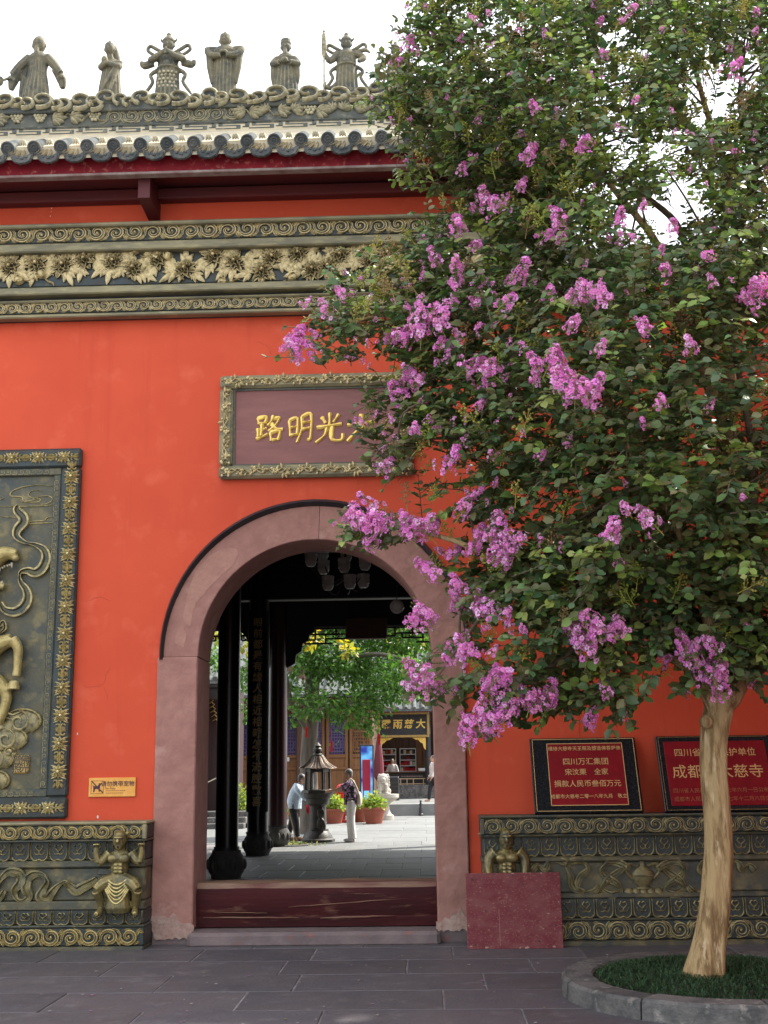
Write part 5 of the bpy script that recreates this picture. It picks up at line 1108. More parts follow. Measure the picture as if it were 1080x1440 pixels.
# ------------------------------------------------------------------ timber hall across the courtyard
YH = 31.0
th_ = thing('timber_hall', 'brown timber hall with violet lattice doors behind the courtyard tree', 'hall', (P(430, 1100, YH).x, YH, 0))
hx0, hx1 = PX(286, 1100, YH) - 1.5, PX(524, 1100, YH)
b = MB(); b.box(hx0, hx1, YH + .12, YH + 5, 0, 5.2); b.build('wall', WOODD, th_, False)
b = MB(); b.bev(hx0, hx1, YH - .4, YH + .1, -.02, .16, .02); b.build('step', KERB, th_, False)
dw = (hx1 - hx0) / 9
for i in range(9):
    x0, x1 = hx0 + i * dw + .03, hx0 + (i + 1) * dw - .03
    b = MB()
    for (a0, a1, z0, z1) in ((x0, x0 + .10, .16, 3.6), (x1 - .10, x1, .16, 3.6), (x0 + .10, x1 - .10, .16, .30), (x0 + .10, x1 - .10, 1.55, 1.65), (x0 + .10, x1 - .10, 1.96, 2.08), (x0 + .10, x1 - .10, 3.46, 3.6)): b.bev(a0, a1, YH, YH + .1, z0, z1, .01)
    b.box(x0 + .1, x1 - .1, YH + .05, YH + .09, .3, 1.55); b.box(x0 + .1, x1 - .1, YH + .05, YH + .09, 1.65, 1.96); d = b.build('door_leaf', WOOD, th_, False)
    b = MB(); b.box(x0 + .1, x1 - .1, YH + .07, YH + .1, 2.08, 3.46); b.build('pane', PANE if i not in (2, 8) else WOODD, d, False)
    b = MB(); w = x1 - x0 - .2; t = .012
    for k in range(1, 6): xx = x0 + .1 + w * k / 6; b.box(xx - t, xx + t, YH + .045, YH + .07, 2.08, 3.46)
    for k in range(1, 12): zz = 2.08 + 1.38 * k / 12; b.box(x0 + .1, x1 - .1, YH + .044, YH + .069, zz - t, zz + t)
    for zc_ in (2.42, 3.10):
        for r_ in (.13, .25):
            for (a0, a1, z0, z1) in ((-r_, r_, r_ - .02, r_ + .02), (-r_, r_, -r_ - .02, -r_ + .02), (-r_ - .02, -r_ + .02, -r_, r_), (r_ - .02, r_ + .02, -r_, r_)): b.box(.5 * (x0 + x1) + a0, .5 * (x0 + x1) + a1, YH + .03, YH + .066, zc_ + z0, zc_ + z1)
    b.build('lattice', mat('lattice_violet', (.10, .07, .16), .5) if i == 0 else (MT['lattice_violet'] if i not in (2, 8) else WOOD), d, False)
for i in (0, 3, 6):
    b = MB(); b.lathe([(.17, 0), (.17, 5)], 14, (hx0 + i * dw, YH - .32, 0)); b.build('post', WOODD, th_)
b = MB(); b.bev(hx0 - .5, hx1 + .2, YH - 1.3, YH + .1, 3.7, 4.1, .03); b.build('eave_board', WOODD, th_, False)
def tiled_roof(parent, x0, x1, y0, z0, y1, z1, sp_=.32):
    b = MB(); b.add([(x0, y0, z0), (x1, y0, z0), (x1, y1, z1), (x0, y1, z1), (x0, y0, z0 - .1), (x1, y0, z0 - .1), (x1, y1, z1 - .1), (x0, y1, z1 - .1)], [(0, 1, 2, 3), (7, 6, 5, 4), (0, 4, 5, 1), (1, 5, 6, 2), (3, 7, 4, 0)]); b.build('roof', TILE, parent, False)
    L = math.hypot(y1 - y0, z1 - z0); sl2 = math.atan2(z1 - z0, y1 - y0); b = MB(); b.lathe([(.075, 0), (.075, L)], 8, (0, 0, 0), M=Matrix.Rotation(-pi / 2, 3, 'X')); me = b.mesh('roof_tile_roll', TILE, 40); n = int((x1 - x0) / sp_)
    for i in range(n): link('roof_tile_roll', me, parent, loc=(x0 + sp_ * (i + .5), y0 - .03, z0 + .02), rot=(sl2, 0, 0))
tiled_roof(th_, hx0 - .8, hx1 + .3, YH - 1.5, 4.1, YH + 3.5, 6.6, .5)
q = P(403, 1068, YH); b = MB(); b.box(q.x - .1, q.x + .1, YH - .012, YH - .001, q.z - .07, q.z + .07); tag(b.build('paper_notice', WHITEP, None, False), 'small white paper notice stuck on the timber hall door', 'notice')
# dark side hall at the far left with a drum
YS = 23.0
xs1 = PX(309, 1000, YS); sh = thing('side_hall', 'dark side hall glimpsed between the left jamb and first column', 'hall', (xs1 - 2, YS, 0))
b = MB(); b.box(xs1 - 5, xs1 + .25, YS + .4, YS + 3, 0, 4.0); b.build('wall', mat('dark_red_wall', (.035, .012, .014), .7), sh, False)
zr_ = PZ(295, 962, YS); tiled_roof(sh, xs1 - 5, xs1 + .5, YS - .4, zr_ + .1, YS + 2.6, zr_ + 1.3, .34)
b = MB(); b.bev(xs1 - 5, xs1 + .4, YS - .3, YS, zr_ - .12, zr_ - .0, .01); b.bev(xs1 - 5, xs1 + .35, YS - .2, YS + .1, PZ(295, 984, YS), zr_ - .125, .01); b.build('eave_beam', DWOOD, sh, False)
b = MB()
for k in range(6): q = P(297 + k * 1.5, 985 + k * 6, YS + .35); b.rel([(q.x - .12, q.z + .02), (q.x - .03, q.z + .08), (q.x + .06, q.z), (q.x, q.z - .06)], .022, .04, y=YS + .36)
b.build('gilt_carving', GOLDD, sh)
for k in range(3): b = MB(); b.bev(xs1 - 5, xs1 + .9, YS - .4 - .35 * k, YS + .4 - .35 * k if k else YS + .395, -.02, .45 - .15 * k - .001 * k, .02); b.build('step', KERB, sh, False)
q = P(287, 1000, YS - .6); dr = thing('temple_drum', 'large golden brown drum edge beside the left jamb', 'drum', (q.x - .55, YS - .6, .45))
b = MB(); pr = [(.55, -.5), (.62, -.25), (.66, 0), (.62, .25), (.55, .5)]; b.lathe(pr, 20, (q.x - .5, YS - .6, q.z), M=Matrix.Rotation(pi / 2, 3, 'Y') @ Matrix.Rotation(.0, 3, 'X'), sx=1.2, sy=1); b.build('shell', mat('drum_gold', (.45, .17, .025), .5), dr)
b = MB(); b.bev(q.x - 1.1, q.x - .1, YS - .9, YS - .3, .16, q.z - .6, .03); b.build('stand', WOODD, dr, False)
b = MB(); b.tube(spline([P(276, 1104, 20), P(292, 1100, 20), P(312, 1090, 20)], 4), .015, 6); b.build('rope', CREAM, dr)

# ------------------------------------------------------------------ shop with a black name board
YSH = 38.0
ter = G(572, 1147); YT2 = ter.y; TZ = PZ(572, 1131, YT2)
b = MB(); b.box(P(545, 1140, YT2).x, 9, YT2, 80, -.1, TZ); struct(b.build('terrace', TILEF, None, False))
FZ = PZ(560, 1104, YSH)
shop = thing('shop', 'small open-fronted shop under a black name board with gilt characters', 'shop', (P(568, 1100, YSH).x, YSH, FZ))
sx = lambda px: PX(px, 1060, YSH)
b = MB(); b.bev(sx(525), sx(640), YSH - .5, YSH + 3.5, TZ - .05, FZ, .02); b.build('shop_step', KERB, shop, False)
b = MB(); b.box(sx(526), sx(640), YSH + 3.0, YSH + 3.2, FZ, PZ(560, 985, YSH)); b.box(sx(526) - .1, sx(526), YSH, YSH + 3.2, FZ, PZ(560, 985, YSH)); b.box(sx(640), sx(640) + .1, YSH, YSH + 3.2, FZ, PZ(560, 985, YSH)); b.build('back_wall', WOODD, shop, False)
for k in range(7):
    b = MB(); xx = sx(534) + k * (sx(604) - sx(534)) / 7; b.bev(xx, xx + .27, YSH + 2.95, YSH + 2.99, FZ, FZ + 3.0, .01); b.build('wall_plank', WOOD if k > 4 else WOODD, shop, False)
for px in (529.5, 602): b = MB(); b.lathe([(.13, FZ), (.13, PZ(560, 996, YSH))], 14, (sx(px), YSH - .1, 0)); b.build('post', BLACK, shop)
z1, z0 = PZ(565, 1002, YSH), PZ(565, 1037, YSH); x0, x1 = sx(532), sx(604)
b = MB(); b.bev(x0 - .2, x1 + .4, YSH - .05, YSH + .15, z1 + .02, z1 + .35, .02); b.build('lintel', WOODD, shop, False)
b = MB(); b.bev(x0, x1, YSH - .32, YSH - .22, z0, z1, .01); nb = b.build('name_board', BLACK, shop, False)
for bb in ((x0, x1, z1 - .09, z1 + .01), (x0, x1, z0 - .01, z0 + .09), (x0 - .01, x0 + .09, z0 + .09, z1 - .09), (x1 - .09, x1 + .01, z0 + .09, z1 - .09)): b = MB(); b.bev(bb[0], bb[1], -.37 + YSH, YSH - .21, bb[2], bb[3], .015); b.build('gilt_frame', GOLDD, nb, False)
for i, c_ in enumerate('露雨慈大'): link('gilt_character', text(c_, .40, GOLD, .01, .008, shear=.08), nb, loc=(x0 + (x1 - x0) * (.16 + .225 * i), YSH - .335, .5 * (z0 + z1)))
for s, px in ((1, 534), (-1, 599)):
    b = MB(); o = [(0, 0), (.55, 0), (.42, -.08), (.30, -.10), (.2, -.2), (.12, -.24), (.08, -.42), (0, -.5)]; pts = [(sx(px) + s * u, z0 - .02 + v) for u, v in o]; b.prism(pts[::-1] if s > 0 else pts, YSH - .26, YSH - .16)
    for k in range(4): b.ell((sx(px) + s * (.1 + .1 * k), YSH - .27, z0 - .1 + .01 * k), (.05, .03, .04), 6, 4)
    b.build('gilt_bracket', GOLD, shop, False)
tiled_roof(shop, sx(520), sx(650), YSH - 1.2, PZ(565, 997, YSH - 1.2), YSH + 3.4, PZ(565, 997, YSH - 1.2) + 2.7, .34)
b = MB(); b.bev(sx(520), sx(650), YSH - 1.15, YSH - 1.05, PZ(565, 1002, YSH - 1.15), PZ(565, 997, YSH - 1.15), .01); b.build('fascia_board', SOFF, shop, False)
for (xa_, xb_2) in ((537, 557), (562, 585)):
    q0, q1 = PX(xa_, 1060, YSH + 2.6), PX(xb_2, 1060, YSH + 2.6); zt2, zb2_ = PZ(560, 1053, YSH + 2.6), PZ(560, 1085, YSH + 2.6)
    sf = thing('display_shelf', 'white display shelf with red goods at the %s of the shop' % ('left' if xa_ == 537 else 'middle'), 'shelf', (.5 * (q0 + q1), YSH + 2.7, FZ))
    for k in range(5): b = MB(); z = zb2_ + (zt2 - zb2_) * k / 4; b.bev(q0, q1, YSH + 2.45, YSH + 2.9, z - .02, z + .02, .004); b.build('shelf_board', WHITEP, sf, False)
    for xx in (q0, q1 - .03): b = MB(); b.box(xx, xx + .03, YSH + 2.46, YSH + 2.89, FZ, zt2); b.build('upright', WHITEP, sf, False)
    for k in range(4):
        for j in range(5):
            b = MB(); w = (q1 - q0) / 5; z = zb2_ + (zt2 - zb2_) * k / 4 + .021; b.bev(q0 + .03 + j * w * .95, q0 + .03 + j * w * .95 + w * .8, YSH + 2.6, YSH + 2.8, z, z + rnd(.1, .19), .01)
            b.build('boxed_goods', random.choice([REDP, REDC, WHITEP, CANVAS, REDC] if k < 2 else [REDC, WOOD, CANVAS, IRON]), sf, False)
ct = thing('shop_counter', 'dark carved counter across the shop front', 'counter', (sx(570), YSH + .6, FZ))
b = MB(); b.bev(sx(541), sx(602), YSH + .5, YSH + 1.0, FZ, PZ(560, 1087, YSH + .5), .02); b.build('cabinet', DWOOD, ct, False)
b = MB(); b.bev(sx(540), sx(603), YSH + .42, YSH + 1.05, PZ(560, 1087, YSH + .5), PZ(560, 1085, YSH + .5), .01); b.build('counter_top', WOODD, ct, False)
b = MB()
for k in range(9): q = V((sx(565) + k * .1, YSH + .49, PZ(560, 1092, YSH + .5))); b.ell(q, (.05, .012, .025), 8, 5)
b.build('carving', LIP, ct)
b = MB(); z = PZ(560, 1096, YSH)
b.box(sx(546), sx(600), YSH + .1, YSH + .14, z, z + .04); b.box(sx(546), sx(600), YSH + .1, YSH + .14, FZ + .02, FZ + .06)
for px in (547, 562, 571, 580, 594): b.box(sx(px), sx(px) + .04, YSH + .09, YSH + .15, FZ, z + .04)
tag(b.build('low_railing', mat('pale_timber', (.45, .33, .19), .6), None, False), 'low pale timber railing in front of the shop counter', 'railing')
q = P(593, 1083, YSH + .6); b = MB(); b.bev(q.x - .14, q.x + .14, YSH + .6, YSH + .8, PZ(560, 1085, YSH + .5), q.z + .08, .02); tag(b.build('white_box', WHITEP, None, False), 'white box on the shop counter beside a small plant', 'box')
pl = thing('counter_plant', 'small green plant on the right end of the shop counter', 'plant', (q.x + .35, YSH + .8, PZ(560, 1085, YSH + .5)))
b = MB(); b.lathe([(.06, 0), (.09, .15)], 10, (q.x + .35, YSH + .8, PZ(560, 1085, YSH + .5))); b.build('pot', IRON, pl)
leafcloud([(V((q.x + .35, YSH + .8, q.z + .15)), (.22, .2, .16))], 90, .12, GC, GLEAF, 9).build('foliage', GLEAF, pl, False)
q = P(566, 1033, YSH - .2); lb = thing('pendant_bulb', 'small white pendant bulb under the shop name board', 'bulb', tuple(q)); b = MB(); b.ell(q + V((0, 0, -.06)), (.035, .035, .07), 8, 6); b.build('bulb', WHITEP, lb); b = MB(); b.tube([q, q + V((0, 0, .25))], .008, 5); b.build('cord', BLACK, lb)

# ------------------------------------------------------------------ things standing in the courtyard
# iron candle lantern
q = G(447, 1184); lx, ly = q.x, q.y; k = .01406
lan = thing('iron_lantern', 'black cast iron candle lantern tower with flared roof in the courtyard', 'lantern', (lx, ly, 0))
hx = lambda prof, n=6, ph=0: MB().lathe([(r * k, z * k) for r, z in prof], n, (lx, ly, 0), ph=ph)
hx([(27, 0), (27, 4), (24, 6), (22, 11), (17, 17), (17, 19)], 12).build('base', IRON, lan, 30)
hx([(13, 19), (13.5, 35), (13, 55)], 12).build('shaft', IRON, lan)
hx([(13, 55), (18, 58), (19, 66), (22, 68), (23, 74)], 12).build('capital', IRON, lan, 30)
hx([(25, 74), (26, 75), (26, 79), (22, 80)], 6).build('tray', IRON, lan, 20)
for i in range(6):
    a = 6.283 * i / 6; c, s = cos(a), sin(a); b = MB(); b.tube([(lx + 19 * k * c, ly + 19 * k * s, 80 * k), (lx + 18 * k * c, ly + 18 * k * s, 112 * k)], 2.6 * k, 6); b.build('cage_post', IRON, lan)
hx([(18, 107), (19.5, 107), (19.5, 113), (18, 113)], 6).build('cage_rim', IRON, lan, 20)
b = MB(); prof = [(31, 112), (29.5, 113.2), (24, 116.5), (17, 122), (12, 129), (8, 133)]; n = 24; vs = []
for r, z in prof:
    for j in range(n): a = 6.283 * j / n; f = 1 / max(.866, cos(((a + pi / 6) % (pi / 3)) - pi / 6) * 1.0) if 0 else cos(pi / 6) / cos(((a) % (pi / 3)) - pi / 6); lift = 2.2 * (f - cos(pi / 6)) / .134 * (r / 33) ** 3; vs.append((lx + r * k * f * cos(a), ly + r * k * f * sin(a), (z + lift) * k))
b.add(vs, [(i * n + j, i * n + (j + 1) % n, (i + 1) * n + (j + 1) % n, (i + 1) * n + j) for i in range(len(prof) - 1) for j in range(n)] + [tuple(range(n))[::-1], tuple((len(prof) - 1) * n + j for j in range(n))]); rf = b.build('roof', COPPER, lan, 50)
for i in range(6):
    for d in (-.33, -.11, .11, .33):
        a = 6.283 * (i + .5) / 6 + d; pts = []
        for r, z in prof: f = cos(pi / 6) / cos(((a) % (pi / 3)) - pi / 6); pts.append((lx + r * .99 * k * f * cos(a), ly + r * .99 * k * f * sin(a), (z + .6 + (2.2 * (f - .866) / .134 * (r / 33) ** 3)) * k))
        b = MB(); b.tube(pts, .9 * k, 5); b.build('roof_rib', COPPER, rf)
hx([(8, 132), (9, 134), (6, 136), (4, 137), (7, 140), (7, 143), (4, 146), (6, 148), (3, 151), (1, 153), (.6, 160), (.01, 163)], 12).build('finial', IRON, lan)
b = MB(); Y0 = ly - 13 * k
for c_, r_ in (((6, 0, 50), (4, 3, 4.5)), ((5, 0, 42), (5, 4, 6)), ((6, 0, 31), (7, 4, 6)), ((2, -1, 45), (2, 2, 6)), ((10, -1, 44), (2, 2, 6)), ((2, 0, 25), (3, 3, 7)), ((11, 0, 25), (3, 3, 7))): b.ell((lx + c_[0] * k, Y0 + c_[1] * k, c_[2] * k), tuple(v * k for v in r_), 8, 6)
link('relief_figure', remesh(b, 'relief_figure', IRON, .016, 2), lan)
b = MB(); b.lathe([(2.2 * k, 80 * k), (2.2 * k, 104 * k), (.4 * k, 107 * k)], 8, (lx - 9 * k, ly + .05, 0)); b.build('candle', WHITEP, lan)

def potplant(px, py, r, lab, seed, hgt=1.0):
    q = G(px, py); t = thing('potted_plant', lab, 'potted plant', (q.x, q.y, 0), 'terracotta pots along the courtyard'); R = r / 1665 * (q.y + DIST)
    b = MB(); b.lathe([(R * .62, 0), (R * .66, .05), (R * .80, R * .7), (R * .95, R * 1.05), (R * 1.02, R * 1.08), (R * 1.02, R * 1.22), (R * .93, R * 1.22), (R * .9, R * 1.1), (.01, R * 1.08)], 20, (q.x, q.y, 0)); b.build('pot', TERRA, t)
    o = leafcloud([(V((q.x, q.y, R * 1.5)), (R * 1.05, R * 1.05, R * .5)), (V((q.x, q.y, R * (1.5 + .35 * hgt))), (R * .7, R * .7, R * .5 * hgt))], 420, .14, [(.30, .38, .06), (.22, .33, .05), (.38, .42, .09), (.16, .27, .05)], GLEAF, seed).build('foliage', GLEAF, t, False)
potplant(470, 1158, 16, 'terracotta pot with leafy plant between the lantern and the woman', 31)
potplant(507, 1156, 14, 'terracotta pot partly hidden behind the woman in white trousers', 32)
potplant(526, 1158, 17.5, 'terracotta pot with pale green plant in front of the stone lion', 33)
potplant(393, 1160, 13, 'terracotta pot just right of the third column', 34)
potplant(341, 1162, 15, 'terracotta pot with tall plant between the first two columns', 35, 2.6)
potplant(547, 1143, 7, 'small terracotta pot behind the lion pedestal', 36)
# red hydrant
q = G(478, 1158); q = V((q.x, q.y + .7, 0)); hd = thing('red_hydrant', 'bright red hydrant behind the pots next to the woman', 'hydrant', tuple(q)); k = 1 / 1665 * (q.y + DIST)
b = MB(); b.lathe([(r * k, z * k) for r, z in ((7, 0), (7, 3), (5.5, 4), (5.5, 32), (9, 33), (9, 37), (6, 38), (8, 41), (8, 45), (6, 49), (2, 51), (.01, 51))], 14, q); b.build('barrel', REDP, hd)
for s in (-1, 1): b = MB(); b.lathe([(3 * k, 0), (3 * k, 10 * k)], 10, q + V((0, 0, 30 * k)), M=Matrix.Rotation(s * pi / 2, 3, 'Y')); b.build('outlet', REDP, hd)
# stone lion on a lotus pedestal
q = G(540, 1153); k = .9 / 1665 * (q.y + DIST); li = thing('stone_lion_pedestal', 'pale stone pedestal with a wide lotus table top', 'pedestal', tuple(q))
b = MB(); b.lathe([(r * k, z * k) for r, z in ((15, 0), (15, 7), (12, 8), (9, 13), (8, 22), (12, 26), (20, 30), (23, 33), (23, 38), (.01, 38))], 20, q); b.build('table', LIONS, li)
z38 = 38 * k; ln_ = thing('stone_lion', 'white stone lion seated on the lotus pedestal', 'statue', (q.x, q.y, z38))
b = MB(); T = lambda x, y, z: V((q.x + x * k, q.y + y * k, z38 + z * k)); E_ = lambda p, r: b.ell(T(*p), tuple(v * k for v in r), 10, 7)
E_((0, 2, 8), (9, 10, 9)); E_((0, -2, 14), (7.5, 7, 9)); E_((0, -4, 23), (7.5, 7, 7)); E_((0, -10, 21), (4, 3.5, 3.5)); E_((0, -10, 17.5), (3.6, 3, 1.8)); E_((0, -11.5, 23), (1.8, 1.5, 1.3))
for s in (-1, 1):
    E_((s * 3, -9, 25), (1.5, 1.2, 1.2)); E_((s * 6.5, -3, 28), (2, 2, 2.4)); b.tube([T(s * 4.5, -7, 14), T(s * 4.8, -9, 7), T(s * 5, -10, 1)], [3.2 * k, 2.6 * k, 2.4 * k], 8); E_((s * 5, -11, 1.3), (3, 3.6, 1.6)); E_((s * 7.5, 3, 4), (4, 6, 5))
    for j in range(4): E_((s * (7 + .3 * j), -3 + 1.2 * j, 25 - 4 * j), (2.4, 2.6, 2.4))
for j in range(5): E_((-5 + 2.5 * j, -3, 29.3 - abs(j - 2) * .6), (2, 2.2, 1.8))
b.bev(*(V((q.x - 10 * k, 0, 0)).x, q.x + 10 * k), q.y - 12 * k, q.y + 11 * k, z38 - .01, z38 + 1.2 * k, .01)
link('body', remesh(b, 'body', LIONS, .018, 1), ln_)
# screen stand, red notice stand, closed parasol
q = G(516, 1150); yy = q.y + 1.2; x0, x1 = PX(506, 1090, yy), PX(526, 1090, yy); zb2_, zt2 = PZ(516, 1125, yy), PZ(516, 1047, yy)
sc_ = thing('display_screen', 'tall blue display screen in a black case behind the lion', 'screen', (.5 * (x0 + x1), yy, 0)); b = MB(); b.bev(x0, x1, yy, yy + .12, zb2_ - .05, zt2, .02); b.box(x0 + .1, x1 - .1, yy + .02, yy + .1, 0, zb2_); b.build('case', BLACK, sc_, False)
m = bpy.data.materials.new('blue_screen'); m.use_nodes = True; bb = m.node_tree.nodes['Principled BSDF']; gz = m.node_tree.nodes.new('ShaderNodeTexNoise'); gz.inputs['Scale'].default_value = 2.2; cr = m.node_tree.nodes.new('ShaderNodeValToRGB'); cr.color_ramp.elements[0].color = (.005, .02, .22, 1); cr.color_ramp.elements[1].color = (.12, .45, .75, 1); cr.color_ramp.elements[0].position = .38; cr.color_ramp.elements[1].position = .66
gg = m.node_tree.nodes.new('ShaderNodeNewGeometry'); m.node_tree.links.new(gg.outputs['Position'], gz.inputs['Vector']); m.node_tree.links.new(gz.outputs[0], cr.inputs[0]); m.node_tree.links.new(cr.outputs[0], bb.inputs['Emission Color']); bb.inputs['Emission Strength'].default_value = .7; bb.inputs['Base Color'].default_value = (.01, .01, .02, 1)
b = MB(); b.box(x0 + .05, x1 - .05, yy - .006, yy - .001, zb2_ + .02, zt2 - .06); b.build('screen', m, sc_, False)
yy -= .5; x0, x1 = PX(509.5, 1090, yy), PX(521, 1090, yy); zt2, zb2_ = PZ(516, 1068, yy), PZ(516, 1112, yy); rs = thing('notice_stand', 'crimson notice board on two legs in front of the blue screen', 'notice board', (.5 * (x0 + x1), yy, 0)); b = MB(); b.bev(x0, x1, yy, yy + .05, zb2_, zt2, .01); b.build('panel', CRIM, rs, False)
for xx in (x0 + .01, x1 - .05): b = MB(); b.box(xx, xx + .04, yy + .005, yy + .045, 0, zb2_); b.build('leg', CRIM, rs, False)
q = G(536, 1152); yy = q.y + 1.6; pa = thing('closed_parasol', 'closed maroon parasol standing behind the stone lion', 'parasol', (PX(533, 1100, yy), yy, 0)); xx = PX(533, 1100, yy); k = 1 / 1665 * (yy + DIST); zt2 = PZ(533, 1030, yy)
b = MB(); b.lathe([(.3, 0), (.3, .06), (.05, .08), (.03, .1), (.03, zt2)], 10, (xx, yy, 0)); b.build('pole', IRON, pa); b = MB(); n = 10; prf = [(.05, PZ(533, 1100, yy)), (7 * k, PZ(533, 1092, yy)), (6.5 * k, PZ(533, 1070, yy)), (4 * k, PZ(533, 1050, yy)), (1.5 * k, PZ(533, 1033, yy)), (.01, zt2)]
b.lathe(prf, 10, (xx, yy, 0)); b.build('canopy', MAROON, pa, 20)
# bin, terrace stones, bollard
q = G(553, 1140); yy = q.y; x0, x1 = PX(546, 1100, yy), PX(561, 1100, yy); b = MB(); b.bev(x0, x1, yy, yy + .5, 0, PZ(553, 1092, yy), .03); bn_ = thing('black_cabinet', 'black slatted cabinet beside the lion pedestal', 'cabinet', (.5 * (x0 + x1), yy, 0)); b.build('case', BLACK, bn_, False)
for j in range(6): b = MB(); z = PZ(553, 1092, yy) * (.2 + .12 * j); b.box(x0 + .04, x1 - .04, yy - .012, yy - .001, z, z + .06); b.build('slat', IRON, bn_, False)
for (px, py, w, h, lab) in ((555, 1146, 7, 9, 'smallest dark stone block at the terrace edge'), (577, 1146, 10, 12, 'large rounded stone block at the terrace edge'), (596, 1146, 8, 8, 'low round stone behind the black bollard')):
    q = G(px, py); k = 1 / 1665 * (q.y + DIST); b = MB(); b.bev(q.x - w * k, q.x + w * k, q.y - .35, q.y + .1, -.02, h * k, .10 if w > 8 else .07); tag(b.build('stone_block', BASE, None, 60), lab, 'stone')
q = G(592, 1146); q.y -= .7; k = 1 / 1665 * (q.y + DIST); bo = thing('black_bollard', 'small black urn-shaped bollard at the right of the courtyard', 'bollard', (q.x, q.y, 0)); b = MB(); b.lathe([(r * k, z * k) for r, z in ((3.5, 0), (3.5, 2), (2.5, 3), (2.5, 10), (1.5, 12), (2.2, 15), (1.2, 17), (1.2, 19), (2.2, 20), (.01, 21))], 12, (q.x, q.y, 0)); b.build('post', BLACK, bo)
# sweepings and broom
q = G(408, 1189); b = MB(); b.lathe([(.36, 0), (.40, .012), (.36, .02), (.01, .02)], 18, (q.x, q.y, .002)); tr_ = thing('leaf_tray', 'round tray of swept leaves at the foot of the third column', 'tray', (q.x, q.y, 0)); b.build('tray', BASE, tr_)
leafcloud([(V((q.x, q.y, .03)), (.34, .34, .025)), (V((q.x + .5, q.y - .05, .012)), (.3, .15, .008))], 300, .07, [(.22, .26, .06), (.40, .36, .12), (.14, .22, .05)], GLEAF, 12).build('leaves', GLEAF, tr_, False, kind='stuff')
a, c = G(415, 1186), P(399, 1112, 14.42); br = thing('broom', 'wooden broom handle leaning against the third column', 'broom', tuple(a)); b = MB(); b.tube([a + V((0, 0, .14)), c], .014, 7); b.build('handle', MT['pale_timber'], br); b = MB(); d = (c - a).normalized()
for j in range(16): b.tube([a + V((0, 0, .16)), a + V((rnd(-.07, .07), rnd(-.03, .03), .005))], [.008, .004], 4)
b.build('bristles', CANVAS, br)
for (px, py, yy, lab) in ((431, 1030, 17.0, 'red prayer ribbon hanging left of the tree trunk'), (466, 1050, 17.2, 'red prayer ribbon hanging just right of the lantern finial'), (533, 1040, 17.2, 'red prayer ribbon hanging under the leaves near the parasol')):
    q = P(px, py, yy); b = MB(); b.prism([(q.x - .025, q.z - .11), (q.x + .03, q.z - .13), (q.x + .035, q.z + .12), (q.x - .02, q.z + .13)], yy - .004, yy + .004); rb_ = thing('prayer_ribbon', lab, 'ribbon', tuple(q), 'red ribbons hung in the tree'); b.build('ribbon', REDP, rb_, False); b = MB(); b.tube([(q.x, yy, q.z + .12), (q.x, yy, q.z + .4)], .003, 4); b.build('string', REDC, rb_)

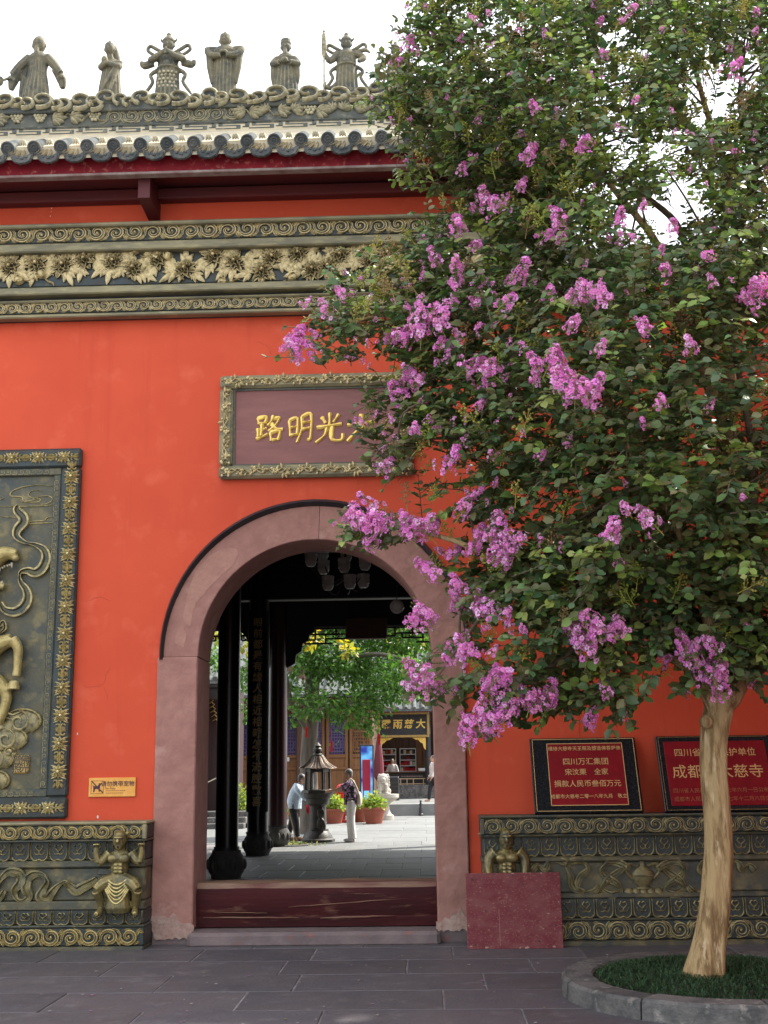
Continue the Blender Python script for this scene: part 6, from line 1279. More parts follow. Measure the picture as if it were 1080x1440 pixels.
# ------------------------------------------------------------------ people
def person(loc, face, H, label, dress):
    """dress(B) -> parts; body parts are placed in a frame where the person looks towards -Y"""
    t = thing('person', label, 'person', loc); M = Matrix.Translation(loc) @ Matrix.Rotation(face, 4, 'Z') @ Matrix.Scale(H / 1.6, 4)
    class K(MB):
        def E(s, p, r, rx=0): return s.ell(M @ V(p), tuple(v * H / 1.6 for v in r), 12, 8, M=Matrix.Rotation(face, 4, 'Z') @ Matrix.Rotation(rx, 4, 'X'))
        def U(s, pts, rr, n=9): q = spline([M @ V(p) for p in pts], 3); return s.tube(q, [v * H / 1.6 for v in lerpl(rr, len(q))], n)
    dress(t, K); return t
def common(t, K, skin, hd, sh, hip, hands, elb, knees, feet, hairm, hair):
    b = K(); hx_, hy, hz = hd
    b.E((hx_, hy, hz), (.072, .09, .108)); b.E((hx_, hy - .035, hz - .055), (.052, .055, .052)); b.E((hx_, hy - .098, hz - .012), (.013, .018, .022))
    for s in (-1, 1): b.E((hx_ + s * .073, hy + .005, hz - .01), (.012, .02, .03))
    b.U([(hx_, hy + .02, hz - .09), (sh[0], sh[1], sh[2] + .02)], [.047, .052]); b.U([sh, ((sh[0] + hip[0]) / 2, (sh[1] + hip[1]) / 2, (sh[2] + hip[2]) / 2), hip], [.12, .125, .125], 12)
    for i, s in enumerate((-1, 1)):
        S0 = (sh[0] + s * .15, sh[1], sh[2] - .03); b.U([(sh[0], sh[1], sh[2] - .02), S0], [.08, .06]); b.U([S0, elb[i]], [.052, .038]); b.U([elb[i], hands[i]], [.038, .025])
        d = (V(hands[i]) - V(elb[i])).normalized(); hp = V(hands[i]) + d * .045; b.E(tuple(hp), (.035, .04, .03)); side = d.cross(V((0, 0, 1))); side = side.normalized() if side.length > .01 else V((1, 0, 0))
        for f in range(4): a0 = hp + side * (.024 - .016 * f) + d * .025; b.U([tuple(a0), tuple(a0 + d * .035 - V((0, 0, .008))), tuple(a0 + d * (.058 - .006 * abs(f - 1.3)) - V((0, 0, .022)))], [.009, .0085, .007], 5)
        b.U([tuple(hp + side * .03 * (1)), tuple(hp + side * .05 + d * .03)], [.010, .008], 5)
        b.U([(hip[0] + s * .085, hip[1], hip[2] - .02), knees[i], (feet[i][0], feet[i][1], .08)], [.088, .056, .038]); b.U([(feet[i][0], feet[i][1] + .03, .045), (feet[i][0], feet[i][1] - .10, .03), (feet[i][0], feet[i][1] - .16, .025)], [.04, .036, .028])
    o = link('body', remesh(b, 'body', skin, .013, 2), t)
    for s in (-1, 1): b = K(); b.E((hx_ + s * .028, hy - .082, hz + .008), (.012, .009, .007)); b.build('eye', BLACK, t)
    b = K(); b.E((hx_, hy - .085, hz - .058), (.022, .009, .006)); b.build('mouth', mat('lips', (.35, .10, .09), .5) if 'lips' not in MT else MT['lips'], t)
    b = K(); hair(b, hx_, hy, hz); link('hair', remesh(b, 'hair', hairm, .014, 2), t)
def hair_short(b, x, y, z): b.E((x, y + .018, z + .022), (.082, .092, .098)); b.E((x, y + .055, z - .03), (.07, .05, .06))
# gardener bending to the lantern, seen from her left, facing right
def gard(t, K):
    hd = (0, -.20, 1.40); sh = (0, -.10, 1.22); hip = (0, .0, .82); el = [(-.20, -.28, .98), (.20, -.24, .96)]; hn = [(-.12, -.46, .98), (.14, -.42, .95)]; kn = [(-.09, -.06, .46), (.09, .04, .46)]; ft = [(-.10, -.10, 0), (.10, .14, 0)]
    common(t, K, SKIN2, hd, sh, hip, hn, el, kn, ft, HAIRD, hair_short)
    b = K(); b.U([(0, -.12, 1.28), (0, -.07, 1.08), (0, -.02, .90), (0, .0, .72)], [.10, .165, .175, .19], 14)
    for i, s in enumerate((-1, 1)): b.U([(s * .10, -.10, 1.22), (s * .17, -.13, 1.14), el[i], tuple(V(el[i]) * .45 + V(hn[i]) * .55)], [.09, .078, .068, .058])
    link('shirt', remesh(b, 'shirt', SHIRTB, .014, 2), t)
    b = K()
    for i, s in enumerate((-1, 1)): b.U([(s * .07, .0, .84), (s * .085, .0, .7), kn[i], (ft[i][0], ft[i][1], .10)], [.11, .105, .08, .062])
    link('trousers', remesh(b, 'trousers', BCLOTH, .014, 2), t)
    for i in (0, 1): b = K(); b.E((ft[i][0], ft[i][1] - .05, .042), (.048, .125, .042)); b.build('shoe', MT['brown_print'], t)
    b = K(); b.E((.10, -.34, .72), (.09, .07, .13)); b.U([(.10, -.36, .82), (.12, -.42, .95)], [.012, .010]); link('red_bag', remesh(b, 'red_bag', REDC, .014, 2), t)
q = G(412, 1183); person((q.x, q.y + .1, 0), pi / 2, 1.56, 'person in pale blue shirt and black trousers bending beside the lantern', gard)
def lady(t, K):
    hd = (0, -.04, 1.475); sh = (0, .0, 1.29); hip = (0, .02, .86); el = [(-.22, -.17, 1.10), (.19, -.26, 1.14)]; hn = [(-.10, -.42, 1.12), (.10, -.50, 1.10)]; kn = [(-.08, .0, .46), (.085, .02, .46)]; ft = [(-.08, .02, 0), (.085, .06, 0)]
    common(t, K, SKIN, hd, sh, hip, hn, el, kn, ft, HAIRG, hair_short)
    b = K(); b.U([(0, .0, 1.34), (0, .0, 1.2), (0, .01, 1.0), (0, .02, .80)], [.09, .15, .15, .165], 14)
    for i, s in enumerate((-1, 1)): b.U([(s * .10, .0, 1.29), (s * .165, -.02, 1.25), tuple(V(el[i]) * .7 + V((s * .16, 0, 1.26)) * .3)], [.08, .078, .072])
    link('floral_top', remesh(b, 'floral_top', FLORAL, .014, 2), t)
    b = K()
    for i, s in enumerate((-1, 1)): b.U([(s * .06, .02, .88), (s * .08, .02, .74), kn[i], (ft[i][0], ft[i][1], .07)], [.115, .11, .09, .082])
    link('trousers', remesh(b, 'trousers', WCLOTH, .014, 2), t)
    for i in (0, 1): b = K(); b.E((ft[i][0], ft[i][1] - .06, .04), (.046, .125, .04)); b.build('shoe', WHITEP, t)
    b = K(); b.E((.02, .21, .92), (.13, .06, .17)); link('shoulder_bag', remesh(b, 'shoulder_bag', CANVAS, .014, 2), t)
    b = K(); b.U([(.10, .20, 1.02), (.13, .14, 1.2), (.11, .03, 1.36), (.14, -.08, 1.25)], [.022, .02, .02, .02]); b.build('bag_strap', CANVAS, t)
q = G(492, 1185); person((q.x, q.y + .2, 0), -pi / 2, 1.58, 'grey haired person in floral top and white trousers reaching to the lantern', lady)
def visitor(t, K):
    hd = (0, -.02, 1.475); sh = (0, .0, 1.29); hip = (0, .02, .86); el = [(-.24, .05, 1.02), (.24, -.05, 1.02)]; hn = [(-.25, -.08, .84), (.25, -.15, .84)]; kn = [(-.08, -.1, .46), (.085, .08, .46)]; ft = [(-.08, -.16, 0), (.085, .18, 0)]
    common(t, K, SKIN, hd, sh, hip, hn, el, kn, ft, HAIRD, hair_short)
    b = K(); b.U([(0, .0, 1.34), (0, .0, 1.2), (0, .01, 1.0), (0, .02, .84)], [.09, .15, .15, .16], 14)
    for i, s in enumerate((-1, 1)): b.U([(s * .10, .0, 1.29), (s * .165, 0, 1.24), el[i], hn[i]], [.08, .07, .06, .045])
    link('shirt', remesh(b, 'shirt', WCLOTH, .014, 2), t); b = K()
    for i, s in enumerate((-1, 1)): b.U([(s * .06, .02, .88), (s * .08, .02, .74), kn[i], (ft[i][0], ft[i][1], .07)], [.115, .105, .08, .06])
    link('trousers', remesh(b, 'trousers', BCLOTH, .014, 2), t)
q = P(610, 1108, 33.0); person((q.x, 33.0, TZ), radians(-70), 1.66, 'person in a white shirt half hidden by the right jamb', visitor)
def clerk(t, K):
    visitor(t, K)
q = P(552, 1090, YSH + 1.6); person((q.x, YSH + 1.6, FZ - .42), 0, 1.5, 'person standing behind the shop counter in front of the shelves', clerk)
# ------------------------------------------------------------------ neighbouring hall at the far right, whose red corbels show at the picture's edge; unseen front wing added for shade
nh = thing('neighbour_hall', 'red painted hall corner with stacked corbels at the right edge, unseen front wing added to shade the tree', 'hall', (8, 2, 0))
b = MB(); b.box(4.16, 12, -.6, 1.6, 0, 6.0); b.box(4.9, 12, -7.5, -.6, 0, 6.0); b.build('wall', RED, nh, False)  # second box is the unseen wing, extended to shade the tree and right wall
for k in range(4):
    b = MB(); z = PZ(1065, 622 - k * 22, -.9); b.bev(3.72 - .10 * k, 12.2, -.95 - .12 * k, -.62, z, z + .11, .012); b.build('corbel', RED, nh, False)
b = MB(); b.add([(4.0, -8.2, 6.05), (13, -8.2, 6.05), (8.5, -5, 9.6), (8.5, -1, 9.6), (13, 2.0, 6.05), (4.3, 2.0, 6.05), (3.75, -1.2, 6.05)], [(0, 1, 2), (1, 4, 3, 2), (4, 5, 3), (5, 6, 0, 2, 3), (0, 6, 5, 4, 1)]); b.build('roof', TILE, nh, False)  # unseen roof carried forward over the wing to block sun and sky

# ------------------------------------------------------------------ tree pit
kc = V((2.06, -2.68, 0)); KO, KI, KH = 1.13, .91, .125
pit_ = thing('tree_pit', 'round raised kerb of grey stone blocks with grass, around the flowering tree', 'tree pit', tuple(kc))
n = 9
for i in range(n):
    a0, a1 = 6.2832 * i / n + .006 + 4.0, 6.2832 * (i + 1) / n - .006 + 4.0; m = 8; vs = []; hh = KH + rnd(-.006, .006)
    for j in range(m + 1):
        a = a0 + (a1 - a0) * j / m; c, s = cos(a), sin(a)
        for r, z in ((KI, -.02), (KI, hh - .012), (KI + .012, hh), (KO - .02, hh), (KO, hh - .02), (KO + .008, -.02)): vs.append((kc.x + r * c, kc.y + r * s, z))
    b = MB(); b.add(vs, [(j * 6 + q, j * 6 + (q + 1) % 6, (j + 1) * 6 + (q + 1) % 6, (j + 1) * 6 + q) for j in range(m) for q in range(6)] + [tuple(range(6)), tuple(m * 6 + q for q in range(6))[::-1]])
    b.build('kerb_stone', KERB, pit_, 30)
b = MB(); vs = [(kc.x, kc.y, .13)]
for r in (.3, .6, .91):
    for j in range(28): a = 6.2832 * j / 28; vs.append((kc.x + r * cos(a), kc.y + r * sin(a), .15 - .05 * (r / .9) ** 2))
fs = [(0, 1 + j, 1 + (j + 1) % 28) for j in range(28)] + [(1 + r * 28 + j, 29 + r * 28 + j, 29 + r * 28 + (j + 1) % 28, 1 + r * 28 + (j + 1) % 28) for r in (0, 1) for j in range(28)]
b.add(vs, fs); b.build('soil', SOIL, pit_)
random.seed(77); b = MB(); b.c = []
for i in range(8500):
    r = .885 * math.sqrt(random.random()); a = rnd(0, 6.2832); x, y = kc.x + r * cos(a), kc.y + r * sin(a); z = .15 - .05 * (r / .9) ** 2 - .01
    h = rnd(.025, .06); d = rnd(0, 6.28); w = .004; bx, by = cos(d + 1.57) * w, sin(d + 1.57) * w; l1, l2 = rnd(.01, .035), rnd(.04, .09)
    b.add([(x - bx, y - by, z), (x + bx, y + by, z), (x + cos(d) * l1 + bx * .8, y + sin(d) * l1 + by * .8, z + h * .7), (x + cos(d) * l1 - bx * .8, y + sin(d) * l1 - by * .8, z + h * .7), (x + cos(d) * l2, y + sin(d) * l2, z + h * rnd(.7, 1))], [(0, 1, 2, 3), (3, 2, 4)])
    f = rnd(.6, 1.3); b.c += [(.035 * f, .085 * f, .035 * f)] * 5
b.build('grass', GRASS, pit_, False, kind='stuff')

# ------------------------------------------------------------------ the crape myrtle
tb = G(992, 1376, .12); TY = tb.y
tree = thing('crape_myrtle', 'crape myrtle in full pink bloom with a bare tan trunk, right foreground', 'tree', (tb.x, tb.y, .1))
random.seed(4)
tp = [(991, 1382, .0), (997, 1340, .0), (1004, 1300, .0), (1009, 1250, .0), (1012, 1200, .0), (1010, 1150, 0), (1005, 1100, 0), (1003, 1050, .02), (1008, 1010, .03), (1018, 975, .05)]
cen = spline([P(x, y, TY + d) for x, y, d in tp], 12); rad = lerpl([.145, .122, .109, .102, .098, .095, .093, .094, .106, .115], len(cen)); b = MB(); nn = 44; vs = []
for i, c in enumerate(cen):
    for k in range(nn):
        a = 6.2832 * k / nn; d = V((cos(a), sin(a), 0)); f = 1 + .10 * mnoise.noise(V((cos(a) * 1.6, sin(a) * 1.6, c.z * .9))) * 2 + .05 * mnoise.noise(V((cos(a) * 4, sin(a) * 4, c.z * 2.2))); f += .035 * abs(mnoise.noise(V((cos(a) * 6, sin(a) * 6, c.z * 1.3)))) + .03 * mnoise.noise(V((cos(a) * 11, sin(a) * 11, c.z * 5))); f += (.35 * max(0, .35 - c.z) * (1 + .6 * sin(3 * a))) if c.z < .35 else 0
        vs.append(c + d * rad[i] * f)
b.add(vs, [(i * nn + k, i * nn + (k + 1) % nn, (i + 1) * nn + (k + 1) % nn, (i + 1) * nn + k) for i in range(len(cen) - 1) for k in range(nn)] + [tuple((len(cen) - 1) * nn + k for k in range(nn))]); b.build('trunk', BARK, tree)
q = P(993, 1015, TY - .1); b = MB(); b.ell(q, (.05, .05, .05), 9, 7); b.build('knot', BARK, tree)
LIMB = [([(1012, 1000, 0), (1040, 930, .05), (1034, 820, .1), (1030, 700, .2), (1024, 560, .25), (1026, 460, .3), (1034, 340, .3), (1010, 200, .2), (975, 90, .1), (950, -30, 0)], .085),
    ([(1008, 1000, 0), (975, 930, -.1), (930, 830, -.2), (870, 720, -.25), (800, 600, -.3), (720, 500, -.35), (630, 440, -.4), (540, 440, -.4), (450, 470, -.45)], .07),
    ([(940, 850, -.15), (900, 700, .1), (850, 560, .2), (800, 420, .25), (750, 280, .2), (690, 160, .1), (620, 60, 0)], .055),
    ([(1014, 990, 0), (1075, 900, .1), (1120, 760, .0), (1150, 600, -.1), (1140, 420, -.1), (1110, 260, 0)], .07),
    ([(985, 950, -.05), (900, 880, -.5), (820, 830, -.7), (730, 800, -.8), (650, 770, -.85), (570, 745, -.9), (510, 735, -.95)], .05),
    ([(1030, 620, .2), (970, 480, .0), (930, 360, -.2), (870, 270, -.3), (800, 190, -.3), (720, 110, -.3)], .05),
    ([(1026, 470, .3), (960, 330, .4), (910, 280, .5), (850, 230, .5), (780, 220, .5)], .04),
    ([(870, 720, -.25), (790, 740, -.5), (700, 830, -.6), (660, 900, -.7), (620, 950, -.7)], .035),
    ([(1000, 980, -.05), (1000, 880, -.7), (960, 760, -.9), (900, 620, -.9), (850, 500, -.8), (800, 420, -.8)], .05),
    ([(1020, 900, 0), (1060, 760, -.7), (1050, 600, -.8), (1020, 450, -.7), (1000, 330, -.6)], .045),
    ([(1034, 340, .3), (1060, 230, .1), (1040, 130, .0), (1060, 20, 0)], .035),
    ([(750, 280, .2), (660, 250, .1), (600, 180, 0), (550, 150, -.1)], .025),
    ([(720, 500, -.35), (660, 600, -.5), (600, 620, -.55), (540, 640, -.6)], .025),
    ([(960, 800, -.6), (880, 840, -.9), (800, 920, -.9), (720, 960, -.9), (680, 1000, -.9)], .03)]
LP = []
for pts, r0 in LIMB:
    q = spline([P(x, y, TY + (d if d > 0 else d * .45)) for x, y, d in pts], 5); n = len(q)
    for i in range(2, n): q[i] = q[i] + V((mnoise.noise(q[i] * 2.0), mnoise.noise(q[i] * 2.0 + V((9, 0, 0))), mnoise.noise(q[i] * 2.0 + V((0, 9, 0))))) * .05
    b = MB(); b.tube(q, [max(.007, r0 * (1 - .88 * i / (n - 1))) for i in range(n)], 9); b.build('branch', BARK if r0 > .045 else TWIG, tree); LP += q[3:]
# outline of the crown on the picture, used only to give the volume its extent
OUT = [(604, -60), (590, 10), (566, 60), (530, 92), (512, 130), (545, 180), (566, 228), (592, 262), (648, 262), (640, 292), (600, 310), (575, 345), (520, 352), (478, 372), (466, 410), (440, 445), (412, 462), (392, 482), (400, 500), (445, 506), (480, 500), (500, 520), (548, 510), (556, 535), (536, 556), (500, 566), (488, 590), (520, 618), (508, 640), (540, 668), (560, 690), (545, 715), (490, 722), (486, 745), (520, 765), (585, 752), (640, 760), (650, 790), (610, 800), (598, 815), (640, 850), (620, 890), (575, 930), (580, 975), (625, 968), (668, 985), (650, 1040), (690, 1035), (760, 1000), (800, 985), (850, 1015), (885, 1010), (905, 975), (935, 930), (950, 960), (985, 965), (1000, 1000), (1040, 960), (1130, 960), (1260, 900), (1320, 600), (1280, 200), (1200, -60)]
def inside(x, y, poly):
    c = False; j = len(poly) - 1
    for i in range(len(poly)):
        xi, yi = poly[i]; xj, yj = poly[j]
        if (yi > y) != (yj > y) and x < (xj - xi) * (y - yi) / (yj - yi) + xi: c = not c
        j = i
    return c
def edge(x, y, poly):
    m = 1e9; j = len(poly) - 1
    for i in range(len(poly)):
        ax, ay = poly[j]; bx, by = poly[i]; dx, dy = bx - ax, by - ay; t = max(0, min(1, ((x - ax) * dx + (y - ay) * dy) / (dx * dx + dy * dy))); m = min(m, math.hypot(x - ax - t * dx, y - ay - t * dy)); j = i
    return m
# gaps where wall or sky shows between the branches: (x, y, rx, ry, share of leaves left)
GAP = [(512, 606, 28, 30, .30), (990, 125, 34, 40, .02), (1050, 85, 30, 12, .2), (1000, 150, 40, 30, .1), (925, 310, 60, 40, .06), (935, 215, 34, 34, .15), (960, 265, 30, 22, .1), (985, 290, 26, 20, .1), (610, 650, 40, 32, .10), (600, 700, 45, 35, .06), (640, 690, 30, 50, .25), (645, 735, 30, 25, .1), (565, 520, 22, 14, .3), (640, 560, 20, 18, .5), (700, 640, 26, 22, .35), (790, 700, 20, 26, .4), (705, 905, 40, 38, .15), (660, 770, 22, 22, .3), (745, 900, 30, 20, .3), (600, 850, 40, 34, .05), (610, 925, 34, 28, .2), (1035, 500, 18, 36, .35), (1065, 590, 30, 30, .3), (840, 1000, 30, 14, .3), (905, 935, 30, 24, .15), (965, 945, 24, 24, .5), (920, 560, 26, 20, .5), (760, 590, 26, 16, .5), (870, 430, 20, 14, .5), (530, 430, 30, 24, .5), (560, 690, 30, 26, .2), (555, 600, 20, 20, .6), (820, 800, 20, 14, .5), (880, 650, 16, 20, .5), (1000, 640, 22, 14, .5), (740, 700, 18, 26, .5), (440, 480, 36, 20, .25), (640, 905, 16, 30, .3), (640, 20, 20, 20, .5), (620, 870, 25, 30, .15)]
FL = [(405, 485, 24), (438, 492, 14), (482, 412, 14), (457, 432, 10), (430, 425, 8), (442, 470, 8), (645, 318, 15), (672, 345, 11), (612, 362, 14), (640, 380, 12), (690, 286, 18), (722, 385, 17), (712, 425, 15), (605, 438, 26), (592, 452, 18), (620, 485, 14), (562, 470, 18), (548, 478, 12), (570, 540, 20), (560, 552, 14), (575, 520, 12), (660, 515, 13), (695, 522, 18), (735, 490, 11), (785, 305, 15), (790, 336, 11), (872, 310, 14), (890, 334, 8), (936, 380, 11), (830, 416, 24), (808, 414, 14), (775, 408, 9), (845, 490, 12), (808, 455, 14), (900, 465, 17), (970, 486, 13), (772, 518, 28), (822, 532, 28), (790, 545, 18), (830, 562, 12), (1068, 416, 24), (1060, 430, 14), (945, 320, 11), (995, 360, 12), (825, 200, 14), (815, 212, 9), (650, 236, 10), (665, 226, 8), (745, 216, 11), (735, 260, 8), (890, 12, 10), (836, 4, 10), (850, 75, 7), (767, 48, 8), (1035, 92, 11), (572, 10, 5), (560, 46, 7), (574, 62, 10), (586, 72, 7), (560, 85, 7), (770, 330, 10), (750, 150, 9), (875, 340, 6), (930, 350, 7), (1000, 395, 7), (905, 290, 8),
    (543, 655, 12), (635, 648, 13), (612, 655, 8), (508, 738, 27), (525, 745, 18), (500, 722, 14), (520, 765, 12), (520, 708, 12), (585, 735, 26), (610, 738, 16), (568, 728, 14), (655, 712, 14), (690, 760, 26), (725, 760, 20), (705, 735, 14), (668, 768, 14), (640, 775, 12), (700, 785, 16), (600, 802, 12), (622, 775, 9), (650, 828, 18), (640, 845, 10), (690, 856, 20), (672, 842, 12), (595, 870, 17), (580, 868, 10), (610, 880, 8), (655, 912, 14), (648, 925, 8), (575, 943, 16), (590, 962, 16), (600, 945, 12), (578, 968, 10), (705, 945, 20), (695, 965, 16), (735, 975, 24), (765, 982, 17), (715, 990, 18), (690, 1005, 22), (668, 1025, 18), (655, 1035, 14), (685, 1025, 14), (715, 880, 10), (735, 885, 8), (840, 890, 32), (818, 895, 16), (866, 882, 14), (830, 908, 14), (830, 1010, 15), (850, 970, 9), (860, 975, 7), (878, 1008, 7), (870, 745, 16), (862, 752, 10), (912, 730, 15), (880, 715, 9), (960, 905, 20), (975, 915, 16), (1002, 955, 22), (985, 950, 14), (1000, 905, 12), (1050, 880, 8), (935, 930, 8), (965, 975, 7), (1058, 962, 7), (1010, 968, 10), (800, 620, 7), (760, 640, 6), (735, 610, 6), (1000, 570, 7), (930, 565, 9), (905, 595, 7), (880, 680, 6), (1045, 700, 5), (870, 790, 8), (655, 590, 7), (600, 590, 5), (690, 640, 6), (760, 760, 8), (790, 770, 6)]
def keep(x, y):
    k = 1.0
    for gx, gy, rx, ry, f in GAP:
        if ((x - gx) / rx) ** 2 + ((y - gy) / ry) ** 2 < (.75 if gy < 340 else 1.5): k = min(k, f)
    return k
# twigs and leaves
random.seed(9)
LC = [(0.089, 0.159, 0.053), (0.105, 0.189, 0.055), (0.131, 0.206, 0.061), (0.158, 0.189, 0.061), (0.173, 0.177, 0.064), (0.084, 0.171, 0.066), (0.137, 0.242, 0.061), (0.126, 0.147, 0.055), (0.163, 0.159, 0.066), (0.1, 0.153, 0.068), (0.063, 0.118, 0.05)]
NEW = [(.24, .34, .07), (.20, .32, .07), (.30, .36, .09)]
axis = P(1010, 600, TY)
leaves = []; twigs = MB()
def add_twig(p, d, L, nl, size, pal, n_pairs_flat=True):
    pts = [p]; dd = d.copy()
    for i in range(4): dd = (dd + V((rnd(-.2, .2), rnd(-.2, .2), rnd(-.25, .12)))).normalized(); pts.append(pts[-1] + dd * L / 4)
    twigs.tube(pts, [.0045, .004, .0035, .003, .002], 4, cap=False)
    up = V((0, 0, 1)); side = dd.cross(up); side = side.normalized() if side.length > .05 else V((1, 0, 0))
    for i in range(nl):
        t = (i + .6) / nl * 4; k = min(int(t), 3); q = pts[k].lerp(pts[k + 1], t - k)
        for s in (-1, 1):
            a = rnd(.7, 1.25); v = (dd * cos(a) + side * s * sin(a) + V((rnd(-.25, .25), rnd(-.25, .25), rnd(-.45, .25)))).normalized()
            nrm = (up * rnd(.2, 1.0) + V((rnd(-.7, .7), rnd(-1.5, .2), rnd(-.2, .5)))).normalized()
            leaves.append((q, v, nrm, size * rnd(.5, 1.28) * (1.0 - .3 * (t / 4)), random.choice(pal)))
tries = 0; made = 0
while made < 8200 and tries < 120000:
    tries += 1
    x, y = rnd(385, 1230), rnd(-50, 1040)
    if not inside(x, y, OUT): continue
    kk = keep(x, y); e = edge(x, y, OUT)
    cl = mnoise.noise(V((x / 70, y / 70, 3))) * .9 + .75
    if e < 30: kk *= .55
    if y < 330: kk *= 1.25
    if x > 1100: kk *= .7
    if random.random() > kk * min(1, max(.12, cl)): continue
    T = min(1.45, .16 + e / 165 * .8); yy = TY - .15 + random.uniform(-1, 1) * T
    if kk < .12: yy = TY - .2 + rnd(-.3, .3)
    if yy > -.42: yy = -.42 - rnd(0, .4)
    p = P(x, y, yy); out = (p - axis); out.z *= .25; out = out.normalized() if out.length > .01 else V((0, -1, 0))
    d = (out * .8 + V((rnd(-.8, .8), rnd(-.9, .5), rnd(-.6, .7)))).normalized()
    new = random.random() < (.17 if y > 330 else .30)
    add_twig(p - d * .12, d, rnd(.18, .36), random.choice((3, 4, 5, 5, 6)), .078 + .018 * max(0, min(1, y / 900)), NEW if new else LC); made += 1
tw = twigs.build('twigs', TWIG, tree, False, kind='stuff')
# connect the twig clouds with thin branchlets to the nearest limb
bl_ = MB(); random.seed(10)
for i in range(240):
    q = random.choice(leaves)[0]; n_ = min(random.sample(LP, 40), key=lambda s: (s - q).length)
    if (n_ - q).length > 1.3: continue
    mid = (n_ + q) * .5 + V((rnd(-.08, .08), rnd(-.08, .08), rnd(-.02, .10))); bl_.tube(spline([n_, mid, q], 4), lerpl([.011, .008, .004], 9), 5, cap=False)
bl_.build('branchlets', TWIG, tree, kind='stuff')
def leaf_geo(p, v, n, L, dr=-.08, cp=.05):
    s = v.cross(n).normalized(); n = s.cross(v); w = L * .37
    def pt(t, u, h): return p + v * L * t + s * w * u + n * L * h
    return [pt(0, 0, 0), pt(.30, -.82, cp), pt(.30, 0, -.02), pt(.30, .82, cp), pt(.66, -.90, cp + dr * .3), pt(.68, 0, dr * .4), pt(.66, .90, cp + dr * .3), pt(1.0, 0, dr)], [(0, 2, 1), (0, 3, 2), (1, 2, 5, 4), (2, 3, 6, 5), (4, 5, 7), (5, 6, 7)]
order = sorted(range(len(leaves)), key=lambda i: leaves[i][0].y - .0 * random.random())
front = set(order[i] for i in range(0, 900, 3)); stuff = MB(); stuff.c = []
protos = []
for c in LC + NEW:
    b = MB(); vs, fs = leaf_geo(V((0, 0, 0)), V((0, 1, 0)), V((0, 0, 1)), 1.0); b.add(vs, fs); b.c = [c] * 8; protos.append(b.mesh('leaf', LEAF, 60))
for i, (p, v, n, L, c) in enumerate(leaves):
    if i in front:
        s = v.cross(n).normalized(); nn_ = s.cross(v); M = Matrix((s, v, nn_)).transposed()
        link('leaf', protos[(LC + NEW).index(c)], tree, loc=p, rot=M.to_euler(), scale=L)
    else:
        vs, fs = leaf_geo(p, v, n, L, rnd(-.32, .08), rnd(-.03, .16)); stuff.add(vs, fs); f = rnd(.75, 1.25); g = rnd(-.006, .010); stuff.c += [(max(0, c[0] * f + g), c[1] * f, c[2] * f)] * 8
stuff.build('foliage', LEAF, tree, 60, kind='stuff')
# flower panicles
PC = [(.88, .29, .68), (.80, .22, .62), (.92, .40, .76), (.84, .26, .72), (.95, .56, .86), (.88, .33, .62)]
def panicle(seed, n=40):
    """loose cone of crinkled six-petalled flowers on thin stalks, about 2 high and 1.6 wide"""
    random.seed(seed); b = MB(); b.c = []; st = []
    for i in range(n):
        t = random.random() ** .8; r = (.80 - .62 * t) * (.35 + .65 * math.sqrt(random.random())); a = rnd(0, 6.283); c = V((r * cos(a) + .1 * sin(seed + 3 * t), r * sin(a), -.85 + 1.9 * t)); o = (V((c.x, c.y, c.z * .35)).normalized() + V((0, -.3, .2)) + V((rnd(-.5, .5), rnd(-.5, .5), rnd(-.5, .5)))).normalized(); s1 = o.orthogonal().normalized(); s2 = o.cross(s1); R = rnd(.15, .25); pc = random.choice(PC); st.append(c)
        for k in range(6):
            an = 6.283 * k / 6 + rnd(-.2, .2); d = s1 * cos(an) + s2 * sin(an); e = s2 * cos(an) - s1 * sin(an); q0 = c + d * R * .20; w = R * .40; ff = rnd(.85, 1.15)
            vs = [q0, c + d * R * .60 + e * w * .9 + o * R * rnd(-.1, .35), c + d * R * .85 + o * R * rnd(-.15, .3), c + d * R * .60 - e * w * .9 + o * R * rnd(-.1, .35), c + d * R * 1.02 + e * w * .6 + o * R * rnd(-.4, .3), c + d * R * 1.02 - e * w * .6 + o * R * rnd(-.4, .3)]
            b.add(vs, [(0, 1, 2, 3), (1, 4, 2), (2, 5, 3)]); b.c += [tuple(min(.95, x * ff) for x in pc)] * 6
        if random.random() < .5:
            m0 = len(b.v); b.ell(c + o * R * .12, R * .17, 5, 4); b.c += [(.62, .36, .10)] * (len(b.v) - m0)
    m0 = len(b.v)
    b.tube([(0, 0, -1.5), (.03, 0, -.4), (.0, .02, .9)], [.03, .024, .012], 4, cap=False)
    for c in st[::2]: b.tube([(0, 0, c.z - .35), tuple(c)], [.014, .01], 3, cap=False)
    for i in range(16):
        a = rnd(0, 6.28); z = rnd(-.7, 1.25); r = max(.08, (.75 - .45 * (z + .8) / 2)) * rnd(.7, 1.15); p1 = V((r * cos(a), r * sin(a), z)); b.tube([(0, 0, z - .3), p1], [.012, .008], 3, cap=False); b.ell(p1, rnd(.035, .06), 5, 4)
    b.c += [(.24, .27, .07)] * (len(b.v) - m0)
    return b.mesh('flower_panicle', FLOW, 60)
PN = [panicle(i, random.Random(i).randint(30, 48)) for i in range(8)] + [panicle(20 + i, 16) for i in range(4)]
random.seed(15); SUB = []
for (x, y, r) in FL:
    k = max(1, round((r / 12.5) ** 2 * .95)); sr = r if k == 1 else min(r * .8, 13.5)
    for i in range(k):
        a = rnd(0, 6.283); q = math.sqrt(random.random()) * max(0, r - sr * .55) * 1.15 if k > 1 else 0
        SUB.append((x + q * cos(a) * 1.15, y + q * sin(a) * .85, sr * rnd(.8, 1.2)))
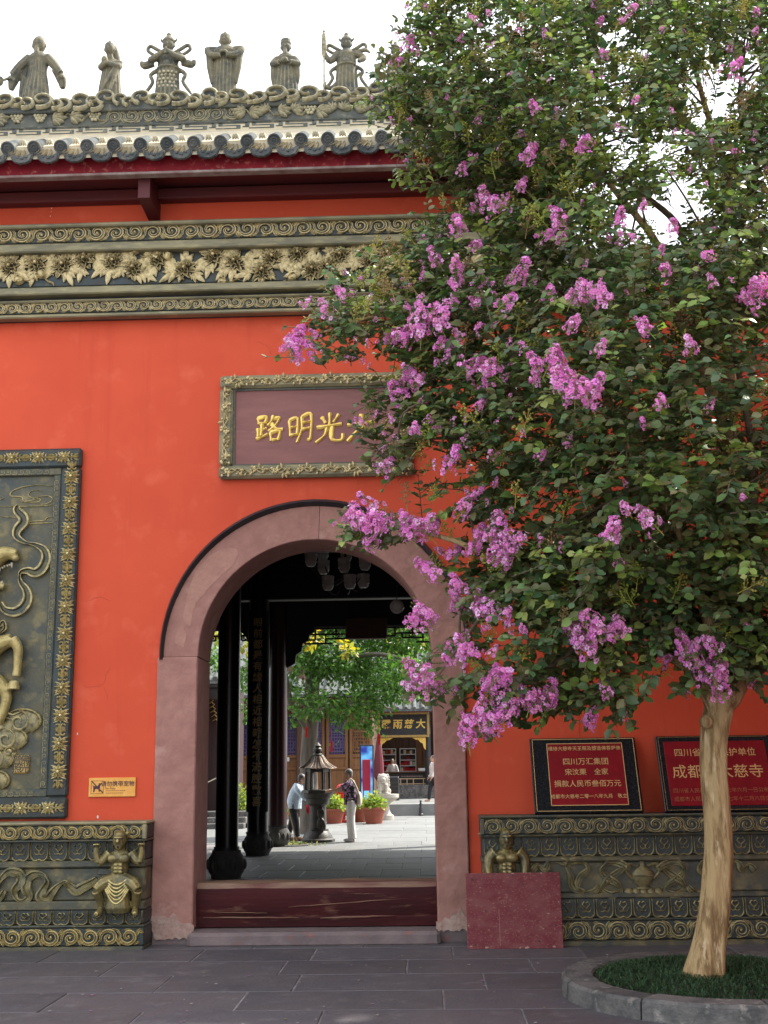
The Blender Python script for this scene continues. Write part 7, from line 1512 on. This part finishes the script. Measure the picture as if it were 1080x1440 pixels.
for i in range(34):      # loose sprays down the left side of the crown
    t = random.random(); x = 560 + 120 * random.random() + (40 if t > .5 else 0); y = 300 + 720 * t
    if inside(x, y, OUT): SUB.append((x, y, rnd(6, 10)))
for i in range(190):     # many small blossoms at the crown's left edge and top
    for _ in range(40):
        x, y = (rnd(470, 720), rnd(330, 1000)) if random.random() < .6 else (rnd(520, 1080), rnd(0, 420))
        if inside(x, y, OUT) and keep(x, y) > .2: break
    SUB.append((x, y, rnd(3.5, 6.5)))
SUB.sort(key=lambda s: -s[2]); few = MB(); few.c = []; SRC = []
for me in PN[8:]: SRC.append(([v.co.copy() for v in me.vertices], [tuple(f.vertices) for f in me.polygons], [tuple(c.color)[:3] for c in me.color_attributes['col'].data]))
for ki, (x, y, r) in enumerate(SUB):
    d = min(1.45, .16 + edge(x, y, OUT) / 165 * .8) if inside(x, y, OUT) else .1
    big = r >= 9
    yy = TY - .15 - d * (rnd(1.0, 1.1) if big else rnd(.8, 1.05)) - (.06 if big else .02); p = P(x, y, yy); R = r / 1665 * (yy + DIST) * 1.28
    ro = Euler((rnd(-.7, .9), rnd(-.9, .9), rnd(0, 6.28))); sc3_ = (R * rnd(1.0, 1.25), R * rnd(1.0, 1.25), R * rnd(.95, 1.3))
    if ki < 296: link('flower_panicle', random.choice(PN[:8] if big else PN), tree, loc=p, rot=ro, scale=sc3_)
    else:
        vs_, fs_, cs_ = random.choice(SRC); Mx_ = Matrix.Translation(p) @ ro.to_matrix().to_4x4() @ Matrix.Diagonal((*sc3_, 1)); few.add([Mx_ @ q for q in vs_], fs_); few.c += cs_
few.build('small_blossoms', FLOW, tree, 60, kind='stuff')
# yellow-green bud and seed sprays
def spray(seed, col):
    random.seed(seed); b = MB(); b.c = []
    b.tube([(0, 0, 0), (.03, 0, .5), (.0, .02, 1.0)], [.018, .014, .008], 4, cap=False)
    for i in range(22):
        z = rnd(.25, 1.0); a = rnd(0, 6.28); L = .32 * (1.15 - z * .8); p0 = V((.01, 0, z - .08)); p1 = V((L * cos(a), L * sin(a), z + .08)); b.tube([p0, p1], [.008, .006], 3, cap=False); b.ell(p1, rnd(.028, .045), 5, 4)
        if i % 3 == 0: b.ell(p0.lerp(p1, .6) + V((0, 0, .03)), .03, 5, 4)
    b.c = [tuple(x * rnd(.85, 1.15) for x in col)] * len(b.v); return b.mesh('bud_spray', FLOW, 60)
SPR = [spray(1, (.34, .36, .07)), spray(2, (.30, .36, .06)), spray(3, (.42, .36, .12)), spray(4, (.40, .26, .10))]; random.seed(33)
cnt = 0
while cnt < 260:
    x, y = rnd(480, 1080), rnd(0, 1000)
    if not inside(x, y, OUT) or random.random() > (1.0 if y < 360 or x < 620 else .45): continue
    e = edge(x, y, OUT); yy = TY - .15 - min(1.0, .15 + e / 165 * .8) * rnd(.3, 1.1); p = P(x, y, yy)
    link('bud_spray', random.choice(SPR), tree, loc=p, rot=(rnd(-.9, .9), rnd(-.9, .9), rnd(0, 6.28)), scale=rnd(.14, .24)); cnt += 1
